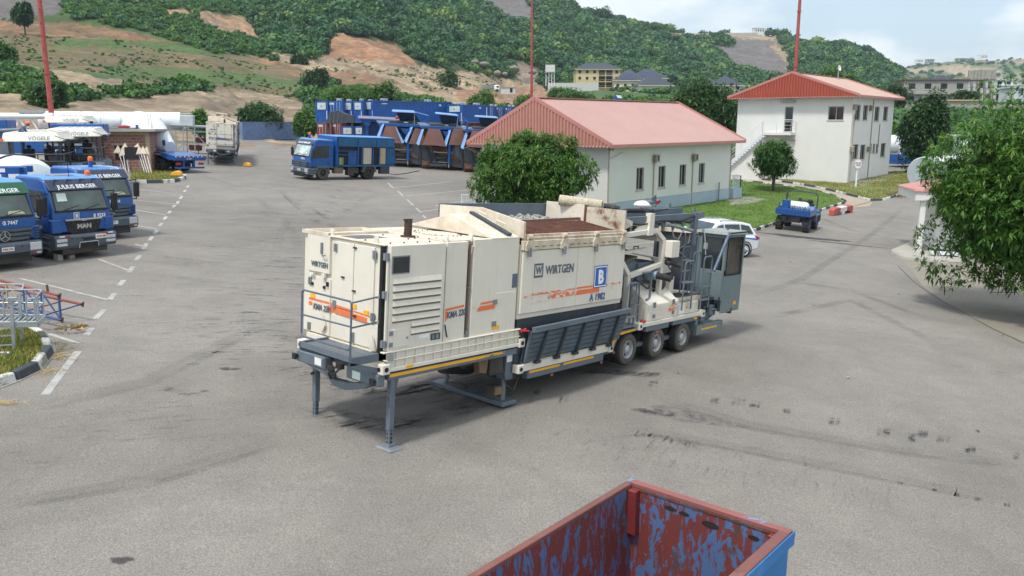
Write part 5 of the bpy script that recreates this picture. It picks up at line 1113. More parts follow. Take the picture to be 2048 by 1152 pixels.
    # sides
    for s in (-1,1):
        dz=P(MB().prism([(-.62,1.02),(.90,1.02),(.98,1.25),(1.02,1.75),(.80,H-.42),(-.62,H-.36)],'y',s*1.17,s*1.185),'door',BLUE,cab,bevel=.01)
        P(MB().prism([(-.50,1.72),(.86,1.66),(.90,1.80),(.70,H-.50),(-.50,H-.46)],'y',s*1.186,s*1.192),'side_window',GLASSD,dz);P(MB().box(-.52,s*1.185,1.3,-.36,s*1.21,1.35),'door_handle',BLACK,dz)
        P(MB().prism([(-.92,.95),(.62,.95),(.56,1.05),(-.92,1.05)],'y',s*1.14,s*1.25).prism([(-.62,.5),(-.48,.5),(-.36,.98),(.4,.98),(.62,.6),(.75,.6),(.52,1.1),(-.46,1.1)],'y',s*1.0,s*1.24),'wheel_arch',BUMP,root,bevel=.01)
        sp=P(MB().box(.62,s*.95,.38,1.16,s*1.2,.96),'step_well',BUMP,root,bevel=.02)
        for z in (.42,.62,.82):P(MB().box(.66,s*1.12,z,1.1,s*1.26,z+.04),'step',GREYL,sp)
        mr=P(MB().box(1.02,s*1.30,1.72,1.18,s*1.52,2.35),'mirror',BLACK,cab,bevel=.04,bseg=2)
        P(MB().path([(.95,s*1.15,2.42),(1.12,s*1.38,2.46),(1.12,s*1.38,2.3)],.022).path([(1.0,s*1.15,1.66),(1.1,s*1.4,1.62),(1.1,s*1.4,1.75)],.022),'mirror_arm',BLACK,mr)
    text(number,WPRINT,cab,.17,(.15,-1.19,1.12),(1,0,0),(0,0,1),bold=.004)
    if man:P(MB().box(.24,-1.197,1.42,.46,-1.193,1.66),'emblem_white',WPRINT,cab);P(MB().box(.26,-1.200,1.44,.44,-1.198,1.64),'emblem_blue',MATS['emblem_blue'],cab);text('B',WPRINT,cab,.17,(.35,-1.2,1.48),(1,0,0),(0,0,1),bold=.008,align='CENTER')
    if beacon:
        by=.85 if man else -.2;bx=.35;bh=.02 if man else .28
        bc=P(MB().tube((bx,by,H),(bx,by,H+bh),.09,12),'beacon_base',BLUE,cab);P(MB().lathe([(.10,0),(.105,.03),(.095,.15),(.05,.19),(.001,.20)],(bx,by,H+bh),(0,0,1),14),'beacon',ORANGE,bc,smooth=True)
    if man:P(MB().tube((.5,0,H),(.42,0,H+.75),.012,5),'antenna',BLACK,cab)
    return cab
def chassis(root,axles,L,r=.52):
    P=lambda mb,n,m,par=root,**k:mb.build(n,m,par,**k)
    P(MB().box(-L,-.45,.72,.9,-.35,.95).box(-L,.35,.72,.9,.45,.95).box(-L,-.35,.78,-L+.1,.35,.9).box(-2.2,-.35,.7,-.3,.35,1.1),'chassis_frame',DARK)
    for s in (-1,1):wheel(root,(0,s*1.18,r),(0,s,0),r,.32,rimmat=DARK,dusty=True,rimk=.5)
    for x in axles:
        for s in (-1,1):
            wheel(root,(x,s*1.18,r),(0,s,0),r,.28,rimmat=DARK,rimk=.5);wheel(root,(x,s*.86,r),(0,s,0),r,.26,rimmat=DARK,rimk=.5)
    P(MB().box(-1.9,-1.15,.5,-1.1,-.7,1.0).box(-1.9,.7,.5,-1.1,1.15,1.0),'tank',M('brown_tank',(.15,.12,.09),.6,dirt=.4),root,bevel=.03)
FW=Vector((.88,-.475,0));LT=Vector((.475,.88,0))
base=Vector((-16.05,29.4,0))
def truck_at(p,fw,label,*a,ax=(-3.8,-5.15),L=7,**k):
    t=thing('cargo_truck',label,'truck',pose(p.x,p.y,fw) @ Matrix.Scale(.94,4),'blue trucks parked at the left edge of the yard');truck_cab(t,*a,**k);chassis(t,ax,L);return t
t1=truck_at(base,FW,'blue truck with glossy black grille and paper notice in windscreen, middle of the parked trio','M','B 9233')
t2=truck_at(base-LT*2.95+FW*.30,FW,'blue truck with a green sun visor, cut off by the left edge of the photograph','B','B 7447',visor=GREENV)
t3=truck_at(base+LT*3.1-FW*2.8,FW,'blue truck with flaking roof paint half hidden behind the middle parked truck','B','B 7984',roof=ROOFW)
def P0(mb,n,m,par,**k):return mb.build(n,m,par,**k)
# tank body behind the left truck
P0(MB().box(-6.8,-1.1,.95,-1.3,1.1,1.12),'flatbed',BLUE,t1,bevel=.02);P0(MB().box(-6.8,-1.1,1.0,-6.6,1.1,1.5).box(-1.3,-1.1,1.1,-1.2,1.1,2.0),'headboard',BLUE,t1)
P0(MB().box(-6.8,-1.1,.95,-1.3,1.1,1.12),'flatbed',BLUE,t3,bevel=.02)
P0(MB().box(-1.3,.55,2.55,-1.0,1.05,3.05),'air_intake',BLACK,t3,bevel=.05)
for t in (t1,t3):P0(MB().box(.9,-1.0,.0,1.15,-.8,.22).box(.9,-.5,.0,1.1,-.3,.14),'wheel_chock',CONC,t)
# ------------------------------------------------------------------ service truck in the middle distance
pf_=at(640,356);fwS=Vector((-.68,-.73,0))
sv=thing('service_truck','blue service truck with an open sided box body carrying drums and tanks','truck',pose(-15.5,65.5,fwS))
truck_cab(sv,'B','8 0014',high=.15,glass=Mglass('bright_windscreen',(.40,.50,.50),.15));chassis(sv,(-4.4,),6.8,.56)
bx=P0(MB().box(-6.9,-1.25,3.32,-1.15,1.25,3.40),'box_roof',ROOFB,sv,bevel=.02)
P0(MB().box(-1.22,-1.25,1.15,-1.15,1.25,3.32),'box_front',BLUE,sv);P0(MB().box(-6.9,-1.25,1.05,-1.15,1.25,1.18),'box_floor',BLUEW,sv);P0(MB().box(-6.9,-1.25,1.18,-1.2,-1.2,3.3),'box_wall',BLUEW,sv)
P0(MB().box(-6.9,-1.25,1.18,-6.84,1.25,3.32),'box_rear',BLUEW,sv)
for i in range(3):P0(MB().hexa([(-1.3-i*1.85-1.8,1.26,2.62),(-1.3-i*1.85,1.26,2.62),(-1.3-i*1.85,1.30,2.62),(-1.3-i*1.85-1.8,1.30,2.62)],[(-1.3-i*1.85-1.8,1.26,3.3),(-1.3-i*1.85,1.26,3.3),(-1.3-i*1.85,1.34,3.3),(-1.3-i*1.85-1.8,1.34,3.3)]),'side_flap',BLUEW,sv)
P0(MB().box(-6.8,.2,1.2,-1.3,1.18,3.2),'dark_interior',VOID,sv)
for x in (-1.25,-3.2,-3.6,-4.7,-5.35,-6.1,-6.9):P0(MB().box(x-.04,1.2,1.18,x+.04,1.29,2.62),'body_post',BLUE,sv)
for z in (1.95,2.25):P0(MB().box(-3.2,1.26,z,-1.3,1.30,z+.05),'guard_bar',BLUE,sv)
P0(MB().box(-4.55,1.19,1.25,-3.75,1.24,2.55),'caged_tank',M('cream_plastic_tank',(.50,.48,.38),.5),sv)
for i in range(5):P0(MB().box(-4.5+i*.17,1.24,1.25,-4.48+i*.17,1.25,2.55),'cage_bar',GALV,sv)
P0(MB().box(-6.0,1.19,1.25,-5.45,1.24,2.55),'oil_tank',M('amber_tank',(.42,.36,.20),.4,dirt=.3),sv)
P0(MB().box(-3.1,1.19,1.2,-2.3,1.24,2.3),'blue_drum_stack',BLUE,sv,bevel=.02);P0(MB().tube((-1.6,1.2,1.2),(-1.6,1.2,1.75),.22,12),'green_drum',M('green_drum',(.12,.2,.09),.6),sv)
for i in range(5):P0(MB().box(-6.2-i*.16,1.2,1.22,-6.06-i*.16,1.27,2.55),'locker_door',BLUEW,sv,bevel=.01)
P0(MB().box(-2.9,.8,.35,-2.3,1.2,1.0).box(-3.4,.9,.5,-2.95,1.1,.95),'side_gear',DARK,sv);P0(MB().box(-6.5,.8,.45,-5.6,1.2,1.05),'toolbox',GREYD,sv,bevel=.02)
P0(MB().prism([(-5.1,.6),(-4.95,1.15),(-3.85,1.15),(-3.7,.6),(-3.85,.6),(-4.0,1.05),(-4.8,1.05),(-4.95,.6)],'y',1.0,1.26),'mudguard',BUMP,sv)
for y,c in ((-.5,M('yellow_helmet',(.7,.5,.05),.4)),(.0,WHITE),(.6,WHITE)):P0(MB().ellip((1.06,y,1.98),(.14,.15,.12),10,6),'helmet_on_dashboard',c,sv,smooth=True)
o=P0(MB().path([tuple(at(*p)+Vector((0,0,.03))) for p in [(772,340),(778,348),(790,350),(815,347),(838,342)]],.03,6),'hose',BLACK,None,smooth=True)
o['label']='black hose lying on the asphalt behind the blue service truck';o['category']='hose'
# ------------------------------------------------------------------ white car
def build_car(root):
    P=lambda mb,n,m,par=root,**k:mb.build(n,m,par,**k);W=.91
    WH=M('white_car_paint',(.74,.76,.78),.25,var=.03,coat=.6)
    low=MB().prism([(-2.2,.40),(-2.25,.85),(-2.2,1.02),(-1.0,1.06),(1.0,1.04),(1.95,.92),(2.25,.75),(2.25,.35),(1.75,.30),(-1.8,.30)],'y',-W,W);body=P(low,'body',WH,bevel=.09,bseg=3,smooth=True)
    v=[]
    for x,z,w in ((-2.12,1.02,.84),(-1.75,1.56,.66),(-1.2,1.66,.66),(.1,1.66,.66),(.35,1.6,.66),(1.05,1.03,.82)):v+=[(x,-w,z),(x,w,z)]
    P(MB().add(v,[(0,2,3,1),(2,4,5,3),(4,6,7,5),(6,8,9,7),(8,10,11,9),(0,1,11,10),(0,10,8,6,4,2),(1,3,5,7,9,11)]),'cabin',WH,body,bevel=.04,bseg=2,smooth=True)
    P(MB().add([(.42,-.60,1.58),(1.02,-.74,1.08),(1.02,.74,1.08),(.42,.60,1.58)],[(0,1,2,3)]).add([],[]),'windscreen',Mglass('car_glass',(.05,.07,.09)),body,fixn=False).location.z=.02
    P(MB().add([(-1.82,-.58,1.5),(-2.10,-.72,1.12),(-2.10,.72,1.12),(-1.82,.58,1.5)],[(0,3,2,1)]),'rear_window',GLASSD,body,fixn=False).location.x=-.03
    for s in (-1,1):
        for a in ([(-1.85,1.12),(-1.62,1.48),(-1.1,1.56),(-1.1,1.12)],[(-1.02,1.12),(-1.02,1.56),(-.1,1.56),(-.1,1.12)],[(-.02,1.12),(-.02,1.56),(.28,1.50),(.85,1.12)]):
            q=[(x,s*(.845-(z-1.05)*.32+.012),z) for x,z in a];P(MB().add(q,[(0,1,2,3)]),'side_window',GLASSD,body,fixn=False)
        for x in (-1.35,1.35):
            wheel(root,(x,s*(W+.01),.35),(0,s,0),.35,.22,rimmat=RIM,rimk=.68)
            P(MB().lathe([(.36,-.02),(.43,-.02),(.43,.012),(.36,.012)],(x,s*W,.36),(0,s,0),22,closed=True),'arch_trim',BUMP,body)
        P(MB().box(-1.0,s*.58,1.70,.1,s*.62,1.73).box(-1.02,s*.58,1.64,-.95,s*.62,1.72).box(.05,s*.58,1.64,.12,s*.62,1.72),'roof_rail',GALV,body);P(MB().box(.72,s*.9,1.08,.86,s*1.08,1.22),'wing_mirror',WH,body,bevel=.03)
        P(MB().prism([(-2.16,.98),(-1.9,1.06),(-1.96,.92),(-2.18,.86)],'y',s*.86,s*.925),'tail_light',RED,body);P(MB().prism([(-2.1,.90),(-1.0,1.0),(-.6,1.0),(-.6,.95),(-1.1,.94),(-2.1,.82)],'y',s*.905,s*.916),'blue_stripe',M('stripe_blue',(.04,.22,.6),.3),body)
    P(MB().tube((-1.2,0,1.66),(-1.4,0,1.9),.01,5),'antenna',BLACK,body)
car=thing('parked_car','white car with roof rails parked by the kerb behind the plant cabin','car',pose(9.35,38.9,(-.88,-.48)))
build_car(car)
# ------------------------------------------------------------------ small blue dumper with a pump set
def build_dumper(root):
    P=lambda mb,n,m,par=root,**k:mb.build(n,m,par,**k)
    bed=P(MB().box(-1.55,-1.0,.98,.35,1.0,1.03),'bed_floor',BLUEW,bevel=.01)
    def side(x0,y0,x1,y1):
        d=Vector((x1-x0,y1-y0,0));L=d.length;d.normalize();n=Vector((d.y,-d.x,0))
        b=P(MB().bar((x0,y0,1.19),(x1,y1,1.19),.04,.40),'dropside',BLUE,bed,bevel=.01)
        for i in range(3):P(MB().bar(Vector((x0,y0,1.07+i*.11))+n*.03,Vector((x1,y1,1.07+i*.11))+n*.03,.03,.05),'dropside_rib',BLUE,b)
    side(-1.55,1.0,-1.55,-1.0);side(-1.55,-1.0,.35,-1.0);side(.35,-1.0,.35,1.0);side(.35,1.0,-1.55,1.0)
    P(MB().box(-1.3,-.45,.55,1.6,.45,.95).tube((-1.2,-.7,.62),(-.5,-.7,.62),.2,12).box(-1.3,.2,.5,-.8,.8,.9),'underframe',GREYD,bevel=.03)
    for x in (-1.0,1.15):
        for s in (-1,1):
            w=wheel(root,(x,s*.98,.42),(0,s,0),.42,.34,rimmat=BLUE,rimk=.48)
            t=MB()
            for k in range(16):
                a=2*math.pi*k/16;p=Vector((x+math.cos(a)*.43,s*.98,.42+math.sin(a)*.43));q=Vector((x+math.cos(a+.25)*.43,s*.81,.42+math.sin(a+.25)*.43));q2=Vector((x+math.cos(a)*.43,s*.64,.42+math.sin(a)*.43));t.bar(p,q,.05,.05);t.bar(q,q2,.05,.05)
            P(t,'tread_lugs',TYRE,w,kind='stuff')
    P(MB().prism([(.5,.6),(1.0,.95),(1.35,1.0),(1.75,.9),(1.8,.5),(1.55,.45),(1.5,.85),(.85,.85),(.7,.5)],'y',-1.05,-.75).prism([(.5,.6),(1.0,.95),(1.35,1.0),(1.75,.9),(1.8,.5),(1.55,.45),(1.5,.85),(.85,.85),(.7,.5)],'y',.75,1.05).box(.45,-1.0,.5,.55,1.0,1.3).box(.6,-.75,.6,1.7,.75,.95),'front_body',BUMP,bevel=.03)
    P(MB().box(1.7,-1.0,.5,1.85,1.0,1.1),'front_panel',BLUE,bevel=.04)
    for s in (-1,1):P(MB().path([(.55,s*.95,.9),(.55,s*.95,2.1),(.55,s*.8,2.3),(.55,s*.01,2.32)],.04,8),'roll_bar',GREYD,smooth=True)
    P(MB().box(.7,-.75,1.0,1.2,-.2,1.15).box(.66,-.75,1.15,.8,-.2,1.6).ellip((.74,-.48,1.72),(.1,.22,.13)),'driver_seat',BLACK,bevel=.04)
    P(MB().box(.7,.15,1.0,1.2,.7,1.12).box(.66,.15,1.12,.78,.7,1.55),'passenger_seat',BLACK,bevel=.04);P(MB().path([(1.5,-.45,1.0),(1.3,-.45,1.35)],.03),'steering_column',BLACK)
    ps=thing('pump_set','white air tank, blue cylinder and hoses carried on the small blue dumper','pump',root.matrix_world.copy())
    Q=lambda mb,n,m,par=ps,**k:mb.build(n,m,par,**k)
    Q(MB().tube((-1.05,.55,1.03),(-1.05,.55,1.85),.26,18),'blue_cylinder',BLUE,smooth=True);Q(MB().lathe([(.1,-1.1),(.24,-1.0),(.30,-.8),(.30,.35),(.24,.5),(.1,.58)],(-.3,-.1,1.45),(0,-1,0),20),'air_tank',WHITEG,smooth=True)
    Q(MB().prism([(-.2,1.03),(.3,1.03),(.3,1.5),(.05,1.5)],'y',-.95,-.62),'battery_box',BLUE,bevel=.01)
    for i in range(6):Q(MB().lathe([(.20,0),(.24,.02),(.20,.04),(.17,.02)],(-1.0+i*.0,.2-i*.16,1.30),(.1,1,0),14,closed=True),'hose_loop',BLACK if i % 2 else M('blue_hose',(.08,.25,.45),.5))
    Q(MB().ellip((.1,-.35,1.55),(.2,.25,.2),8,6).path([(-.1,.1,1.7),(.1,-.2,1.85),(.2,-.5,1.7)],.03).box(-.05,-.1,1.7,.12,.08,1.95),'engine',DARK)
    Q(MB().box(-1.45,.5,1.1,-1.1,.95,1.2).path([(-1.4,.9,1.1),(-1.4,.9,1.6),(-1.1,.9,1.6)],.02).path([(-1.05,.55,1.85),(-1.05,.55,2.1)],.02).box(-1.08,.5,2.05,-1.0,.6,2.25),'fittings',DARK)
dmp=thing('site_dumper','small blue four wheel drop side dumper with roll bar beside the lawn kerb','dumper',pose(17.75,51.6,(.52,.85)))
build_dumper(dmp)
# barrier
def barrier():
    a=at(1660,431);M4=pose(a.x+1.1,a.y+.9,(.72,.69));b=thing('road_barrier','red and white concrete barrier block behind the blue dumper','barrier',M4)
    for i,(x0,x1,m) in enumerate(((-1.5,-.5,'r'),(-.5,.5,'w'),(.5,1.5,'r'))):
        mt=M('barrier_red',(.42,.09,.07),.7,dirt=.3,var=.15) if m=='r' else M('barrier_white',(.66,.65,.60),.7,dirt=.3)
        pts=[(x0,.0 if i != 1 else .12),(x1,.0 if i != 1 else .12),(x1,.55),(x0,.55)]
        if i==0:pts=[(x0,0),(x0+.35,0),(x0+.45,.2),(x1,.2),(x1,.55),(x0+.12,.55),(x0,.40)]
        if i==1:pts=[(x0,.2),(x0+.25,.2),(x0+.3,.0),(x1-.3,0),(x1-.25,.2),(x1,.2),(x1,.55),(x0,.55)]
        if i==2:pts=[(x0,.2),(x1-.45,.2),(x1-.35,0),(x1,0),(x1,.40),(x1-.12,.55),(x0,.55)]
        MB().prism(pts,'y',-.2,.2).build('barrier_segment',mt,b,bevel=.03)
barrier()
# ------------------------------------------------------------------ skip in the foreground
SKIN=Mpeel('skip_inside_paint',(.175,.038,.032),(.075,.15,.31),(.085,.045,.035),3.4,.515,.535,1.0,(2.6,2.6,.9))
SKOUT=Mpeel('skip_outside_paint',(.03,.20,.50),(.05,.24,.52),(.14,.06,.035),1.5,.5,.6,.6)
SKRIM=Mpeel('skip_rim_paint',(.19,.07,.058),(.23,.095,.08),(.12,.05,.04),1.2,.5,.62,.7,(1,1,1))
SKRIMB=Mpeel('skip_rim_blue',(.26,.09,.08),(.15,.25,.42),(.14,.06,.04),.45,.53,.56,.4,(1,1,1))
def rimpt(px,py,z):d=raydir(px,py);k=(z-CAMZ)/d[2];return Vector((d[0]*k,d[1]*k,z))
ZR=2.55
A_=rimpt(1262,964,ZR);B_=rimpt(1572,1064,ZR);ea=(B_-A_).normalized();eb=Vector((ea.y,-ea.x,0));eb=eb if eb.y<0 else -eb
la=(B_-A_).length;lb=4.6
sk=thing('steel_skip','large open steel skip with peeling red and blue paint in the foreground','skip',frame((A_.x,A_.y,gzf(A_.x,A_.y)+.02),ea,eb,(0,0,-1) if ea.cross(eb).z<0 else (0,0,1)))
hz=ZR-gzf(A_.x,A_.y)-.02;sg=-1 if ea.cross(eb).z<0 else 1
def sb(x0,y0,z0,x1,y1,z1):return MB().box(x0,y0,z0*sg,x1,y1,z1*sg)
t_=.05
def panel(name,mt,*b,**k):return sb(*b).build(name,mt,sk,**k)
panel('floor_plate',SKIN,0,0,0,la,lb,.06)
panel('wall_plate',SKIN,.0,0,.06,.05,lb,hz-.02);panel('wall_plate',SKIN,.05,0,.06,la-.05,.05,hz-.02);panel('wall_plate',SKIN,la-.05,0,.06,la,lb,hz-.02);panel('wall_plate',SKIN,.05,lb-.05,.06,la-.05,lb,hz-.02)
panel('outer_plate',SKOUT,la,-.02,.03,la+.03,lb,hz-.14);panel('outer_plate',SKOUT,-.03,-.02,.03,0,lb,hz-.14)
panel('rim_rail',SKRIM,-.04,.07,hz-.03,.052,lb,hz+.025,bevel=.008);panel('rim_rail',SKRIMB,-.04,-.05,hz-.03,la+.06,.052,hz+.03,bevel=.008)
panel('rim_rail',SKRIM,la-.052,.07,hz-.03,la+.07,lb,hz+.04,bevel=.008);panel('rim_side',SKOUT,la+.07,-.05,hz-.14,la+.085,lb,hz+.02,bevel=.004)
panel('corner_post',M('skip_red',(.16,.022,.02),.5,dirt=.3,dcol=(.1,.04,.03)),.052,.052,hz-.62,.17,.16,hz-.03,bevel=.01);panel('corner_post',MATS['skip_red'],la-.15,.052,hz-.14,la-.052,.14,hz-.03,bevel=.01)
for i in range(4):panel('weld_seam',RUST,.05+i*.004,.055,hz-.05-i*.001,la-.05,.062,hz-.03-i*.001) if i==0 else None
HOLE=M('dark_hole',(.02,.012,.01),.9)
for x,z,w in ((.62,.13,.16),(.82,.14,.14),(1.18,.17,.22),(1.74,.15,.14)):
    MB().lathe([(w/2,0),(w/2,.004),(0,.004)],(0,0,0),(0,1,0),14).build('drain_hole',HOLE,sk).matrix_local=Matrix.Translation((x*la/2.1,.052,(hz-z-.02)*sg)) @ Matrix.Diagonal((1,1,.38,1))
panel('rib',SKOUT,la+.03,1.2,.05,la+.10,1.3,hz-.16);panel('rib',SKOUT,la+.03,2.6,.05,la+.10,2.7,hz-.16)
# ================================================================== BUILDINGS
WALL=M('white_wall',(.66,.655,.62),.8,var=.05,vs=.5,dirt=.16,dcol=(.46,.42,.33),streak=.22,scol=(.45,.42,.33),bump=.08,bs=20)
PLINTH=M('pale_blue_plinth',(.36,.46,.52),.8,var=.08,vs=.8,dirt=.3,dcol=(.44,.45,.42),streak=.15,scol=(.5,.5,.47),bump=.1)
ROOFP=M('pink_roof_sheet',(.385,.225,.20),.5,var=.05,vs=.4,dirt=.1,dcol=(.5,.32,.27),streak=.0)
ROOFTAN=M('tan_roof_sheet',(.44,.30,.24),.55,var=.06,vs=.5)
GABP=M('salmon_cladding',(.44,.205,.165),.5,var=.05,dirt=.15,dcol=(.45,.26,.2))
GABR=M('red_cladding',(.36,.075,.045),.5,var=.08,vs=.9,dirt=.1,dcol=(.45,.18,.12))
FASC=M('pink_fascia',(.46,.20,.175),.5,var=.05)
FRAMEW=M('window_frame_grey',(.42,.42,.39),.5)
CURT=M('drawn_curtain',(.11,.085,.075),.8,var=.3,vs=3)
CURTG=M('grey_curtain',(.17,.19,.19),.8,var=.3,vs=3)
ACM=M('air_conditioner_casing',(.40,.37,.31),.6,dirt=.2)
PIPE=M('stained_pipe',(.36,.31,.22),.7,dirt=.4,dcol=(.3,.17,.06))
def window(par,o,a,n,w,h,curtain,mull=1,deep=.16):
    """a: direction along the wall, n: outward normal, o: lower left corner on the wall face"""
    o=Vector(o);a=Vector(a);n=Vector(n);z=Vector((0,0,1));ax=1 if abs(a.x)>.5 else 0
    u0=o.x if ax==1 else o.y;u1=u0+(a.x if ax==1 else a.y)*w;OPEN.setdefault((par.name,ax),[]).append((min(u0,u1),max(u0,u1),o.z,o.z+h))
    def bx(a0,a1,n0,n1,z0,z1):
        P=[o+a*p+n*q for p,q in ((a0,n0),(a1,n0),(a1,n1),(a0,n1))];return MB().hexa([p+z*z0 for p in P],[p+z*z1 for p in P])
    rv=bx(0,w,-deep,-deep+.01,0,h).build('window',curtain,par)
    # reveal
    for q in (bx(0,.04,-deep+.01,.012,0,h),bx(w-.04,w,-deep+.01,.012,0,h),bx(.04,w-.04,-deep+.01,.012,h-.04,h)):q.build('reveal',FRAMEW,rv)
    bx(-.05,w+.05,-deep+.01,.05,-.05,.04).build('sill',FRAMEW,rv)
    for k in range(mull+1):x=.06+(w-.12)*k/(mull+1);bx(x,x+(w-.12)/(mull+1),-deep+.05,-deep+.055,.06,h-.06).build('pane',Mglass('window_pane_glass',(.07,.075,.075),.06) if False else GLASSW,rv)
    for k in range(mull+2):x=.04+(w-.08)*k/(mull+1);bx(x-.02 if k else x,x+.03 if k<mull+1 else x,-deep+.055,-deep+.08,.04,h-.04).build('mullion',FRAMEW,rv)
    for zz in (.04,h-.08):bx(.04,w-.04,-deep+.056,-deep+.079,zz,zz+.04).build('transom',FRAMEW,rv)
    return rv
m,nt,b=newmat('clear_pane');b.inputs['Base Color'].default_value=(.8,.85,.85,1);b.inputs['Roughness'].default_value=.04
_tr=_n(nt,'ShaderNodeBsdfTransparent');_tr.inputs[0].default_value=(.75,.8,.8,1);_gl=_n(nt,'ShaderNodeBsdfGlossy');_gl.inputs['Roughness'].default_value=.05;_ms=_n(nt,'ShaderNodeMixShader');_fr=_n(nt,'ShaderNodeFresnel')
_fr.inputs[0].default_value=1.6;nt.links.new(_fr.outputs[0],_ms.inputs[0]);nt.links.new(_tr.outputs[0],_ms.inputs[1]);nt.links.new(_gl.outputs[0],_ms.inputs[2]);nt.links.new(_ms.outputs[0],nt.nodes['Material Output'].inputs[0]);GLASSW=m
OPEN={}
def facade(w,axis,L,z0,z1):
    ops=OPEN.get((w.name,axis),[]);xs=sorted({0,L,*[v for o in ops for v in (o[0],o[1])]});zs=sorted({z0,z1,*[v for o in ops for v in (o[2],o[3])]})
    vs=[];f=[]
    for z in zs:
        for x in xs:vs.append((x,0,z) if axis==1 else (0,x,z))
    n=len(xs)
    for j in range(len(zs)-1):
        for i in range(n-1):
            cx,cz=(xs[i]+xs[i+1])/2,(zs[j]+zs[j+1])/2
            if any(o[0]<cx<o[1] and o[2]<cz<o[3] for o in ops):continue
            f.append((j*n+i,j*n+i+1,(j+1)*n+i+1,(j+1)*n+i))
    MB().add(vs,f).build('facade',WALL,w,fixn=False)
def acunit(par_name,o,a,n,group,label):
    t=thing('air_conditioner',label,'air conditioner',frame(o,a,Vector(n)*-1,(0,0,1)),group)
    MB().box(0,-.32,0,.42,.0,.48).build('casing',ACM,t,bevel=.015);MB().box(.05,-.325,.06,.30,-.321,.42).build('fan_grille',GREYD,t)
    MB().box(-.05,-.30,-.04,.47,-.02,-.005).build('bracket',PIPE,t);MB().box(-.06,-.25,.05,-.005,-.05,.40).build('side_panel',M('bracket_brown',(.25,.2,.13),.7),t)
    return t
def gabled(name,label,O,a,b,L,W,ze,zr,ov,roofm,gabm,zb,plinth=None):
    """O near corner (x, y); a along the eaves wall, b along the gable wall"""
    a=Vector(a).normalized();b=Vector(b).normalized();O=Vector(O)
    Mx=frame((O.x,O.y,zb),a,b,(0,0,1)) if a.cross(b).z>0 else None
    t=thing(name,label,'building',Mx);P=lambda mb,n,m,par=t,**k:mb.build(n,m,par,**k)
    E=ze-zb;Rz=zr-zb
    w=P(MB().box(.2,.2,-.8,L,W,E-.002),'wall',WALL)
    if plinth:P(MB().box(-.03,-.03,-.8,L+.03,W+.03,plinth),'plinth',PLINTH,w);P(MB().box(-.035,-.035,plinth,L+.035,W+.035,plinth+.03),'plinth_ledge',FRAMEW,w)
    # gables (ribbed cladding) at both ends
    s=(Rz-E)/(W/2+ov)
    for x,nx in ((-.06,-1),(L+.06,1)):
        P(MB().prism([(0,E),(W,E),(W/2,E+s*W/2)],'x',x*.5-.01,x*.5+.01),'gable',WALL,w)
        g=MB().corr((x-ov*.9*nx*-1,-ov,E-.12),(0,1,0),(0,0,1),(nx,0,0),W+2*ov,0,lambda t:.10+s*min(t,W+2*ov-t),.26,.085)
        P(g,'gable_cladding',gabm,w,fixn=False)
        P(MB().box(x+ov*.9*nx,-ov,E-.16,x+ov*.9*nx+.03*nx,W+ov,E-.10),'cladding_trim',FASC,w)
    # soffit
    P(MB().box(-ov,-ov,E-.10,L+ov,W+ov,E-.06),'soffit',M('soffit_white',(.6,.6,.58),.8),w)
    rf=None
    sl=math.hypot(W/2+ov,Rz-E)
    for sgn in (0,1):
        y0=-ov if sgn==0 else W+ov;up=Vector((0,(W/2+ov) if sgn==0 else -(W/2+ov),Rz-E)).normalized();nn=Vector((0,-up.z if sgn==0 else up.z,abs(up.y)))
        q=MB().corr((-ov,y0,E),(1,0,0),up,nn,L+2*ov,0,sl,.26,.035);r=P(q,'roof',roofm,w,fixn=False)
        if sgn==0:rf=r
        P(MB().box(-ov-.02,min(y0,y0-.05 if sgn==0 else y0+.05),E-.16,L+ov+.02,max(y0,y0-.05 if sgn==0 else y0+.05),E+.05),'gutter',FASC,r,bevel=.01)
        for x in (-ov,L+ov):P(MB().bar((x,y0,E+.02),(x,W/2,Rz+.03),.08,.24),'barge_board',FASC,r)
    P(MB().bar((-ov,W/2,Rz+.05),(L+ov,W/2,Rz+.05),.36,.05),'ridge_cap',FASC,rf)
    return t,w,Mx
# --- building 1
B1O=(6.0,52.5);A1=Vector((.66,.75,0)).normalized();G1=Vector((-A1.y,A1.x,0))
b1,w1,M1=gabled('site_office','single storey white office with pink ribbed roof and pale blue plinth',B1O,A1,G1,16.6,10.8,5.62,8.55,.75,ROOFP,GABP,1.15,0)
def plane_hit(px,py,O,nrm):
    d=Vector(raydir(px,py));C=Vector((0,0,CAMZ));k=(Vector(O)-C).dot(nrm)/d.dot(nrm);return C+d*k
N1=-G1
def onwall(px,py,Mx,axis,off=0):
    """hit the wall plane y=off (axis 1) or x=off (axis 0) of a building frame; local coordinates"""
    nr=Mx.to_3x3().col[axis];O=Mx @ (Vector((0,off,0)) if axis==1 else Vector((off,0,0)));h=plane_hit(px,py,O,nr);return Mx.inverted() @ h
pl=onwall(1214,408,M1,1).z;ph2=onwall(1455,377,M1,1).z;PLZ=(pl+ph2)/2
MB().box(-.04,-.04,-.6,16.64,10.84,PLZ).build('plinth',PLINTH,w1);MB().box(-.05,-.05,PLZ,16.65,10.85,PLZ+.035).build('plinth_ledge',FRAMEW,w1)
for px,cu in ((1272.8,CURT),(1317,CURT),(1359,CURT),(1397.5,CURTG)):
    q=onwall(px,340,M1,1);window(w1,(q.x,0,PLZ+.62),(1,0,0),(0,-1,0),.92 if px<1380 else .88,1.52,cu)
for i,px in enumerate((1306,1384)):
    q=onwall(px,308,M1,1);acunit('a',M1 @ Vector((q.x,-.01,PLZ+2.45-.1*i)),A1,N1,None,['box air conditioner on the office wall between the first and second windows','box air conditioner on the office wall between the third and fourth windows'][i])
    for x in (q.x+.1,):MB().box(x,-.07,-.3,x+.05,-.01,PLZ+2.45).build('drain_pipe',PIPE,w1)
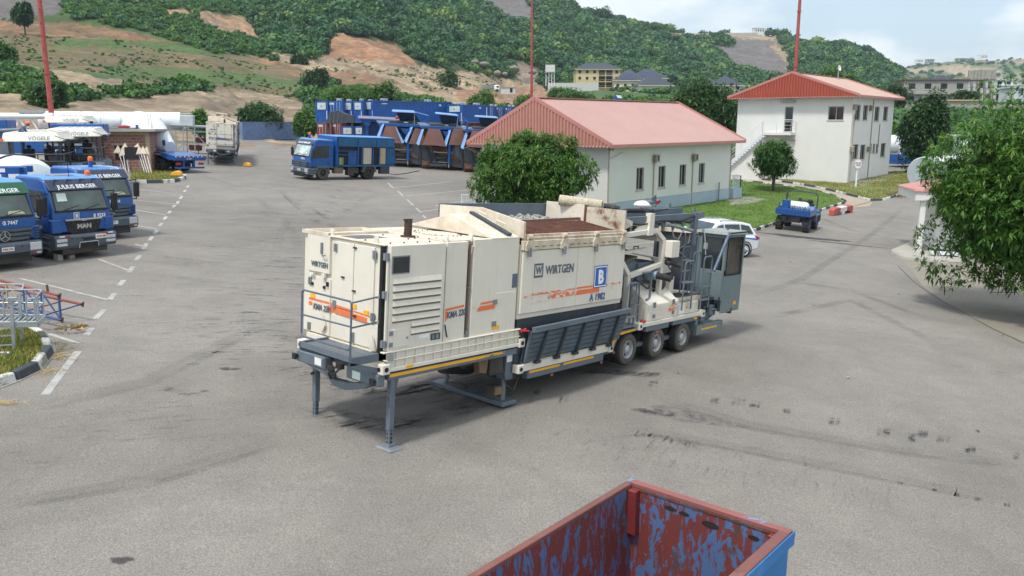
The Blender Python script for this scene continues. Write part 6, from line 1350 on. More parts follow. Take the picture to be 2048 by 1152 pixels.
q=onwall(1434,360,M1,1);MB().tube((q.x,-.2,-.3),(q.x,-.2,PLZ+.6),.05,8).build('vent_pipe',GREYL,w1)
for x in (.06,16.5):MB().tube((x,-.05,-.3),(x,-.05,4.2),.03,6).build('cable_duct',PIPE,w1)
MB().box(.08,-.30,4.15,.2,-.02,4.27).ellip((.14,-.30,4.15),(.06,.08,.06),8,5).build('wall_camera',FRAMEW,w1)
MB().path([(.1,-.03,3.6),(.6,-.03,3.72),(1.6,-.03,4.0)],.01,4).build('cable',BLACK,w1)
facade(w1,1,16.6,-.8,5.62-1.15);facade(w1,0,10.8,-.8,5.62-1.15)
# front steps and railing, gable side
RAIL=M('white_railing_paint',(.62,.66,.68),.45)
def railing(name,label,pts,h=.95,pitch=.13,group=None):
    t=thing(name,label,'railing',Matrix.Translation(pts[0]),group);o=Vector(pts[0]);m=MB()
    for a,b in zip(pts,pts[1:]):
        a=Vector(a)-o;b=Vector(b)-o
        for q in (a,b):MB().box(q.x-.03,q.y-.03,q.z,q.x+.03,q.y+.03,q.z+h).build('post',RAIL,t)
        MB().bar(a+Vector((0,0,h)),b+Vector((0,0,h)),.05,.04).build('top_rail',RAIL,t);MB().bar(a+Vector((0,0,.1)),b+Vector((0,0,.1)),.04,.03).build('bottom_rail',RAIL,t)
        n=int((b-a).length/pitch)
        for i in range(1,n):q=a.lerp(b,i/n);MB().bar(q+Vector((0,0,.1)),q+Vector((0,0,h)),.018,.018,up=(1,0,0)).build('baluster',RAIL,t)
    return t
def L1(x,y,z):return M1 @ Vector((x,y,z))
st=thing('entrance_steps','pale blue painted entrance landing and steps behind the bushy tree','steps',M1.copy())
MB().box(-5.6,1.6,-.6,-.1,6.2,PLZ*.8).build('landing',PLINTH,st); 
for i in range(3):MB().box(-5.5,6.2+i*.32,-.6,-.1,6.5+i*.32,PLZ*.8-.2-i*.2).build('step',PLINTH,st)
MB().box(-5.8,1.6,-.6,-5.6,6.0,PLZ*.85).build('side_wall',PLINTH,st);MB().box(-5.8,6.0,-.6,-5.6,7.3,PLZ*.5).build('side_wall',PLINTH,st)
railing('entrance_railing','white metal railing stepping down beside the bushy tree',[L1(-5.7,7.25,PLZ*.5),L1(-5.7,6.1,PLZ*.5)]);railing('entrance_railing','taller section of white metal railing just left of the bushy tree',[L1(-5.7,6.0,PLZ*.85),L1(-5.7,2.6,PLZ*.85)],1.1)
railing('entrance_railing','white railing at the right of the bushy tree against the office corner',[L1(-2.1,4.2,PLZ),L1(-2.1,1.7,PLZ),L1(-.1,1.7,PLZ)],.95)
MB().box(-.07,2.6,PLZ,-.01,3.5,PLZ+2.1).build('door',M('pale_blue_door',(.45,.53,.58),.5),w1)
rs=railing('porch_railing','short white railing at the far end of the office',[L1(16.7,-.2,PLZ),L1(18.0,-.2,PLZ),L1(18.0,1.6,PLZ)],.95)
MB().box(16.66,-.3,-.6,18.1,3,PLZ).build('porch',PLINTH,st)
# --- building 2
A2=Vector((.63,.78,0)).normalized();G2=Vector((-A2.y,A2.x,0));B2O=(30.5,76.0);ZB2=1.42
b2,w2,M2=gabled('two_storey_office','two storey white building with red gable and outside staircase',B2O,A2,G2,13.2,10.9,9.36,11.5,.75,ROOFTAN,GABR,ZB2,0)
def W2(px,py):return onwall(px,py,M2,1)
def E2(px,py):return onwall(px,py,M2,0)
for px,py,wpx in ((1709,241,10),(1725,241,9),(1748,243,9),(1765.5,242,8.5)):
    q=W2(px,py);q2=W2(px+wpx,py);window(w2,(q.x,0,q.z),(1,0,0),(0,-1,0),q2.x-q.x,1.42,CURTG)
for px,py,wpx,h in ((1704,320,10.5,1.42),(1719,320,9.5,1.42),(1738,307,4.5,.95),(1744.5,307,4.5,.95),(1751,307,4.5,.95),(1760,315,9,1.42)):
    q=W2(px,py);q2=W2(px+wpx,py);window(w2,(q.x,0,q.z),(1,0,0),(0,-1,0),q2.x-q.x,h,CURTG,mull=0 if wpx<6 else 1)
for px,py,l in ((1704.5,219,'upper air conditioner nearest the front corner of the two storey building'),(1738,221,'upper air conditioner between the middle windows of the two storey building'),(1699,303,'lower air conditioner nearest the front corner of the two storey building'),(1733,303,'lower air conditioner beside the drain pipe of the two storey building')):
    q=W2(px,py);acunit('a',M2 @ Vector((q.x,-.01,q.z)),A2,-G2,None,l)
for px,lo,hi in ((1741,0,7.7),(1705,.2,6.3),(1757,3.2,5.4)):
    q=W2(px,270);MB().box(q.x,-.08,lo,q.x+.07,-.01,hi).build('drain_pipe',PIPE,w2)
# gable end features (x = 0 plane): window, door, landing
a_=E2(1655,241);b_=E2(1689,212);window(w2,(0,a_.y,a_.z),(0,-1,0),(-1,0,0),a_.y-b_.y,b_.z-a_.z,M('mirror_brown',(.13,.11,.10),.5))
a_=E2(1567,264);b_=E2(1587.5,213);dw=window(w2,(0,a_.y,a_.z),(0,-1,0),(-1,0,0),a_.y-b_.y,b_.z-a_.z,M('door_dark_glass',(.05,.07,.075),.3),mull=0)
MB().box(-.02,b_.y-.1,a_.z+(b_.z-a_.z)*.46,.03-.05,a_.y+.0,a_.z+(b_.z-a_.z)*.5).build('mid_rail',WHITE,dw)
a2=E2(1563,205);b2_=E2(1591,202);MB().box(-.3,b2_.y,a2.z,-.01,a2.y,a2.z+.12).build('canopy_slab',CONC,w2)
LZ=a_.z-.05;c_=E2(1591,268);d_=E2(1541,268)
st2=thing('outside_staircase','white outside staircase with rails climbing the gable wall of the two storey building','staircase',M2.copy())
MB().box(-1.25,c_.y,LZ-.22,-.01,d_.y+.3,LZ).build('landing',WALL,st2)
foot=E2(1456,340);ny=d_.y+.3;fy=foot.y+1.2;NS=20;GZL=0.1
for i in range(NS):
    t0=i/NS;y=ny+(fy-ny)*t0;z=LZ-(LZ-GZL)*(i+1)/NS
    MB().box(-1.2,y,z-.05,-.05,y+(fy-ny)/NS*1.05,z).build('step',WHITE,st2)
for x in (-1.25,-.08):MB().hexa([(x-.03,ny,LZ-.42),(x+.03,ny,LZ-.42),(x+.03,fy,GZL-.35),(x-.03,fy,GZL-.35)],[(x-.03,ny,LZ-.05),(x+.03,ny,LZ-.05),(x+.03,fy,GZL),(x-.03,fy,GZL)]).build('stringer',RAIL,st2)
MB().hexa([(-.9,ny,-.5),(-.2,ny,-.5),(-.2,fy,-.5),(-.9,fy,-.5)],[(-.9,ny,LZ-.5),(-.2,ny,LZ-.5),(-.2,fy,GZL-.45),(-.9,fy,GZL-.45)]).build('stair_wall',WALL,st2)
def sr(p,q,n):
    MB().bar(p+Vector((0,0,1.0)),q+Vector((0,0,1.0)),.04,.04).build('handrail',RAIL,st2)
    for h in (.35,.68):MB().bar(p+Vector((0,0,h)),q+Vector((0,0,h)),.025,.025).build('rail',RAIL,st2)
    for i in range(n+1):r=p.lerp(q,i/n);MB().bar(r,r+Vector((0,0,1.0)),.04,.04,up=(1,0,0)).build('post',RAIL,st2)
sr(Vector((-1.25,c_.y,LZ)),Vector((-1.25,ny,LZ)),2);sr(Vector((-1.25,ny,LZ)),Vector((-1.25,fy,GZL)),5);sr(Vector((-1.25,c_.y,LZ)),Vector((-.05,c_.y,LZ)),1)
MB().box(-.25,E2(1591,281).y,E2(1591,281).z,-.01,E2(1560,281).y,E2(1591,281).z+.1).build('canopy_slab',CONC,w2)
facade(w2,1,13.2,-.8,9.36-ZB2);facade(w2,0,10.9,-.8,9.36-ZB2)
dsh=thing('satellite_dish','white rooftop antenna pole on the two storey building','antenna',Matrix.Translation(M2 @ Vector((9.5,4.6,9.6))))
MB().tube((0,0,0),(0,0,1.5),.05,6).build('pole',GALV,dsh);MB().lathe([(.001,0),(.28,.08),(.3,.1),(.001,.02)],(0,0,1.35),(.6,-.7,.2),12).build('dish',WHITE,dsh)
# --- speed limit sign
sp=at(1711,376);sg_=thing('speed_limit_sign','round white speed limit sign on a white post at the verge','sign',Matrix.Translation(sp))
sc_=.0;Ys=sp.y;hS=(376-335)/F_PX*Ys; 
MB().box(-.05,-.05,0,.05,.05,1.75).build('post',WHITE,sg_)
fx=Vector((1,.35,0)).normalized();fn=Vector((fx.y,-fx.x,0))
MB().lathe([(.001,0),(.47,0),(.47,.03),(.001,.03)],Vector((0,0,2.1))+fn*.06,fn,28).build('disc',WHITE,sg_)
MB().lathe([(.42,.0),(.47,.0),(.47,.005),(.42,.005)],Vector((0,0,2.1))+fn*.092,fn,28,closed=True).build('ring',M('sign_ring',(.45,.1,.1),.5),sg_)
for s_,z in (('SPEED LIMIT',2.13),('15 KM/HR',1.95)):text(s_,INK,sg_,.15,Vector((0,0,z))+fn*.095,fx,(0,0,1),bold=.002,sx=.86,align='CENTER')
# --- brick shed, left
BR=newmat('brickwork');m,nt,b=BR
tx=_n(nt,'ShaderNodeTexBrick');tx.inputs['Scale'].default_value=1;tx.inputs['Color1'].default_value=(.26,.105,.085,1);tx.inputs['Color2'].default_value=(.34,.16,.13,1);tx.inputs['Mortar'].default_value=(.36,.30,.26,1)
tx.inputs['Brick Width'].default_value=.42;tx.inputs['Row Height'].default_value=.22;tx.inputs['Mortar Size'].default_value=.02
sx_=_n(nt,'ShaderNodeSeparateXYZ');tcn=_n(nt,'ShaderNodeTexCoord');nt.links.new(tcn.outputs['Object'],sx_.inputs[0]);cb_=_n(nt,'ShaderNodeCombineXYZ');ad=_n(nt,'ShaderNodeMath',operation='ADD');nt.links.new(sx_.outputs[0],ad.inputs[0]);nt.links.new(sx_.outputs[1],ad.inputs[1]);nt.links.new(ad.outputs[0],cb_.inputs[0]);nt.links.new(sx_.outputs[2],cb_.inputs[1]);nt.links.new(cb_.outputs[0],tx.inputs['Vector'])
nt.links.new(tx.outputs[0],b.inputs['Base Color']);b.inputs['Roughness'].default_value=.9;bp=_n(nt,'ShaderNodeBump');bp.invert=True;bp.inputs['Distance'].default_value=.02;nt.links.new(tx.outputs['Fac'],bp.inputs['Height']);nt.links.new(bp.outputs[0],b.inputs['Normal']);BRM=m
c0=at(289,345)+Vector((.1,.9,0));shx=Vector((-.985,-.17,0));shy=Vector((-.17,.985,0))*-1;shy=Vector((.17,-.985,0))
MS=frame((c0.x,c0.y,c0.z-.1),Vector((.985,.17,0)),Vector((-.17,.985,0)),(0,0,1))
shd=thing('brick_shed','small red brick shed with a flat concrete roof behind the leaning signs','shed',MS)
wl=MB().box(-6.4,0,0,0,4.5,3.05).build('wall',BRM,shd)
beam=M('sandy_render',(.40,.34,.23),.8,dirt=.3)
for q in (MB().box(-.22,-.03,0,.03,.25,3.05),MB().box(-6.4,-.03,2.82,-.22,.1,3.05),MB().box(-4.2,-.025,0,-3.95,.1,2.82)):q.build('render_band',beam,wl)
MB().box(-2.6,-.035,2.05,-1.4,.1,2.2).build('lintel',beam,wl);MB().box(-2.4,-.02,1.0,-1.65,.05,2.05).build('window_opening',VOID,wl)
MB().box(-2.4,-.03,1.45,-1.65,.0,1.5).build('window_bar',GREYL,wl)
MB().box(-7.4,-.5,3.05,.6,5,3.22).build('roof',CONC,shd);MB().box(-7.8,.3,3.22,-1.6,4.8,3.32).build('roof_slab',GREYL,shd);MB().ellip((-1.9,1.0,3.4),(.5,.3,.12),8,5).build('red_tarpaulin_bundle',RED,shd)
# --- kiosk at the right with tree in front
kx=at(1836,508);KZ=kx.z;MKi=frame((kx.x,kx.y,KZ+.12),(.97,-.24,0),(.24,.97,0),(0,0,1))
ki=thing('gate_kiosk','white canopy with pink roof edge on a white post, mostly hidden by the right tree','kiosk',MKi)
MB().box(-.13,-.13,0,.13,.13,3.1).build('post',WALL,ki);MB().box(5.0,-.13,0,5.3,.13,3.1).build('post',WALL,ki)
MB().box(-.45,-.3,2.75,6.5,4.2,3.25).build('canopy',WALL,ki,bevel=.02);MB().hexa([(-.55,-.4,3.25),(6.6,-.4,3.25),(6.6,4.3,3.25),(-.55,4.3,3.25)],[(-.5,-.35,3.36),(6.6,-.35,3.36),(6.6,2,3.75),(.8,2,3.75)]).build('roof',FASC,ki)
MB().box(1.0,1.2,0,6,4,2.7).build('wall',WALL,ki);MB().box(.5,-.9,0,1.8,.0,.08).build('step',WHITEG,ki)
# ================================================================== TREES
LEAFM=Mleaf('mango_leaves',(.022,.078,.017),(.070,.165,.030))
LEAFY=Mleaf('young_mango_leaves',(.09,.18,.03),(.15,.24,.045))
LEAFD=Mleaf('dark_leaves',(.014,.052,.017),(.045,.11,.028))
LEAFB=Mleaf('bush_leaves',(.030,.10,.018),(.09,.20,.035))
BARK=M('bark',(.10,.085,.065),.9,var=.3,vs=6,bump=.6)
def rosettes(C,D,n_leaf,L,w,droop,r):
    """leaf whorls: C centres, D outward directions"""
    N=len(C);k=n_leaf;D=D/np.linalg.norm(D,axis=1,keepdims=True)
    up=np.tile([0,0,1.],(N,1));a=np.cross(D,up+rng.normal(0,.05,(N,3)));a /= np.linalg.norm(a,axis=1,keepdims=True)+1e-9;b=np.cross(D,a)
    th=rng.uniform(0,2*np.pi,(N,1))+np.arange(k)*2*np.pi/k+rng.normal(0,.25,(N,k))
    el=rng.uniform(.1,.9,(N,k))
    dir_=(a[:,None]*np.cos(th)[...,None]+b[:,None]*np.sin(th)[...,None])*np.cos(el)[...,None]+D[:,None]*np.sin(el)[...,None]
    Ls=L*rng.uniform(.65,1.15,(N,k,1));dr=np.array([0,0,-1.])*droop
    side=np.cross(dir_,np.array([0,0,1.]));side /= np.linalg.norm(side,axis=2,keepdims=True)+1e-9
    P0_=C[:,None]+dir_*.02;P1=P0_+dir_*Ls*.5+dr*Ls*.12;P2=P0_+dir_*Ls*.95+dr*Ls*.55;ws=w*rng.uniform(.8,1.2,(N,k,1))
    nz=np.cross(side,dir_)
    V=np.stack([P0_,P1-side*ws,P1+side*ws,P2,P1+nz*ws*.25],2)          # N,k,5,3
    base=(np.arange(N*k)*5).reshape(-1,1)
    F=np.concatenate([base+np.array([[0,1,4]]),base+np.array([[0,4,2]]),base+np.array([[1,3,4]]),base+np.array([[4,3,2]])],0)
    return V.reshape(-1,3),F
def np_mesh(name,V,F,mat,parent,label=None,kind=None,mats=None,midx=None):
    me=bpy.data.meshes.new(name);me.vertices.add(len(V));me.vertices.foreach_set('co',np.ascontiguousarray(V,dtype=np.float32).ravel())
    k=F.shape[1];me.loops.add(len(F)*k);me.loops.foreach_set('vertex_index',F.ravel().astype(np.int32));me.polygons.add(len(F));me.polygons.foreach_set('loop_start',(np.arange(len(F))*k).astype(np.int32))
    me.update(calc_edges=True)
    for m_ in (mats or [mat]):me.materials.append(m_)
    if midx is not None:me.polygons.foreach_set('material_index',midx.astype(np.int32))
    return link(name,me,parent,label,kind)
def leafy_tree(root,cz,R,n,L=.26,w=.028,k=9,trunk_h=1.5,tr=.14,mat=LEAFM,young=.10,lumps=16,thick=.34,droop=.42,seed=1,sink=.3,name_c='crown'):
    """crown of leaf whorls on a lumpy shell round (0,0,cz) with radii R"""
    r2=np.random.default_rng(seed)
    Lc=r2.normal(0,1,(lumps,3));Lc /= np.linalg.norm(Lc,axis=1,keepdims=True);Lr=r2.uniform(.22,.52,lumps)
    P=r2.normal(0,1,(n*3,3));P /= np.linalg.norm(P,axis=1,keepdims=True)
    li=r2.integers(0,lumps,n*3);rad=1-thick*r2.random((n*3,1))**2.0
    Q=Lc[li]*r2.uniform(.48,.74,lumps)[li][:,None]+P*Lr[li][:,None]*rad
    inner=np.linalg.norm(Q,axis=1)>.36;Q=Q[inner][:n]
    D=Q.copy();D[:,2]+=.25
    C=Q*np.array(R)+np.array([0,0,cz]);C=C[C[:,2]>cz-R[2]*.92]
    D=(Q/np.array(R))[:len(C)]*np.array([1,1,1.]);D=D/np.linalg.norm(D,axis=1,keepdims=True);D[:,2]+=.35
    D+=r2.normal(0,.3,D.shape)
    V,F=rosettes(C,D,k,L,w,droop,r2)
    per=len(F)//4;yn=r2.random(len(C))<young*(.5+1.0*(C[:,2]>cz));mi=np.tile(np.repeat(yn,k),4)  # pale young leaves favour the upper half, doubling as painted crown highlights
    np_mesh(name_c,V,F,None,root,mats=[mat,LEAFY],midx=mi)
    # dense shaded inner leaves so that the sky does not show straight through
    C2=r2.normal(0,1,(max(60,n//3),3));C2 /= np.linalg.norm(C2,axis=1,keepdims=True);C2 *= r2.uniform(.25,.68,(len(C2),1))
    V2,F2=rosettes(C2*np.array(R)+np.array([0,0,cz]),C2,7,L*1.5,w*2.2,.5,r2);np_mesh('inner_leaves',V2,F2,mat,root)
    t=MB();zt=cz-R[2]*.25;t.tube((0,0,-sink),(0,0,trunk_h),tr*1.15,10,tr*.85);t.tube((0,0,trunk_h),(.05,.03,zt),tr*.85,10,tr*.55)
    for i in range(9):
        a=2*math.pi*i/9+.4;q=Vector((math.cos(a)*R[0]*.62,math.sin(a)*R[1]*.62,cz+R[2]*r2.uniform(-.3,.5)));s0=Vector((0,0,trunk_h+(zt-trunk_h)*r2.uniform(0,1)))
        mid=s0.lerp(q,.5)+Vector((0,0,.12*R[2]));t.tube(s0,mid,tr*.4,6,tr*.28,False);t.tube(mid,q,tr*.28,6,tr*.08,False)
    t.build('trunk',BARK,root,smooth=True)
def tree(label,x,y,cz,R,n,name='mango_tree',z=None,cat='tree',group=None,**k):
    z=gzf(x,y) if z is None else z
    t=thing(name,label,cat,Matrix.Translation((x,y,z)),group);leafy_tree(t,cz,R,n,**k);return t
# bushy tree in front of the office gable
tree('dense bushy mango tree in front of the salmon gable of the office',1.35,49.3,2.75,(3.65,3.3,2.75),4300,L=.33,w=.042,k=8,young=.07,seed=3,trunk_h=.8,tr=.2,lumps=22)
# round tree on the lawn
p=at(1546,384);tree('small round mango tree on the lawn by the outside staircase',p.x,p.y,3.0,(1.98,1.9,1.9),1500,L=.32,w=.042,k=8,young=.12,seed=5,trunk_h=1.5,tr=.14,lumps=16)
# big tree at the right edge
tree('large mango tree with pale young leaves at the right edge',18.7,28.6,4.35,(4.75,3.8,3.75),9500,L=.27,w=.036,k=9,young=.10,seed=9,mat=Mleaf('lighter_mango_leaves',(.030,.10,.020),(.085,.20,.036)),trunk_h=1.3,tr=.2,lumps=40,droop=.5,thick=.3)  # leaf colour a little lighter than on the other mango trees
# dark tree behind the two storey building
tree('tall dark tree at the far right corner of the two storey building',43.2,88.5,4.6,(2.9,2.6,4.7),1500,L=.5,w=.08,k=7,mat=LEAFD,young=.0,seed=11,tr=.25,lumps=20)
# big round tree between the two buildings
tree('huge round dark mango tree between the two white buildings',26.5,120,5.3,(6.0,5.6,5.4),3600,L=.62,w=.10,k=7,mat=LEAFD,young=.0,seed=12,tr=.4,lumps=46,thick=.25,z=2.8)
tree('broad low dark tree behind the office roof left of the round tree',18.5,128,3.6,(6.5,5,3.2),1500,L=.65,w=.11,k=7,mat=LEAFD,young=.0,seed=13,tr=.3,lumps=26,z=3.5)
tree('bright green tree between the dark trees behind the office',21.5,135,3.6,(5.5,5,3.4),1300,L=.65,w=.11,k=7,mat=LEAFB,young=.0,seed=14,tr=.3,lumps=24,z=4)
# bushes in front of the rock slope
for lb,px,py,Y,R,n,m_,s in [
  ('dark green bush with a tall crown behind the faded blue container',525,236,126,(3.4,3,3.3),900,LEAFD,21),('low dark bush left of the tall crowned bush behind the container',496,240,124,(2.6,2.4,2.0),500,LEAFD,22),
  ('bush behind the right end of the faded blue container',612,246,124,(2.5,2,2.2),500,LEAFB,23),('bright bushy tree above the left end of the container row',712,193,175,(5.6,5,3.3),900,LEAFB,24),
  ('bright bushy tree above the long blue container',762,192,170,(4.6,4,3.2),800,LEAFB,25),('bright green shrub above the upper container doors',675,196,165,(3.6,3,2.6),500,LEAFB,26),
  ('round green tree standing on red soil left of the centre mast',963,203,190,(3.9,3.4,3.2),700,LEAFB,27),('small green tree at the foot of the centre mast',1053,207,180,(2.8,2.6,2.5),450,LEAFB,28),
  ('dark leafy shrub behind the left mast on the rocks',100,196,112,(3.0,2.6,2.9),800,LEAFD,29),('dark shrub at the left of the left mast',72,200,118,(2.2,2,2.0),400,LEAFD,30),
  ('slender tree on the upper left slope',46,26,205,(2.6,2.4,3.0),450,LEAFD,31),('dark tree cut by the left edge halfway up the slope',4,105,160,(3.0,2.6,3.2),500,LEAFB,32),
  ('dark bush by the galvanised steelwork',398,243,108,(1.8,1.6,1.9),350,LEAFB,33),('leafy tree left of the unfinished concrete building',1786,196,190,(4.6,4,4.4),800,LEAFD,34),
  ('green tree above the roof of the two storey building',1667,160,260,(5.4,5,4.2),700,LEAFB,35),('second green tree above the roof of the two storey building',1700,166,240,(4.2,4,3.0),500,LEAFB,36),
  ('dark tree on the hill just below the centre mast lamp',600,125,250,(2.8,2.5,2.6),300,LEAFD,37),('low olive bush in the gully left of the bright trees',632,158,205,(3.4,3,2.8),350,LEAFD,38),
  ('tiny dark tree on the soil ridge',595,116,280,(2.2,2,2.2),200,LEAFD,39),('dark bush on sand behind the container row',898,155,290,(4.0,3.4,3.2),260,LEAFD,40),
  ('green tree beside the concrete buildings on the right',1932,196,215,(3.8,3.4,2.6),350,LEAFD,41),('bright shrub left of the water tower foot',1120,190,260,(5.2,4,3.0),350,LEAFB,42),
  ('bright bushes in front of the yellow house field',1150,194,250,(6,4,2.6),400,LEAFB,43),('lone umbrella shaped tree on the skyline',1270,52,735,(7.5,6,4.0),160,LEAFD,44),('round tree on the skyline above the hill shoulder',1205,30,715,(10,8,8),260,LEAFD,45)]:
    c=ray(px,py,Y);big=Y>150
    Ls=.5 if Y<200 else (.9 if Y<400 else 2.2)
    tree(lb,c.x,c.y,R[2]*.9,R,n,name='bush' if R[2]<2.5 else 'tree',z=c.z-R[2]*.9,L=Ls,w=Ls*.17,k=7,mat=m_,young=0,seed=s,lumps=18,tr=.12+R[0]*.02,trunk_h=.5,sink=3.0,droop=.5)
# ------------------------------------------------------------------ woods on the hill: instanced crowns
def clump_mesh(name,nq,size,seed,mat,R=(1,1,.8)):
    r2=np.random.default_rng(seed);lumps=9
    Lc=r2.normal(0,1,(lumps,3));Lc /= np.linalg.norm(Lc,axis=1,keepdims=True);Lc[:,2]=np.abs(Lc[:,2])*.8-.15
    P=r2.normal(0,1,(nq,3));P /= np.linalg.norm(P,axis=1,keepdims=True);li=r2.integers(0,lumps,nq)
    Q=(Lc[li]*.58+P*.42*(1-.35*r2.random((nq,1))**2))
    n=Q+r2.normal(0,.45,Q.shape);n /= np.linalg.norm(n,axis=1,keepdims=True);a=np.cross(n,r2.normal(0,1,Q.shape));a /= np.linalg.norm(a,axis=1,keepdims=True);b=np.cross(n,a)
    s=size*r2.uniform(.6,1.3,(nq,1));Q=Q*np.array(R)
    V=np.stack([Q-a*s,Q-b*s*.7,Q+a*s,Q+b*s*.7+n*s*.3],1).reshape(-1,3);F=np.arange(nq*4).reshape(-1,4)
    me=bpy.data.meshes.new(name);me.vertices.add(len(V));me.vertices.foreach_set('co',V.astype(np.float32).ravel());me.loops.add(len(F)*4);me.loops.foreach_set('vertex_index',F.ravel().astype(np.int32));me.polygons.add(len(F));me.polygons.foreach_set('loop_start',(np.arange(len(F))*4).astype(np.int32));me.update(calc_edges=True);me.materials.append(mat)
    return bpy.data.objects.new(name,me)
WOODM=[Mleaf('wood_leaves_a',(.012,.062,.022),(.040,.130,.042),.6,.15),Mleaf('wood_leaves_b',(.022,.085,.024),(.065,.17,.045),.6,.15),Mleaf('wood_leaves_c',(.010,.055,.024),(.034,.115,.044),.6,.15),Mleaf('wood_leaves_d',(.05,.13,.03),(.15,.24,.06),.6,.15)]
def scatter(name,pts,scales,coll,seed=0):
    me=bpy.data.meshes.new(name);me.vertices.add(len(pts));me.vertices.foreach_set('co',np.ascontiguousarray(pts,dtype=np.float32).ravel())
    a=me.attributes.new('size','FLOAT_VECTOR','POINT');a.data.foreach_set('vector',np.ascontiguousarray(scales,dtype=np.float32).ravel())
    o=link(name,me,kind='stuff')
    ng=bpy.data.node_groups.new(name,'GeometryNodeTree');ng.interface.new_socket('Geometry',in_out='INPUT',socket_type='NodeSocketGeometry');ng.interface.new_socket('Geometry',in_out='OUTPUT',socket_type='NodeSocketGeometry')
    N=ng.nodes;gi=N.new('NodeGroupInput');go=N.new('NodeGroupOutput');ip=N.new('GeometryNodeInstanceOnPoints');ci=N.new('GeometryNodeCollectionInfo');ci.inputs['Collection'].default_value=coll;ci.inputs['Separate Children'].default_value=True;ci.inputs['Reset Children'].default_value=True
    ip.inputs['Pick Instance'].default_value=True;ri=N.new('FunctionNodeRandomValue');ri.data_type='INT';ri.inputs[4].default_value=0;ri.inputs[5].default_value=len(coll.objects)-1;ri.inputs[8].default_value=seed
    rv=N.new('FunctionNodeRandomValue');rv.data_type='FLOAT_VECTOR';rv.inputs[0].default_value=(-.12,-.12,0);rv.inputs[1].default_value=(.12,.12,6.28);rv.inputs[8].default_value=seed+5
    na_=N.new('GeometryNodeInputNamedAttribute');na_.data_type='FLOAT_VECTOR';na_.inputs[0].default_value='size'
    Lk=ng.links.new;Lk(gi.outputs[0],ip.inputs['Points']);Lk(ci.outputs[0],ip.inputs['Instance']);Lk(ri.outputs[2],ip.inputs['Instance Index']);Lk(rv.outputs[0],ip.inputs['Rotation']);Lk(na_.outputs[0],ip.inputs['Scale']);Lk(ip.outputs[0],go.inputs[0])
    md=o.modifiers.new('scatter','NODES');md.node_group=ng;return o
cw=bpy.data.collections.new('wood_crowns')
for i in range(9):cw.objects.link(clump_mesh('crown',260,.15,50+i,WOODM[[0,1,2,0,2,1,0,2,3][i]]))
cb2=bpy.data.collections.new('shrub_clumps')
for i in range(5):cb2.objects.link(clump_mesh('shrub',110,.22,80+i,[LEAFB,WOODM[0],LEAFB,WOODM[1],LEAFD][i],(1,1,.7)))
def field(n,px0,px1,Y0,Y1,thr,smin,smax,prob=1.0,zk=.3,seed=0,hi=2.0,near=None):
    r2=np.random.default_rng(seed);t=(r2.uniform(px0,px1,n)-1024)/F_PX;Y=np.sqrt(r2.uniform(Y0**2,Y1**2,n));X=t*Y;Z=terrain_z(X,Y);_,den=cover(X,Y,Z)
    ye=yard_edge(1024+t*F_PX);k=(den >= thr) & (den<hi) & (Y>ye+4) & (r2.random(n)<prob);X,Y,Z=X[k],Y[k],Z[k]
    s=r2.uniform(smin,smax,len(X))*np.clip(.6+Y/900,.8,1.25);return np.stack([X,Y,Z+s*zk],1),np.stack([s,s,s*r2.uniform(.75,1.25,len(s))],1)
p1,s1=field(17500,380,1860,270,790,.9,1.6,5.2,seed=1);scatter('hill_wood',p1,s1,cw,1)
pe,se=field(700,380,1860,280,780,.9,4.5,7.5,seed=21);scatter('emergent_crowns',pe,se,cw,7)
p2,s2=field(24000,-200,1300,95,420,.35,.5,2.2,seed=2,hi=.9);scatter('slope_scrub',p2,s2,cb2,2)
p3,s3=field(7000,1050,2300,150,420,.2,1.1,2.8,seed=3,hi=.3);scatter('valley_scrub',p3,s3,cb2,3)
p4,s4=field(16000,-200,1100,95,400,.015,.15,.65,seed=4,hi=.2);q4=vnoise(p4[:,0],p4[:,1],9)>.05;p4=p4[q4];s4=s4[q4];scatter('sparse_scrub',p4,s4,cb2,4)
p5,s5=field(900,1780,2300,900,1700,.03,2,5,seed=5,hi=.9);scatter('far_hill_scrub',p5,s5,cw,5)
# hedge belt on the right behind the tanks
r2=np.random.default_rng(8);n=900;px_=r2.uniform(1760,2300,n);Yh=r2.uniform(133,180,n);Xh=(px_-1024)/F_PX*Yh;s_=r2.uniform(1.4,3.2,n);zt=np.array([ray(a,226+8*r2.random(),b_).z for a,b_ in zip(px_,Yh)])
zg=terrain_z(Xh,Yh);zz=zg+r2.random(n)*np.maximum(zt-zg-1.2,.2);scatter('green_belt',np.stack([Xh,Yh,zz],1),np.stack([s_,s_,s_],1),cb2,9)
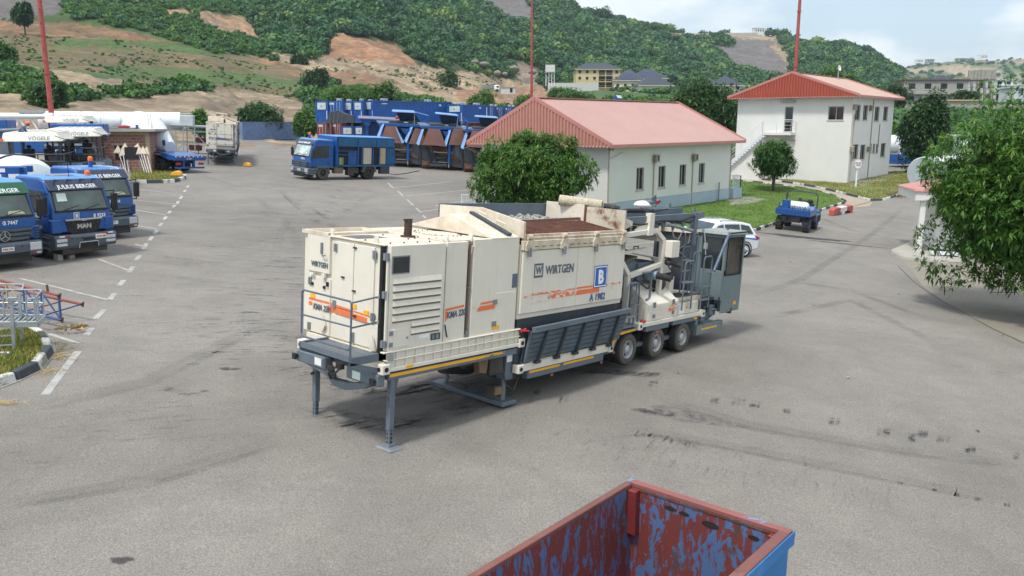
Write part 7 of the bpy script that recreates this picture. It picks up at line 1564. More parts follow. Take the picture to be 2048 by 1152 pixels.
# ------------------------------------------------------------------ boulders on the slopes
ROCKM=M('boulder',(.20,.185,.165),.9,var=.25,vs=1.5,dirt=.4,dcol=(.12,.11,.10),bump=.5,bs=3)
def boulder(px,py,Y,r,i):
    c=ray(px,py,Y);r *= .5;m=MB();m.ellip((0,0,0),(r*1.3,r,r*.8),14,9);rs=random.Random(i);ph=[rs.uniform(0,6) for _ in range(3)]
    m.v=[(x*(1+.13*math.sin(3*z/r+ph[0])+.1*math.sin(4*y/r+ph[1])),y*(1+.12*math.sin(3*x/r+ph[2])),z*(1+.1*math.sin(4*x/r))) for x,y,z in m.v]
    o=m.build('boulder',ROCKM,smooth=True);o.location=c;o['label']=BL[i];o['category']='boulder';o['group']='boulders on the hillside'
BL=[a+' boulder '+b for a,b in [('leftmost grey','of the row under the woods right of the orange cut'),('big rounded','beside the leftmost one under the woods'),('upper','of the row, right against the wood edge'),('pale','near the middle of the row below the wood'),('broad','just right of the middle of the wood edge row'),('low','where sand meets scrub, left one of a pair'),('small low','where sand meets scrub, right one of a pair'),('higher','near the dark rock dome foot left of the centre mast'),
 ('pale angular','at the foot of the wood above the soil track'),('small pale','on the soil left of the orange cut'),('flat','beside the cliff edge under the wood'),('large','next to the centre mast on the slope'),('little','on the sandy bank above the bright trees'),('second little','on the sandy bank above the bright trees'),('dark','at the right edge of the orange cut'),('lone high','in the woods at the top of the slope'),('grey','showing among the woods right of the cliff'),('wide grey','among the woods above the orange cut'),('distant','on the green shoulder of the far ridge'),('small','on top of the tan cliff at upper left')]]
for i,(px,py,Y,r) in enumerate([(870,124,362,2.6),(884,128,364,3.2),(901,113,372,3.0),(950,124,372,2.6),(968,128,374,2.8),(995,146,372,3.0),(1010,148,372,2.2),(1028,136,385,3.0),(560,87,335,2.6),(597,102,320,2.2),(540,90,330,2.0),(1065,144,400,3),(860,155,330,1.5),(838,150,330,1.7),(790,120,340,2),(550,18,395,2.4),(760,44,430,3),(776,70,420,4),(1760,152,640,6),(430,52,290,2)]):boulder(px,py,Y,r,i)
# ================================================================== THINGS ROUND THE YARD
# --- masts
def mast(label,px,py,Y,h,r,head=False):
    c=ray(px,py,Y);z=float(terrain_z(c.x,Y))+.2 if Y>130 else gzf(c.x,Y)
    t=thing('floodlight_mast',label,'mast',Matrix.Translation((c.x,Y,z)));MB().tube((0,0,-.5),(0,0,h),r,12,r*.55).build('pole',REDMAST,t,smooth=True)
    MB().tube((0,0,-.3),(0,0,.5),r*1.5,12).build('base_sleeve',REDMAST,t)
    for k in (.22,.45,.7):MB().tube((0,0,h*k),(0,0,h*k+.12),r*(1.25-.4*k),12).build('joint_ring',REDMAST,t)
    for k in range(10):MB().box(-r*.2,-r*1.25,3+k*.9,r*.2,-r*.6,3.04+k*.9).build('climbing_rung',REDMAST,t)
    if head:
        MB().box(-.9,-.3,h-.15,.9,.3,h+.05).box(-.5,-.5,h-.4,.5,.5,h-.15).build('head_frame',REDMAST,t)
        for s in (-1,1):MB().bar((s*.6,0,h),(s*1.7,0,h+.75),.12,.06).build('floodlight',GALV,t)
mast('tall red mast rising from behind the paver canopies at the left',105,248,62,30,.20);mast('red mast with floodlights behind the container row',1063,215,150,24.6+1.9-4,.26,True);mast('tall red mast behind the two storey building',1590,152,106,26,.28)
# --- containers
CW_=M('container_panel_grey',(.48,.54,.55),.5,dirt=.2);CRED=M('container_oxide_red',(.22,.045,.04),.6,dirt=.3)
def container(label,p,q,H,mat,end='door',side='plain',W=2.44,cat='container',ac=False,group=None,mark=None):
    """near long edge runs from p to q (base corners); the end at p faces the viewer"""
    p=Vector(p);q=Vector(q);x=(q-p);x.z=0;L=x.length;x.normalize();y=Vector((-x.y,x.x,0))
    t=thing('shipping_container',label,cat,frame(p,x,y,(0,0,1)),group);P=lambda mb,n,m,par=t,**k:mb.build(n,m,par,**k)
    fr=MB()
    for a in (0,L-.15):
        for b in (0,W-.15):fr.box(a,b,0,a+.15,b+.15,H)
    for z in (0,H-.12):
        for b in (0,W-.1):fr.box(.15,b,z,L-.15,b+.1,z+.12)
        for a in (0,L-.1):fr.box(a,.15,z,a+.1,W-.15,z+.12)
    f=P(fr,'frame',mat)
    P(MB().box(.1,.1,.1,L-.1,W-.1,.14),'floor',DARK);P(MB().corr((.1,.1,H-.06),(1,0,0),(0,1,0),(0,0,-1),L-.2,0,W-.2,.3,.02),'roof',mat,fixn=False)
    pit=.28
    P(MB().corr((.12,.02,.1),(1,0,0),(0,0,1),(0,1,0),L-.24,0,H-.2,pit,.05),'side_wall',mat,fixn=False);P(MB().corr((.12,W-.07,.1),(1,0,0),(0,0,1),(0,1,0),L-.24,0,H-.2,pit,.05),'side_wall',mat,fixn=False);P(MB().box(L-.08,.12,.1,L-.05,W-.12,H-.1),'end_wall',mat)
    if end=='door':
        for s in (0,1):
            y0=.14+s*(W/2-.13);d=P(MB().box(.02,y0,.12,.06,y0+W/2-.16,H-.12),'door',mat)
            for k in (.25,.75):P(MB().tube((-.01,y0+(W/2-.16)*k,.15),(-.01,y0+(W/2-.16)*k,H-.15),.022,6),'lock_bar',CW_,d)
            for z in (.35,.5,.65):P(MB().box(-.005,y0+.05,H*z,.02,y0+W/2-.2,H*z+.04),'door_rib',mat,d)
        P(MB().box(-.012,W*.58,H*.82,.018,W*.9,H*.92),'data_plate',CW_,t)
    elif end=='panel':
        P(MB().corr((.02,.12,.1),(0,1,0),(0,0,1),(1,0,0),W-.24,0,H-.2,.22,.04),'end_wall',mat,fixn=False);q_=P(MB().box(-.03,W*.16,H*.60,.03,W*.84,H*.92),'hatch_panel',CW_,t);P(MB().box(-.05,W*.5,H*.72,-.03,W*.56,H*.78),'hatch_handle',DARK,q_);P(MB().box(-.015,.14,.2,.03,.2,H*.55),'white_strip',WPRINT,t)
    if ac:
        for k in (.2,.75):a=L*k;P(MB().box(a-.3,W*.3,H,a+.3,W*.6,H+.28).tube((a-.5,W*.45,H+.16),(a+.5,W*.45,H+.16),.12,8),'roof_vent',GALV,t,bevel=.03)
    if mark:
        P(MB().box(L-.75,-.006,H*.15,L-.62,-.001,H*.88),'white_strip',WPRINT,t)
        text(mark,WPRINT,t,.26,(L-2.3,-.008,H*.80),(1,0,0),(0,0,1),bold=.01);text('containex',WPRINT,t,.22,(1.2,-.008,H*.84),(1,0,0),(0,0,1),bold=.004) if L>9 else None
    return t
def rp(px,py,Y):return ray(px,py,Y)
a=rp(486,281,119);b=rp(604,281.5,129.5);a.z=b.z=gzf(a.x,a.y)-.1
container('faded blue shipping container standing alone at the far end of the yard',a,b,2.6,BLUEF,end='door')
zt=7.0
def cc_(px,Y):c=rp(px,244,Y);c.z=zt;return c
g_=None
container('long blue container of the upper row with a white end hatch',cc_(747,98),cc_(905,107),2.5,BLUEC,end='panel',ac=True,mark='CBL')
container('shorter blue container right of the long one, with white door strip',cc_(925,104),cc_(980,108.5),2.15,BLUEC,end='panel',ac=True,mark='CBL')
def endon(label,px,Y,z,H,mat,end,w=2.44,L=6,fx=(.15,1),ac=False):
    c=rp(px,244,Y);c.z=z;f=Vector((fx[0],fx[1],0)).normalized();p=c;q=p+f*L; # end at p faces viewer: x into depth, y to the left
    return container(label,p,q,H,mat,end=end,W=w,ac=ac)
endon('leftmost upper blue container, white hatch facing the yard',657,97,zt,2.42,BLUEC,'panel',w=1.5,ac=False)
endon('upper blue container with double doors beside the leftmost one',686,97,zt,2.42,BLUEC,'door',w=1.7,ac=True)
endon('upper blue container with open grey doorway behind the dark hopper',706,98,zt,2.42,BLUEC,'panel',w=1.1)
endon('upper blue container just left of the long one, hatch showing',726,97.5,zt,2.42,BLUEC,'panel',w=1.1,ac=True)
endon('red oxide container carrying the leftmost upper blue container',662,96,zt-2.5,2.46,CRED,'door',w=1.7);endon('second red oxide container under the upper row',682,96.4,zt-2.5,2.46,CRED,'door',w=1.1)
for i,(px,l) in enumerate(((706,'first lower blue container with white hatch right of the red ones'),(731,'second lower blue container with white hatch'),(757,'third lower blue container with white hatch behind the service truck'))):endon(l,px,95,zt-2.6,2.2,BLUEC,'panel',w=1.4)
for i,px in enumerate((985,1003,1021,1040,1058)):endon(['first','second','third','fourth','fifth'][i]+' of the dark blue door ends counted from the long container side',px+3,112+i*2,7.0,2.1,M('deep_blue_container',(.012,.07,.25),.45,dirt=.2),'door',w=1.15,ac=(i % 2==0))
container('red oxide container under the short blue container at the right of the row',rp(950,262,100)*1,rp(1040,262,108)*1,1.6,CRED) if False else None
a=cc_(735,100);b=cc_(915,110);a.z=b.z=zt-2.55;container('long red oxide container carrying the upper row behind the tracked machines',a,b,2.5,CRED)
a=cc_(922,106);b=cc_(1060,116);a.z=b.z=zt-2.55;container('second long red oxide container further right under the row',a,b,2.5,CRED)
st_=thing('step_ladder','grey steps standing between the blue containers','ladder',Matrix.Translation((cc_(913,101).x,101,zt-2.5)))
for s in (-1,1):MB().bar((s*.4-.5,0,0),(s*.4+.4,0,3.0),.1,.06).build('stile',GALV,st_)
for k in range(7):MB().box(-.8+.13*k,-.1,.3+k*.4,-.05+.13*k,.1,.34+k*.4).build('tread',GALV,st_)
hp=thing('loading_hopper','dark grey hopper chute standing in front of the upper containers','hopper',Matrix.Translation(rp(672,247,92)) @ Matrix.Diagonal((.72,.6,.62,1)))
MB().prism([(-1.6,0),(-.9,2.0),(.4,2.3),(1.6,1.6),(2.6,1.4),(2.7,.1)],'y',0,1.6).build('body',GREYD,hp,bevel=.03)
for i in range(4):MB().bar((-1.0+i*.62,-.04,.1),(-.75+i*.62,-.04,1.9),.07,.08,up=(0,1,0)).build('rib',GREY,hp)
MB().box(-1.5,0,-3.6,-1.3,.3,0).box(2.3,0,-3.6,2.5,.3,0).box(-1.5,1.3,-3.6,-1.3,1.6,0).build('legs',GREYD,hp)
# --- tracked belt placers
def placer(root,lamp=1):
    P=lambda mb,n,m,par=root,**k:mb.build(n,m,par,**k)
    for x in (-1.9,1.0):
        tr=P(MB().prism([(0,.35),(.35,0),(3.2,0),(3.6,.4),(3.4,.85),(.25,.85)],'x',x,x+.75),'crawler_track',RUST,bevel=.04)
        for k in range(9):P(MB().box(x-.04,.2+k*.35,-.03,x+.79,.3+k*.35,.02),'track_pad',RUSTL,tr)
        for k in range(5):P(MB().tube((x-.02,.55+k*.6,.4),(x+.2,.55+k*.6,.4),.22,10),'track_roller',DARK,tr)
    P(MB().prism([(-1.9,.9),(-2.1,2.3),(-1.6,2.5),(-.8,1.5),(.6,1.3),(1.4,2.2),(2.2,1.0),(1.9,.5),(-1.2,.5)],'y',.2,2.8),'chassis',GREYD,bevel=.05)
    P(MB().prism([(.9,.4),(2.5,.15),(2.5,2.9),(1.5,3.0),(.7,1.6)],'y',-.3,.6),'side_plate',GREY,bevel=.03)
    P(MB().prism([(-1.9,2.5),(-1.3,2.5),(-.9,1.7),(.6,1.35),(1.5,.9),(1.8,1.1),(.8,1.7),(.0,2.4),(.3,2.6),(-.3,2.6),(-.6,2.1),(-1.2,2.1)],'y',-.7,-.4),'lattice_arm',RUST if lamp==1 else M('muddy_arm',(.16,.12,.085),.8,var=.3),bevel=.03)
    P(MB().bar((-1.4,-.4,2.4),(-.6,-.6,.6),.22,.22).bar((.1,-.4,2.5),(1.0,-.6,.5),.22,.22).box(-1.0,-.2,1.8,.4,.3,2.1).tube((-.8,-.5,1.2),(.3,-.5,1.2),.16,10).tube((-.6,-.4,1.6),(.2,-.4,1.6),.12,8).box(-.4,-.5,.7,.5,.0,1.1),'conveyor_gear',DARK)
    for z,mt in ((.55,RUST),(.8,GALV),(1.75,GALV),(1.45,RUST)):P(MB().bar((-1.0,-.62,z),(.9,-.62,z-.05),.06,.06),'cross_bar',mt)
    P(MB().path([(-.5,-.6,2.3),(-.2,-.8,1.9),(.3,-.7,2.2)],.03).path([(-1.2,-.6,1.6),(-.9,-.85,1.2),(-.5,-.7,1.5)],.03),'hydraulic_hose',BLACK)
    # hopper wings
    for (x0,n) in ((-2.3,0),(.35,1)):
        d=.25 if n else 0
        P(MB().hexa([(x0,-1.15,2.45),(x0+2.25,-1.15,2.42),(x0+2.25,-1.08,2.42),(x0,-1.08,2.45)],[(x0+.55,-.55,3.95),(x0+1.65+d,-.55,3.95),(x0+1.65+d,-.47,3.95),(x0+.55,-.47,3.95)]),'hopper_wing',RUSTL,bevel=.01)
        P(MB().hexa([(x0-.06,-1.12,2.48),(x0,-1.15,2.45),(x0,-.9,2.45),(x0-.2,-.8,2.6)],[(x0+.42,-.5,3.9),(x0+.55,-.55,3.95),(x0+.55,-.3,3.95),(x0+.35,-.2,3.9)]),'wing_flange',BLUEF2)
        if not n:P(MB().hexa([(x0+2.25,-1.12,2.45),(x0+2.45,-1.1,2.5),(x0+2.5,-.8,2.6),(x0+2.25,-.9,2.45)],[(x0+1.65,-.5,3.95),(x0+1.8,-.5,3.8),(x0+1.85,-.3,3.8),(x0+1.65,-.3,3.95)]),'wing_flange',BLUEF2)
    P(MB().prism([(-.15,3.7),(1.0,3.7),(.85,3.2),(.5,3.1),(.1,3.25)],'y',-.6,.2),'centre_chute',BLUE,bevel=.02)
    for i in range(6):P(MB().bar((-.05+i*.18,-.62,3.7),(.12+i*.12,-.62,3.2),.03,.05,up=(0,1,0)),'chute_rib',BLUE)
    lg=P(MB().tube((.55,-.75,.75),(.55,-.75,2.55),.17,12),'leg_cylinder',BLUE,smooth=True);P(MB().tube((.55,-.75,.3),(.55,-.75,.75),.06,8),'leg_rod',GALV,lg)
    lg=P(MB().tube((-.75,.2,.7),(-.75,.2,1.9),.13,12),'leg_cylinder',BLUE,smooth=True)
    dk=P(MB().box(-2.2,-.3,3.95,2.7,3.4,4.12),'top_deck',M('dusty_deck',(.10,.15,.22),.6,dirt=.4),bevel=.02);P(MB().box(-2.2,-.34,3.9,2.7,-.3,4.15),'deck_edge',BLUE,dk);P(MB().box(-1.9,1.2,1.5,2.2,3.2,3.9),'engine_housing',BLUEC,bevel=.05)
    P(MB().box(-1.2,.5,4.12,.2,1.4,4.35).box(.8,1.0,4.12,1.6,2.0,4.4),'deck_box',GREYD,dk,bevel=.03)
    h=P(MB().hexa([(.0,2.0,4.2),(2.0,2.0,4.2),(2.0,2.1,4.2),(.0,2.1,4.2)],[(-.5,1.3,5.2),(1.3,1.3,5.2),(1.3,1.4,5.2),(-.5,1.4,5.2)]),'raised_hood',M('hood_inside',(.02,.05,.09),.6));P(MB().hexa([(-.9,.4,5.18),(1.3,.4,5.18),(1.3,1.4,5.18),(-.9,1.4,5.18)],[(-.85,.45,5.28),(1.25,.45,5.28),(1.25,1.4,5.34),(-.85,1.4,5.34)]),'hood_lid',BLUEF2,h,bevel=.02)
    P(MB().bar((1.2,.3,4.1),(1.25,.6,5.15),.05,.05),'hood_prop',GREYL,h)
def pl_at(px,py,label,lamp,fx=(.97,.24)):
    c=at(px,py);f=Vector((fx[0],fx[1],0));t=thing('tracked_spreader',label,'construction machine',pose(c.x,c.y+.8,f),'blue tracked spreaders with rusty hopper wings');placer(t,lamp)
    for o in [o for o in COL.objects if o.parent==t and o.name.startswith(('hopper_wing','wing_flange','raised_hood','lattice_arm'))]:o.rotation_euler=(random.uniform(-.02,.03),random.uniform(-.05,.05),0);o.location=(random.uniform(-.15,.15),random.uniform(-.15,.1),random.uniform(-.12,.12))
    return t
pl_at(800,335,'left tracked spreader directly behind the service truck, grey muddy arms',0);pl_at(882,341,'middle tracked spreader with rust brown lattice arm and a worker on deck',1);pl_at(968,348,'right tracked spreader half hidden by the bushy tree and office roof',0)
# blue deck machine behind the truck
c=at(775,322);bt=thing('conveyor_platform','wide blue platform with rusty top edge behind the service truck','construction machine',pose(c.x,c.y+2,(.98,.15)))
MB().box(-3.2,0,3.7,3.0,3,3.95).build('deck',BLUE,bt,bevel=.03);MB().box(-3.4,-.1,3.96,2.2,2.8,4.05).build('rusty_edge_plate',Mpeel('deck_rust',(.30,.14,.08),(.10,.22,.45),(.3,.14,.08),1.5),bt)
for x in (-2.6,-1.2,.3,1.8):MB().box(x,.1,.4,x+.3,.5,3.7).build('column',BLUE,bt);MB().prism([(x-.3,3.7),(x+.6,3.7),(x+.3,3.2),(x,3.2)],'y',.0,.1).build('bracket',BLUE,bt)
MB().box(-3.0,.6,.6,2.6,2.8,3.6).build('body',M('deep_blue_body',(.012,.05,.17),.5),bt,bevel=.04)
MB().prism([(2.0,4.0),(2.5,4.9),(3.9,4.6),(2.9,3.9)],'y',.0,1.4).build('raised_flap',BLUE,bt,bevel=.02);MB().ellip((.6,1,4.2),(.2,.2,.17),10,6).build('red_ball_lamp',RED,bt,smooth=True)
# --- worker bending on the middle spreader
SKINM=M('brown_skin',(.09,.05,.035),.6);OVER=M('blue_overalls',(.02,.06,.25),.8,var=.15)
def person(label,pos,cloth,hat,fwd=0,s=1.0,hatm=None):
    t=thing('person',label,'person',Matrix.Translation(pos) @ Matrix.Rotation(fwd,4,'Z') @ Matrix.Scale(s,4))
    V=[(0,0,.92),(0,.05,1.12),(.08,.0,1.32),(.22,0,1.42),(.34,0,1.46),(.0,.10,.88),(.06,.13,.48),(-.02,.14,.06),(.10,.15,.03),(.0,-.10,.88),(.10,-.13,.48),(.02,-.14,.06),(.14,-.15,.03),(.16,.20,1.36),(.26,.25,1.10),(.44,.18,1.0),(.16,-.20,1.36),(.28,-.24,1.10),(.46,-.16,.98)]
    E_=[(0,1),(1,2),(2,3),(3,4),(0,5),(5,6),(6,7),(7,8),(0,9),(9,10),(10,11),(11,12),(2,13),(13,14),(14,15),(2,16),(16,17),(17,18)]
    Rr=[.15,.14,.15,.07,.06,.10,.075,.055,.05,.10,.075,.055,.05,.07,.05,.04,.07,.05,.04]
    me=bpy.data.meshes.new('body');me.from_pydata(V,E_,[]);o=link('body',me,t);me.materials.append(cloth)
    m1=o.modifiers.new('skin','SKIN');sv_=me.skin_vertices.new() if not me.skin_vertices else me.skin_vertices[0]
    for i,r in enumerate(Rr):me.skin_vertices[0].data[i].radius=(r,r)
    me.skin_vertices[0].data[0].use_root=True;o.modifiers.new('sub','SUBSURF').levels=1;o.modifiers['sub'].render_levels=2
    hd=MB().ellip((.42,0,1.56),(.095,.08,.12),12,8).build('head',SKINM,t,smooth=True)
    if hatm:MB().ellip((.41,0,1.63),(.12,.105,.08),12,6).build('helmet',hatm,t,smooth=True)
    for s_ in (-1,1):MB().ellip((.48,s_*.17,.97),(.04,.035,.05),6,4).build('hand',SKINM,t)
    return t
c=rp(935,262,77.5);person('person in blue overalls bending over the top deck of the middle spreader',(c.x,77.6,c.z-.35),OVER,None,math.pi-.2,.95)
c=rp(44,300,42.5);person('person in grey blue clothes and orange helmet stooping under the front paver canopy',(c.x,42.5,c.z-.2),M('grey_blue_clothes',(.10,.13,.2),.8),None,.2,.95,ORANGE)
# --- VOGELE feeders
ROOFV=M('feeder_roof',(.66,.64,.58),.45,var=.05,dirt=.15,dcol=(.45,.42,.36))
def feeder(root,full=True):
    P=lambda mb,n,m,par=root,**k:mb.build(n,m,par,**k);Wc=2.65
    cn=P(MB().hexa([(0,-.1,3.22),(Wc,-.1,3.22),(Wc,7.0,3.22),(0,7.0,3.22)],[(.08,.10,3.66),(Wc-.25,.10,3.66),(Wc-.25,6.8,3.78),(.08,6.8,3.78)]),'canopy',ROOFV,bevel=.05,bseg=2,smooth=True)
    P(MB().hexa([(Wc-.25,.1,3.60),(Wc-.02,-.05,3.24),(Wc-.02,6.9,3.24),(Wc-.25,6.8,3.68)],[(Wc-.26,.1,3.67),(Wc+.04,-.05,3.30),(Wc+.04,6.9,3.30),(Wc-.26,6.8,3.77)]),'canopy_edge',ROOFV,cn)
    text('VÖGELE',INK,cn,.26,(1.15,-.06,3.30),(1,0,0),(0,.45,1),bold=.003)
    for k in range(5):P(MB().hexa([(.5+k*.4,.6,3.66),(.54+k*.4,.6,3.66),(.54+k*.4,6.6,3.76),(.5+k*.4,6.6,3.76)],[(.5+k*.4,.6,3.69),(.54+k*.4,.6,3.69),(.54+k*.4,6.6,3.80),(.5+k*.4,6.6,3.80)]),'roof_seam',M('seam_grey',(.4,.39,.36),.6),cn)
    for x,y in ((.2,.3),(Wc-.25,.3),(.2,3.8),(Wc-.25,3.8),(1.4,3.8)):P(MB().box(x,y,1.9,x+.09,y+.09,3.25),'canopy_post',GREYD)
    P(MB().box(-.1,-.1,1.78,Wc+.1,4.2,1.86),'deck',GREY);P(MB().box(-.12,-.16,1.70,Wc+.12,-.10,1.80),'deck_edge',GALV)
    P(MB().path([(.05,-.1,2.6),(Wc,-.1,2.6)],.035,8).path([(.05,-.1,2.25),(Wc,-.1,2.25)],.03,8).path([(Wc,-.1,1.9),(Wc,-.1,2.6),(Wc,3.8,2.6)],.035,8).path([(.05,-.1,1.9),(.05,-.1,2.6)],.035,8).path([(1.5,-.1,1.9),(1.5,-.1,2.6)],.03,8),'guard_rail',GREYD,smooth=True)
    for x in (.7,1.6):P(MB().box(x,.8,1.9,x+.5,1.3,2.2).box(x,1.2,2.2,x+.5,1.35,2.85).ellip((x+.25,1.26,2.95),(.14,.06,.1),8,5),'seat',BLACK,bevel=.04)
    P(MB().box(.4,.25,1.9,1.1,.5,2.45).path([(1.2,.3,1.9),(1.3,.4,2.7),(1.8,.4,2.7)],.03).box(1.9,.3,1.9,2.3,.6,2.5).ellip((1.6,.1,2.1),(.45,.12,.25)),'controls',DARK,bevel=.02)
    hl=P(MB().box(-.1,0,.45,Wc+.1,5.2,1.76),'hull',GREY,bevel=.04)
    P(MB().prism([(.05,1.62),(2.15,1.62),(2.15,1.15),(1.9,.78),(.35,.78),(.12,1.3)],'y',-.06,-.005),'blue_panel',BLUE,hl,bevel=.01)
    text('MT 3000-3 OFFSET',WPRINT,hl,.19,(.42,-.065,1.32),(1,0,0),(0,0,1),bold=.005,sx=.88)
    P(MB().prism([(2.3,1.66),(2.95,1.66),(3.3,.5),(2.2,.5)],'y',-.08,-.01),'side_plate',GREY,hl,bevel=.01);P(MB().tube((2.6,-.09,1.3),(2.6,-.08,1.3),.05,8),'cap',BLACK,hl)
    P(MB().bar((2.9,-.1,1.2),(3.7,-.2,.7),.2,.3),'offset_arm',GREYD)
    P(MB().box(-.05,.2,0,.5,4.6,.5).box(2.3,.2,0,2.85,4.6,.5),'crawler_tracks',DARK,bevel=.05)
    mr=P(MB().box(Wc+.15,-.2,3.0,Wc+.35,-.05,3.35),'mirror',BLACK,bevel=.03);P(MB().bar((Wc-.3,-.2,3.5),(Wc+.2,-.15,3.3),.03,.03),'mirror_arm',BLACK,mr)
    P(MB().tube((.0,-.1,3.25),(.0,-.1,3.4),.08,10),'beacon',ORANGE)
def fd_at(px,py,Y,label,fx=(.93,.36)):
    c=rp(px,py,Y);z=c.z-3.22;f=Vector((fx[0],fx[1],0)).normalized();t=thing('material_feeder',label,'construction machine',frame((c.x,Y,z),f,(-f.y,f.x,0),(0,0,1)),'white roofed material feeders');feeder(t);return t
fd_at(3,284,41.0,'front white roofed material feeder with a stooping worker under its canopy');fd_at(92,274,46.0,'second white roofed material feeder with a blue side panel, nearest the shed');fd_at(88,246,57,'rear white roofed material feeder whose roof edge shows above the others')
# --- white silo behind the left truck
FWs=Vector((.80,-.6,0));e=rp(72,356,35.0)
sl_=thing('cement_silo','pale white horizontal silo with a dark strap rising behind the left trucks','silo',frame((e.x,35,e.z-.6),FWs,(.6,.8,0),(0,0,1)))
MB().lathe([(.6,-.1),(1.2,-.35),(1.45,-1.0),(1.5,-1.6),(1.5,-6.5),(1.2,-7)],(0,0,0),(1,0,0),36).build('shell',WHITEG,sl_,smooth=True);MB().lathe([(1.515,-1.62),(1.56,-1.62),(1.56,-1.78),(1.515,-1.78)],(0,0,0),(1,0,0),36,closed=True).build('strap',GREYD,sl_)
MB().prism([(-5.5,-2.8),(-5.0,-2.8),(-5,-1.3),(-5.5,-1.3)],'y',-.8,.8).prism([(-2.5,-2.8),(-2.0,-2.8),(-2,-1.3),(-2.5,-1.3)],'y',-.8,.8).build('saddle',BLUE,sl_)
MB().lathe([(.9,-.6),(.75,-.2),(.5,.3),(.2,.8)],(-1.0,-.9,.0),(.5,-.2,-.85),24).build('cone',WHITEG,sl_,smooth=True)
c=rp(22,340,31.5);bf=thing('support_stand','blue steel frame with warning labels in front of the white silo','frame',frame((c.x,31.5,c.z),(.95,.3,0),(-.3,.95,0),(0,0,1)))
MB().box(-2.2,0,-.15,.45,.2,.12).box(.25,0,-1.6,.5,.2,.1).box(-.35,0,-1.6,-.15,.2,-.15).box(-2.2,1.2,-.15,.45,1.4,.1).build('frame',BLUE,bf,bevel=.02)
MB().box(-1.0,-.006,-.08,-.2,-.001,.06).build('white_label',WPRINT,bf);MB().prism([(.3,-.42),(.44,-.42),(.37,-.30)],'y',-.006,-.001).build('yellow_label',YELLOW,bf)
MB().ellip((-.9,.1,.45),(.35,.3,.45),9,6).path([(-1,0,.2),(-.7,-.1,.8),(-.5,0,.3)],.04).build('hydraulic_motor',DARK,bf)
# crane jib and loader parts far left
c=rp(0,232,60);jb=thing('crane_jib','white tubular crane jib lying level at the left edge','crane',frame((c.x-3,60,c.z),(1,.05,0),(-.05,1,0),(0,0,1)))
MB().tube((0,0,0),(6.6,0,0),.22,14).build('boom',WHITE,jb,smooth=True)
for x in (3.5,4.2,5.0):MB().bar((x,0,-.1),(x-.5,0,-1.6),.09,.09).bar((x,0,-.1),(x+.7,0,-1.5),.09,.09).build('lattice',WHITE,jb)
MB().box(4.3,-.2,.2,6,.2,.4).build('walkway',GALV,jb);MB().box(3,-.4,-2.6,7,.4,-1.5).build('carriage',BLUE,jb)
c=rp(15,256,50);lb_=thing('blue_loader','blue machine parts with hydraulic arms at the left edge behind the canopies','machine',frame((c.x,50,c.z),(1,.2,0),(-.2,1,0),(0,0,1)))
MB().box(-2,0,-.6,.0,1.5,.5).box(.5,0,-.8,2.4,1.2,-.1).box(2.2,.4,-.5,5.2,1.6,.25).build('body',BLUE,lb_,bevel=.05);MB().tube((-1.0,-.3,-.2),(1.2,-.3,-.1),.14,10).tube((1.2,-.3,-.1),(2.0,-.3,-.6),.12,10).box(-.5,-.2,-3,.1,.4,-.6).build('hydraulic_arm',GREY,lb_,smooth=True)
# --- long white tube
a=rp(82,241,77);b=rp(362,243,80);tb=thing('large_white_tank','long white horizontal tank lying behind the brick shed','tank',Matrix.Translation(a));d=b-a
MB().lathe([(.5,-.15),(.8,0),(.85,.1),(.85,d.length),(.8,d.length+.02)],(0,0,0),d,32).build('shell',WHITEG,tb,smooth=True)
for k in range(1,7):MB().lathe([(.86,0),(.87,0),(.87,.04),(.86,.04)],d*(k/7),d,32,closed=True).build('weld_seam',GALV,tb)
for k in (.2,.5,.8):MB().box(d.x*k-.2,-.8,-3.6,d.x*k+.2,.8,-.6).build('saddle',GALV,tb)
MB().lathe([(.55,0),(.75,0),(.75,.06),(.55,.06)],d+d.normalized()*.1,d,24,closed=True).path([d+Vector((.3,0,-.8)),d+Vector((1.1,0,-.8)),d+Vector((1.1,0,.7)),d+Vector((.2,0,.7))],.04).build('end_walkway',GALV,tb)
# --- low loader with bulk silo
c=at(365,345);LLM=pose(c.x,c.y+.3,(.80,-.60));ll=thing('low_loader_trailer','blue flat trailer tail with red striped edge beside the brick shed','trailer',LLM)
P0(MB().prism([(-9,1.15),(-1.2,1.15),(0,.95),(.9,.95),(.9,1.30),(-1.0,1.42),(-9,1.42)],'y',-1.3,1.3),'bed',BLUE,ll,bevel=.02);P0(MB().box(-8.6,-1.315,1.22,-1.0,-1.301,1.30),'orange_strip',YELLOW,ll)
for i in range(14):P0(MB().box(.902,-1.25+i*.18,1.20,.912,-1.16+i*.18,1.28),'warning_stripe',RED if i % 2 else WPRINT,ll)
P0(MB().box(.7,-1.2,.35,.85,1.2,.48).box(.5,-.5,.4,.7,-.35,.95).box(.5,.35,.4,.7,.5,.95),'underrun_bar',BLUE,ll);text('B 1001',WPRINT,ll,.16,(.92,-.1,1.03),(0,1,0),(0,0,1),align='CENTER')
for s in (-1,1):P0(MB().box(.75,s*.95-.2,.62,.83,s*.95+.2,.80),'tail_lamp',RED,ll)
for x in (-1.4,-2.7,-4.0):
    for s in (-1,1):wheel(ll,(x,s*1.22,.45),(0,s,0),.45,.5,rimmat=DARK)
P0(MB().box(-8,-.5,.7,.4,.5,1.12),'chassis',DARK,ll)
bs=thing('bulk_cement_silo','grey white bulk silo with ladder lying on the blue flat trailer','silo',LLM @ Matrix.Translation((-4.6,0,1.42)))
P0(MB().lathe([(.4,-.6),(1.35,0),(1.42,.3),(1.42,2.1),(.5,4.7),(.42,4.8),(.1,4.8)],(-1.9,0,1.55),(1,0,-.26),34),'shell',WHITEG,bs,smooth=True)
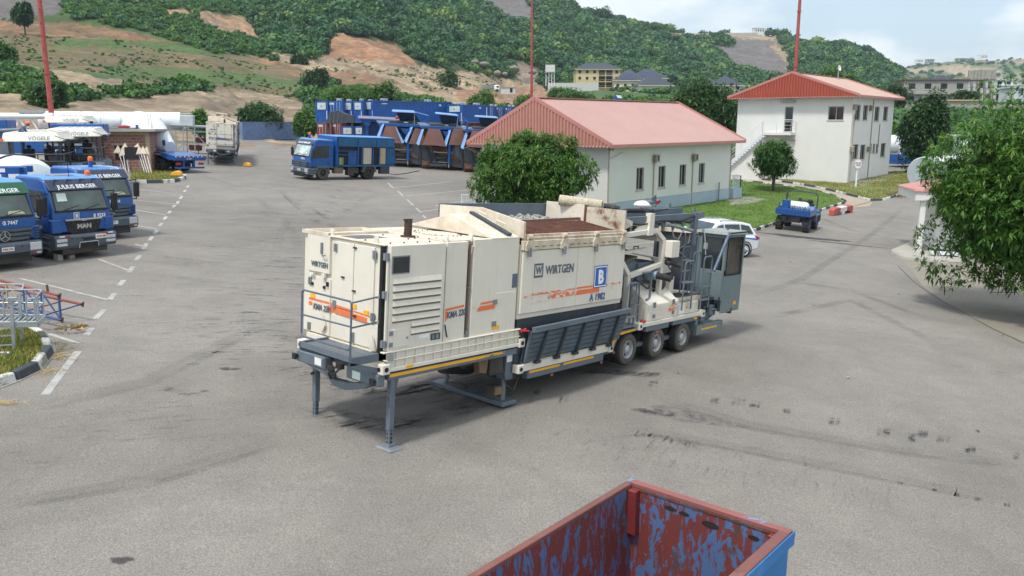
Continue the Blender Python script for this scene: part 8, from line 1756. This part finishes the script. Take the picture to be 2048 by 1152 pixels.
P0(MB().prism([(-.6,0),(.9,0),(.7,1.0),(.2,1.3),(-.3,1.0)],'y',-1.25,-1.15),'saddle',GREYG,bs)
for s in (0,.4):P0(MB().bar((1.0+s,-.75,2.65),(2.4+s,-1.35,.0),.05,.05),'ladder_stile',GALV,bs)
for k in range(9):P0(MB().bar((1.0+1.4*k/9,-.75-.6*k/9,2.65-2.65*k/9),(1.4+1.4*k/9,-.75-.6*k/9,2.65-2.65*k/9),.03,.03),'ladder_rung',GALV,bs)
P0(MB().box(.2,-1.31,1.4,.6,-1.303,1.85).box(3.2,-.9,.5,3.6,-.89,.9),'emblem',INKB,bs)
# --- leaning triangular signs
SIGNW=M('sign_face_cream',(.62,.58,.48),.6,dirt=.3,dcol=(.4,.3,.2));SIGNO=M('sign_edge_brown',(.40,.27,.15),.6)
for i,(px,py,bx_,by_,lb) in enumerate([(231,298,244,338,'leftmost'),(236,301,250,340,'second'),(241,304,247,338,'third, slightly higher'),(246,306,252,342,'fourth, low'),(250,296,258,342,'tallest left bunch'),(274,296,290,345,'first of the right bunch'),(280,302,295,346,'broad second of the right bunch'),(286,303,299,347,'third of the right bunch'),(292,303,304,347,'rightmost')]):
    g0=at(bx_,by_+3);Yt=g0.y+.45;tp=rp(px,py,Yt);t=thing('road_sign',lb+' cream triangle sign leaning on the brick shed','sign',Matrix.Translation(g0),'triangular signs leaning on the brick shed')
    v=tp-g0;MB().tube((0,0,0),v*1.02,.028,6).build('pole',WHITE,t);r=.42;n=Vector((0,-.95,.25));n.normalize();xx=Vector((1,0,.0));xx=Matrix.Rotation((i % 3-1)*.25,3,'Y') @ xx;yy=n.cross(xx)*-1;yy=yy if yy.z>0 else -yy
    for k,mt,o_ in ((1.0,SIGNO,.03),(.82,SIGNW,.045)):
        P_=[v+n*o_+yy*r*k*1.0,v+n*o_-yy*r*k*.5-xx*r*k*.87,v+n*o_-yy*r*k*.5+xx*r*k*.87];MB().add([p for p in P_]+[p-n*.012 for p in P_],[(0,1,2),(5,4,3),(0,3,4,1),(1,4,5,2),(2,5,3,0)]).build('triangle_border' if k==1 else 'triangle_face',mt,t)
g0=at(268,346);bb=thing('black_board','black rectangular board on legs between the leaning triangle signs','board',Matrix.Translation(g0));MB().box(-.6,.1,.95,.58,.14,1.85).build('panel',M('board_black',(.02,.022,.025),.5),bb)
for x in (-.4,.4):MB().box(x,.12,0,x+.04,.16,.95).build('leg',GALV,bb)
g0=at(352,356);yb=MB().prism([(-.3,0),(.45,0),(.35,.3),(.1,.38),(-.2,.2)],'y',-.3,.3).build('yellow_block',YELLOWB,bevel=.05);yb.location=g0+Vector((0,0,.15));yb['label']='yellow wheel chock on the small grass island by the shed';yb['category']='chock'
g0=at(494,333);yb=MB().prism([(-.35,0),(.38,0),(.3,.25),(.05,.36),(-.15,.3)],'y',-.3,.3).build('yellow_block',YELLOWB,bevel=.05);yb.location=g0;yb['label']='yellow wheel chock alone on the asphalt beside the second cream plant';yb['category']='chock'
# --- galvanised steelwork left of the second plant
c=at(395,318);gw=thing('steel_platform_stack','galvanised walkway steelwork and red parts stacked left of the second cream plant','steelwork',pose(c.x,c.y,(.97,.2)))
for x in (-2.2,-1.2,-.2,.9,1.5):[MB().bar((x,yy,0),(x,yy,2.9),.09,.09,up=(1,0,0)).build('upright',GALV,gw) for yy in (0,2)]
for z in (.4,1.4,2.5,2.9):MB().bar((-2.4,0,z),(1.9,0,z),.08,.08).bar((-2.4,2,z),(1.9,2,z),.08,.08).build('beam',GALV,gw)
for a,b in (((-2.2,0,.1),(-1.2,0,1.4)),((-.2,0,2.4),(1.5,0,.6)),((-1.2,0,1.4),(-.2,0,.3)),((.9,0,2.9),(1.6,0,3.4))):MB().bar(a,b,.06,.06).build('brace',GALV,gw)
MB().box(-.9,.9,.7,.2,1.6,1.2).box(-.4,.9,1.5,.6,1.4,1.9).build('red_machinery',M('dull_red',(.20,.035,.03),.6,dirt=.5),gw,bevel=.05);MB().box(-2.4,-.2,2.95,2.0,2.2,3.02).build('grating_deck',GALV,gw);MB().box(-1.5,.3,3.0,-.4,1.5,3.9).build('cabinet',M('pale_cabinet',(.45,.5,.52),.5),gw,bevel=.03)
# --- second cream plant: a copy of the first
snapshot(plant)
BSTR=M('blue_band',(.03,.07,.30),.5);c=at(441,333); 
fw2=Vector((-.29,.957,0)).normalized();M2p=pose(c.x+1.0,c.y+1.2,fw2,1.40)
plant2=copy_tree(plant,None,{k:BSTR for k in ('orange_band','orange_band_flaking','orange_band_nearly_gone')});plant2.matrix_world=M2p;plant2['label']='second cream recycling plant with a blue band parked far back, seen end on'
# --- tanks and machinery on the right
def htank(label,px,py,Y,r,L,d,endc=None,txt=None):
    c=rp(px,py,Y);d=Vector(d).normalized();t=thing('fuel_tank',label,'tank',Matrix.Translation(c),'white horizontal tanks beyond the round dark tree');MB().lathe([(r*.96,-.03),(r,.05),(r,L),(r*.9,L+.1)],(0,0,0),d,36).build('shell',WHITEG,t,smooth=True)
    MB().lathe([(.001,-.04),(r*.955,-.035),(r*.955,-.02),(.001,-.02)],(0,0,0),d,36).build('end_plate',endc or M('grey_tank_end',(.36,.40,.43),.5,dirt=.15),t)
    for k in (.15,.8):MB().box(-.3+d.x*L*k,-.3+d.y*L*k,-r-1.0,.3+d.x*L*k,.3+d.y*L*k,-r*.7).build('saddle',CONC,t)
    if txt:xx=Vector((-d.y,d.x,0));xx=xx if xx.x>0 else -xx;text(txt,INK,t,.38,-d*.05+Vector((0,0,.35))-xx*.1,xx,(0,0,1),bold=.004,sx=.9,align='CENTER');MB().box(-.28,-.02,-.02,.28,.0,.14).build('plate',WPRINT,t).matrix_local=frame(-d*.06,xx,d,(0,0,1))
    return t
htank('big white tank marked F-1919 on its grey end, beside the right tree',1846,346,71,1.36,7,(.75,.66,0),txt='F-1919')
htank('large white tank with grey round end behind the blue machinery',1874,288,112,1.12,6,(-.8,.6,0));htank('white tank further back and left above the blue machinery',1838,285,122,.95,6,(-.7,.7,0));htank('pale tank seen through the edge of the right tree',1905,290,108,1.3,6,(.9,.4,0));htank('small white tank at the back of the tank park',1900,278,128,.9,5,(-.6,.8,0))
c=rp(1845,310,98);bm_=thing('blue_machinery','row of blue machine frames standing below the white tanks','machine',frame((c.x,98,gzf(c.x,98)),(.97,.2,0),(-.2,.97,0),(0,0,1)))
for i,x in enumerate((-3.2,-1.8,-.4,1.1,2.4)):MB().box(x,0,.6,x+1.0,2,1.5+.4*(i % 2)).build('body',BLUE,bm_,bevel=.04);MB().box(x+.1,-.1,1.5,x+.25,.1,2.6).box(x+.7,-.1,1.5,x+.85,.1,2.8).build('post',BLUE if i % 2 else WHITE,bm_)
MB().box(-3.4,-.3,.35,3.8,2.2,.62).build('base',BLUE,bm_);MB().path([(-3,0,2.6),(-1.5,0,3.0),(.5,0,2.7)],.05).box(-3.2,-.2,2.55,3.4,.0,2.65).build('rails',GALV,bm_)
# --- gantry platform and truss frames at lower left
gp=at(26,715);GP=thing('galvanised_platform','galvanised steel access platform with rails standing on the grass island','platform',pose(gp.x,gp.y,(.96,.28)) @ Matrix.Scale(.64,4))
P=lambda mb,n,m,par=GP,**k:mb.build(n,m,par,**k)
dk=P(MB().box(-2.6,.15,1.02,.78,.19,1.22).box(-2.6,1.15,1.02,.78,1.19,1.22).box(.76,.19,1.02,.80,1.15,1.22),'deck_frame',GALV,bevel=.006)
for i in range(22):P(MB().box(-2.55+i*.15,.2,1.12,-2.50+i*.15,1.14,1.15),'grating_bar',GALV,dk)
for x,y in ((.0,.15),(-2.2,.15),(.0,1.15)):P(MB().box(x-.04,y-.05,-.05,x+.06,y+.05,2.0),'leg',GALV)
P(MB().bar((.05,.15,1.9),(-.6,.15,1.25),.05,.05).bar((.0,.12,.42),(-2.4,.12,.25),.045,.045).bar((.0,.12,.75),(-2.4,.12,.62),.045,.045),'brace',GALV)
P(MB().box(-.12,.05,1.98,.18,.3,2.02).box(-.10,.08,2.04,.16,.28,2.06).tube((.02,.18,1.9),(.02,.18,2.0),.12,12),'post_cap',GALV)
for x,y in ((.74,.17),(.74,.45),(.74,1.15),(.45,1.15),(.2,1.15),(-.5,1.15),(.45,.17)):P(MB().tube((x,y,1.1),(x,y,2.12),.026,8),'stanchion',GALV,smooth=True)
P(MB().path([(-2.5,1.15,2.12),(.60,1.15,2.12),(.74,1.0,2.12),(.74,.2,2.05),(.5,.17,2.0)],.028,8).path([(-2.5,1.15,1.65),(.74,1.15,1.65),(.74,.17,1.65)],.02,6).path([(-2.5,1.4,2.3),(.1,1.4,2.25),(.1,1.15,2.12)],.028,8),'hand_rail',GALV,smooth=True)
TB=Mpeel('truss_blue',(.03,.09,.27),(.04,.11,.30),(.18,.08,.04),3,.5,.55,.7,(1,1,1));TR=Mpeel('truss_red',(.28,.07,.06),(.30,.09,.07),(.12,.05,.03),3,.5,.55,.7,(1,1,1));BONE=M('bleached_wood',(.42,.34,.22),.8)
tg=at(76,648);TG=thing('lattice_mast_section','blue and red lattice mast sections lying beside the galvanised platform','lattice section',pose(tg.x,tg.y,(.93,-.30)) @ Matrix.Scale(.82,4))
Q=lambda mb,n,m,par=TG,**k:mb.build(n,m,par,**k)
A=[(-3.2,0,1.35),(.85,0,1.0)];Bq=[(-3.2,0,.5),(.9,0,.25)];A3=[(-3.2,.9,.75),(.8,.9,.55)]
Q(MB().tube(*A,.045,8),'chord',TR);Q(MB().tube(*Bq,.045,8),'chord',TB);Q(MB().tube(*A3,.045,8),'chord',TR);Q(MB().tube((-3.2,-.3,1.5),(-.9,-.3,.9),.04,8),'chord',TR)
def lp(a,b,t):return Vector(a).lerp(Vector(b),t)
for i in range(7):t=i/6;Q(MB().bar(lp(*A,t),lp(*Bq,t),.05,.05,up=(0,1,0)),'strut',TB if i % 2==0 else BONE if i==3 else TB)
for i in range(6):Q(MB().bar(lp(*A,i/6),lp(*Bq,(i+1)/6),.035,.035,up=(0,1,0)),'brace',TB if i % 3 else BONE);Q(MB().bar(lp(*Bq,i/6),lp(*A3,(i+1)/6),.035,.035),'brace',TB if i % 2 else TR)
for p in (A[1],Bq[1],A3[1],(-.9,0,.15)):Q(MB().tube(p,Vector(p)+Vector((.05,0,0)),.10,3),'flange',RUST)
Q(MB().tube((.45,0,1.05),(.42,0,1.28),.035,8),'stub',RUST)
br=at(123,668);dbr=thing('dead_branch','dry branch with curled brown leaves lying by the lattice frame','branch',Matrix.Translation(br+Vector((0,0,.03))))
MB().path([(-.9,.05,.02),(-.5,.2,.05),(-.2,.05,.06),(.1,.1,.1),(.4,.3,.12)],.012,5).path([(-.2,.05,.06),(.1,-.1,.02)],.01,5).build('twig',M('dry_twig',(.16,.12,.08),.9),dbr)
for k in range(9):x=random.uniform(-.05,.45);y=random.uniform(-.1,.35);MB().add([(x,y,.05),(x+random.uniform(-.25,.25),y+random.uniform(-.2,.2),.02+random.random()*.2),(x+.05,y+.06,.16),(x+random.uniform(-.1,.1),y-.06,.12)],[(0,1,2),(0,3,1)]).build('dry_leaf',M('dry_leaf',(.40,.27,.11),.8,var=.3),dbr,fixn=False)
bo=at(14,722);bt_=thing('plastic_bottle','clear plastic bottle with blue label lying on the grass island','bottle',Matrix.Translation(bo+Vector((0,0,.17))));MB().tube((-.12,0,0),(.06,.02,0),.035,10).build('bottle',M('clear_plastic',(.6,.68,.72),.2),bt_,smooth=True);MB().tube((-.05,.008,0),(.02,.016,0),.037,10).build('label',M('blue_label',(.05,.12,.5),.4),bt_);MB().tube((.06,.02,0),(.10,.025,0),.015,8).build('cap',M('blue_label',(.05,.12,.5),.4),bt_)
# --- straw litter, grass blades, fallen leaves
def straws(name,areas,n,L,mat,dz=.01,kind='stuff',upz=.2,per=None):
    V=[];F=[]
    for (px,py,rx,ry,k) in areas:
        c=at(px,py)
        for i in range(int(n*k)):
            x=c.x+random.gauss(0,rx);y=c.y+random.gauss(0,ry);z=gzf(x,y)+dz;a=random.uniform(0,6.28);l=L*random.uniform(.5,1.4);w=l*.05;dx,dy=math.cos(a)*l,math.sin(a)*l;j=len(V)
            V+=[(x-dy*.05,y+dx*.05,z),(x+dy*.05,y-dx*.05,z),(x+dx,y+dy,z+random.random()*upz*l)];F.append((j,j+1,j+2))
    return MB().add(V,F).build(name,mat,kind=kind,fixn=False)
straws('straw_litter',[(100,706,.22,.35,1),(112,714,.18,.12,.5),(84,742,.22,.16,.6),(96,690,.12,.2,.4),(8,806,.16,.05,.4),(300,374,1.0,.12,.5),(340,372,.8,.12,.3)],420,.14,DRYG)
straws('brush_cuttings',[(1806,388,.7,.5,1),(1790,392,.5,.4,.6)],420,.5,M('cut_twigs',(.24,.17,.10),.9,var=.3),upz=.8)
def blades(name,Q,n,h,mats,dz,seed=1):
    r3=np.random.default_rng(seed);X=np.array([q.x for q in Q]);Y=np.array([q.y for q in Q]);P_=list(zip(X,Y));x=r3.uniform(X.min(),X.max(),n*3);y=r3.uniform(Y.min(),Y.max(),n*3);k=inpoly(x,y,P_);x=x[k][:n];y=y[k][:n];z=gz(x,y)+dz;m_=len(x)
    patch=.5+.9*(vnoise(x,y,.8)+.5);hh=h*r3.uniform(.4,1.2,m_)*patch;a=r3.uniform(0,6.28,m_);w=hh*.10+.004;l=r3.uniform(.2,.9,m_)*hh
    V=np.stack([np.stack([x-np.cos(a)*w,y-np.sin(a)*w,z-.02],1),np.stack([x+np.cos(a)*w,y+np.sin(a)*w,z-.02],1),np.stack([x-np.sin(a)*l,y+np.cos(a)*l,z+hh],1)],1).reshape(-1,3);np_mesh(name,V,np.arange(m_*3).reshape(-1,3),None,None,kind='stuff',mats=mats,midx=(r3.random(m_)<.35).astype(int))
GB=Mleaf('grass_blade',(.06,.11,.02),(.14,.20,.045),.6,.2);GB2=Mleaf('dry_grass_blade',(.20,.17,.06),(.32,.27,.12),.7,.1);GB3=Mleaf('lawn_blade',(.07,.15,.02),(.14,.25,.03),.6,.2)
blades('island_grass',IQ,42000,.10,[GB,GB2],.12,1);blades('lawn_blades',LQ,60000,.10,[GB3,GB],.10,2);blades('verge_blades',VQ,50000,.13,[GB,GB2],.10,3);blades('shed_island_blades',I2Q,7000,.14,[GB,GB2],.12,4)
LL=[M('fallen_leaf_yellow',(.45,.33,.06),.7),M('fallen_leaf_brown',(.14,.08,.04),.8),M('litter_white',(.6,.6,.58),.6)]
r5=random.Random(3)
for i,(px,py,lw) in enumerate([(1838,588,'yellow fallen leaf on the asphalt just outside the concrete apron edge'),(1800,590,'brown fallen leaf on the asphalt left of the apron curve'),(1925,610,'yellow fallen leaf on the apron under the right tree'),(1993,622,'brown fallen leaf on the apron nearest the iron stand'),(1747,496,'upper white scrap of litter on the drive left of the kiosk'),(1741,505,'lower white scrap of litter on the drive left of the kiosk'),(1628,612,'brown leaf alone on open asphalt right of the plant cabin'),(1890,596,'small white scrap of litter beside the apron joint'),(2010,672,'yellow fallen leaf at the right edge below the apron'),(1362,749,'yellow fallen leaf on the asphalt near the last plant wheel'),(1692,757,'curled yellow leaf on open asphalt at the right'),(1960,866,'dark curled leaf on the asphalt near the right edge'),(1578,525,'brown leaf on the asphalt in front of the blue dumper')]):
    c=at(px,py);l=.10*(1+.5*r5.random());a=r5.uniform(0,3);m_=LL[2] if 'white' in lw else LL[0] if 'yellow' in lw else LL[1]
    o=MB().add([(0,0,.01),(l*.5,l*.22,.04),(l,0,.012),(l*.5,-l*.22,.03)],[(0,3,2,1)]).build('fallen_leaf',m_,fixn=False);o.location=c+Vector((0,0,.01));o.rotation_euler=(0,0,a);o['label']=lw;o['category']='litter' if m_ is LL[2] else 'leaf';o['group']='scraps and fallen leaves on the asphalt'
# bare bush twigs under the right tree
c=at(2005,590);tw=thing('iron_stand','low black iron stand under the branches of the right tree','stand',Matrix.Translation(c))
for x in (-.5,-.2,.15,.5):MB().bar((x,0,0),(x*.8,0,.5),.02,.02,up=(1,0,0)).build('leg',DARK,tw)
MB().bar((-.55,0,.12),(.6,0,.1),.02,.02).bar((-.5,.3,.3),(.6,.3,.3),.02,.02).build('bar',DARK,tw)
# ================================================================== BACKGROUND HOUSES
YEL=M('yellow_render',(.58,.47,.25),.8,var=.04);CRM=M('cream_render',(.60,.56,.44),.8,var=.04);SLATE=M('dark_roof',(.035,.045,.06),.6,var=.2);BLK=M('bare_block',(.33,.32,.29),.9,var=.15,vs=2,dirt=.3);PV=M('solar_panel',(.04,.055,.10),.2)
def house(name,label,px,py,Y,w,d,h,wall,yaw=.0,roof='hip',rh=3.0,rows=2,cols=5,cat='house',roofm=None,win=VOID,base=2,balc=(),pv=False,ww=1.2,wh=1.3):
    c=ray(px,py,Y);Mx=frame((c.x,Y,c.z),(math.cos(yaw),math.sin(yaw),0),(-math.sin(yaw),math.cos(yaw),0),(0,0,1));t=thing(name,label,cat,Mx);roofm=roofm or SLATE
    wl=MB().box(-w/2,0,-base,w/2,d,h).build('wall',wall,t);fh=h/rows
    for r in range(rows):
        for k in range(cols):
            x=-w/2+w*(k+.5)/cols
            if (r,k) in balc:
                b_=MB().box(x-w/cols*.42,-.03,r*fh+.3,x+w/cols*.42,.01,r*fh+fh*.85).build('balcony_opening',VOID,wl);MB().box(x-w/cols*.45,-.9,r*fh-.05,x+w/cols*.45,-.03,r*fh+.12).build('balcony_slab',wall,wl);MB().box(x-w/cols*.45,-.9,r*fh+.95,x+w/cols*.45,-.85,r*fh+1.05).build('balcony_rail',GALV,wl)
            else:
                q=MB().box(x-ww/2,-.06,r*fh+fh*.32,x+ww/2,-.01,r*fh+fh*.32+wh).build('window',win,wl);MB().box(x-ww/2-.1,-.12,r*fh+fh*.32-.12,x+ww/2+.1,-.06,r*fh+fh*.32).build('sill',WHITE,q)
    for r in range(rows):MB().box(w/2+.01,d*.4,r*fh+fh*.32,w/2+.05,d*.4+1.2,r*fh+fh*.32+wh).build('window',win,wl)
    o=.7
    if roof=='hip':
        k=min(w,d)/2*.98;rf=MB().add([(-w/2-o,-o,h),(w/2+o,-o,h),(w/2+o,d+o,h),(-w/2-o,d+o,h),(-w/2+k,d/2,h+rh),(w/2-k,d/2,h+rh)],[(0,1,5,4),(1,2,5),(2,3,4,5),(3,0,4),(3,2,1,0)]).build('roof',roofm,t);MB().box(-w/2-o,-o-.05,h-.25,w/2+o,-o,h+.02).build('fascia',wall,rf)
        if pv:
            n=Vector((0,-rh,-(d/2+o))).normalized();up=Vector((0,d/2+o,rh)).normalized()
            for i in range(int(w/2.0)):
                for j in range(4):
                    x=-w/2+k*.55+i*1.25+j*.1;p=Vector((x,-o,h))+up*(1.0+j*1.25); 
                    if p.x+j*.6>w/2-k*.6 or p.x-j*.6<-w/2+k*.2:continue
                    nn=Vector((0,-up.z,up.y));MB().hexa([p+nn*.05,p+Vector((1.1,0,0))+nn*.05,p+Vector((1.1,0,0))+up*1.1+nn*.05,p+up*1.1+nn*.05],[p+nn*.12,p+Vector((1.1,0,0))+nn*.12,p+Vector((1.1,0,0))+up*1.1+nn*.12,p+up*1.1+nn*.12]).build('solar_panel',PV,rf)
    elif roof=='flat':MB().box(-w/2-.4,-.4,h,w/2+.4,d+.4,h+.35).build('roof',roofm,t)
    return t
house('apartment_block','three storey yellow block with dark hipped roof at the foot of the wooded hill',1196,176,385,20,10,8.2,YEL,.05,rh=3.0,rows=3,cols=6,cat='building',balc=((0,3),(1,3),(2,3),(0,4),(1,4),(2,4)))
house('villa','cream villa with solar panels all over its steep dark roof',1258,180,370,13,12,4.0,CRM,-.1,rh=5.0,rows=1,cols=4,pv=True);house('villa','dark roofed villa behind the solar panel house, panels near its ridge',1300,176,400,16,12,4.4,CRM,.05,rh=4.6,rows=1,cols=3,pv=True);house('villa','cream villa with broad dark roof left of the huge round tree',1312,188,350,14,12,3.4,CRM,.1,rh=4.5,rows=1,cols=3)
house('villa','dark roofed villa half hidden behind the roof peak of the two storey building',1454,184,330,12,12,2.4,CRM,-.1,rh=4.0,rows=1,cols=3);house('villa','small cream villa at the right of the huge round tree crown',1425,184,360,9,9,2.4,CRM,.1,rh=3.6,rows=1,cols=2)
house('boundary_wall','long low white wall below the yellow apartment block',1146,176,372,22,.3,2.2,M('old_white_wall',(.5,.5,.47),.8,dirt=.3),-.12,roof=None,rows=1,cols=1,cat='wall',win=MATS['old_white_wall'])
u1=house('unfinished_building','two storey grey block building shell with brown roof edge and black openings',1868,212,232,17,9,6.8,BLK,-.05,roof='flat',rows=2,cols=4,cat='building',roofm=M('brown_roof_edge',(.16,.08,.06),.7),ww=1.7,wh=1.5);MB().box(-8.7,-.7,3.1,8.7,0,3.5).build('floor_slab',CONC,u1)
c=ray(1945,212,240);cf_=thing('concrete_frame','raw concrete frame with slanted fins and scaffold poles beside the grey block shell','building',Matrix.Translation(c))
MB().box(-4,0,3.2,6,8,3.6).box(-4,0,7.2,6,8,7.6).box(1.5,.5,7.6,6,7,10).build('slab',BLK,cf_)
for i,x in enumerate((-4,-2.2,-.4,1.4,3.2,5.0)):MB().prism([(x,0),(x+.9,0),(x+.2,3.4),(x-.6,6.8),(x-.9,6.8)],'y',-.4,.2).build('fin',CONC,cf_)
for i in range(9):MB().bar((-5.5+i*1.3,-1,0),(-5.2+i*1.3+random.uniform(-.6,.6),-1,8+random.random()*2),.1,.1,up=(1,0,0)).build('scaffold_pole',M('scaffold_timber',(.2,.14,.09),.8),cf_)
for z in (3,5,7):MB().bar((-5.5,-1,z),(5.5,-1,z+.3),.1,.1).build('scaffold_ledger',M('scaffold_timber',(.2,.14,.09),.8),cf_)
WH2=M('modern_white',(.60,.62,.63),.6);house('modern_villa','white modern villa with tall dark window slots behind the concrete frame',1985,210,262,12,9,7.5,WH2,.1,roof='flat',rows=2,cols=4,roofm=WH2,ww=1.3,wh=2.2);house('modern_villa','grey white flat roofed villa at the right edge behind the tree',2026,210,262,9,8,5.8,WH2,-.1,roof='flat',rows=2,cols=3,roofm=WH2,ww=1.4,wh=1.6);house('modern_villa','low white villa with blue window cut by the right edge of the photograph',2060,212,250,10,8,5.2,WH2,0,roof='flat',rows=2,cols=3,roofm=WH2,win=M('blue_window',(.08,.14,.25),.3))
house('grey_gable_house','dark gabled roof rising behind the grey block shell',1893,176,300,10,8,1.2,BLK,.1,rh=3.4,rows=1,cols=2)
a=ray(1784,224,196);b=ray(2120,226,204);n=26;bw=thing('block_wall','long grey concrete block wall in front of the unfinished houses','wall',Matrix.Translation(a));d=b-a
for i in range(n):p=d*(i/n);q=d*((i+1)/n);MB().bar(p+Vector((0,0,.3)),q*.9995+Vector((0,0,.3)),.2,2.8).build('wall_panel',BLK if i % 3 else MATS['concrete'],bw);MB().box(p.x-.15,p.y-.2,-1,p.x+.15,p.y+.15,1.9).build('pier',CONC,bw)
house('site_hut','low sandy hut roof in front of the block wall',1924,214,206,8,4,1.4,M('sandy_board',(.45,.37,.24),.8),0,roof='flat',rows=1,cols=1,cat='hut',roofm=MATS['sandy_board'],win=MATS['sandy_board'])
for lb,px,py,Y,w,h in (('boxy white house alone on the skyline above the rock face',1519,66,765,9,4.2),('low grey house on the skyline right of the tall mast',1653,88,745,10,2.6),('tiny white house on the far ridge, left one',1840,125,1590,12,5),('tiny white house on the far ridge below the cranes',1968,118,1600,14,7),('pale low building on the far ridge middle',1862,124,1600,14,5),('pale row building in the trees of the far ridge',1930,121,1600,20,4)):
    house('hilltop_house',lb,px,py,Y,w,w*.6,h,WHITE if 'white' in lb else BLK,.2,roof='flat',rows=1,cols=4,roofm=WHITE,ww=w*.12,wh=h*.4)
a=ray(1340,73,742);b=ray(1515,71,760);rw=thing('retaining_wall','pale retaining wall along the hill crest','wall',Matrix.Translation(a));d=b-a
for i in range(22):MB().bar(d*(i/22)+Vector((0,0,.6)),d*((i+.97)/22)+Vector((0,0,.6)),.6,3.6).build('wall_bay',M('pale_concrete',(.48,.44,.36),.8,dirt=.3),rw)
# water tower, huts and vehicles on the sand
c=ray(1100,166,300);wt=thing('water_tower','white steel water tank on a lattice stand at the foot of the hill','water tower',Matrix.Translation(c))
MB().box(-1.6,-1.6,3.8,1.6,1.6,6.1).build('tank',M('tank_panels',(.60,.60,.58),.6,dirt=.5,dcol=(.4,.3,.22)),wt);MB().box(-1.9,-1.9,3.55,1.9,1.9,3.75).build('deck',GALV,wt)
for x in (-1.5,-.5,.5,1.4):MB().box(x,-1.5,-1,x+.14,-1.36,3.6).box(x,1.3,-1,x+.14,1.44,3.6).build('leg',WHITE,wt)
for a_,b_ in (((-1.5,-1.5,0),(1.5,-1.5,1.7)),((-1.5,-1.5,1.7),(1.5,-1.5,3.4)),((1.5,-1.5,0),(-1.5,-1.5,1.7)),((-1.5,-1.5,1.8),(1.5,-1.5,1.8))):MB().bar(a_,b_,.1,.1).build('brace',GALV,wt)
c=ray(982,184,262);dt_=thing('dump_truck','small white and yellow tipper truck far off on the red soil','truck',Matrix.Translation(c));MB().prism([(-2.6,.9),(.8,.9),(1.0,2.2),(-2.8,2.0)],'y',0,2.2).build('tipper_body',GREYL,dt_);MB().box(.9,0,.6,2.6,2.2,2.1).build('cab',WHITE,dt_,bevel=.2);MB().box(1.7,-.02,1.3,2.4,0,1.9).build('window',GLASSD,dt_)
for x in (-2,-.9,1.9):MB().tube((x,-.1,.45),(x,.3,.45),.48,12).build('wheel',TYRE,dt_)
c=ray(1016,185,262);hu=thing('site_hut','pale corrugated hut on the red soil beside the tipper truck','hut',Matrix.Translation(c));MB().box(-2.2,0,-.5,2.2,2.5,1.5).build('wall',M('pale_sheet',(.5,.52,.5),.6,dirt=.4),hu);MB().box(-2.4,-.2,1.5,2.4,2.7,1.65).build('roof',CONC,hu);MB().box(.6,-.05,0,1.4,-.01,1.3).build('door',VOID,hu)
c=ray(1233,200,215);te=thing('blue_tent','small blue and white tarpaulin tent behind the office roof','tent',Matrix.Translation(c));MB().prism([(-1.2,-.5),(1.3,-.5),(1.0,1.1),(-.3,1.2)],'y',0,2).build('canopy',BLUE,te);MB().prism([(-.2,1.22),(1.1,1.12),(1.4,.4),(.3,.5)],'y',-.1,2).build('flap',WHITE,te)
# ================================================================== HAZE
m=bpy.data.materials.new('air');m.use_nodes=True;nt=m.node_tree;nt.nodes.clear();o_=nt.nodes.new('ShaderNodeOutputMaterial');v_=nt.nodes.new('ShaderNodeVolumePrincipled');v_.inputs['Color'].default_value=(.72,.87,1.0,1);v_.inputs['Density'].default_value=.00016;v_.inputs['Anisotropy'].default_value=.2
nt.links.new(v_.outputs[0],o_.inputs['Volume']);m.cycles.homogeneous_volume=True
MB().box(-2800,-2800,-60,2800,2800,420).build('haze',m,kind='stuff')
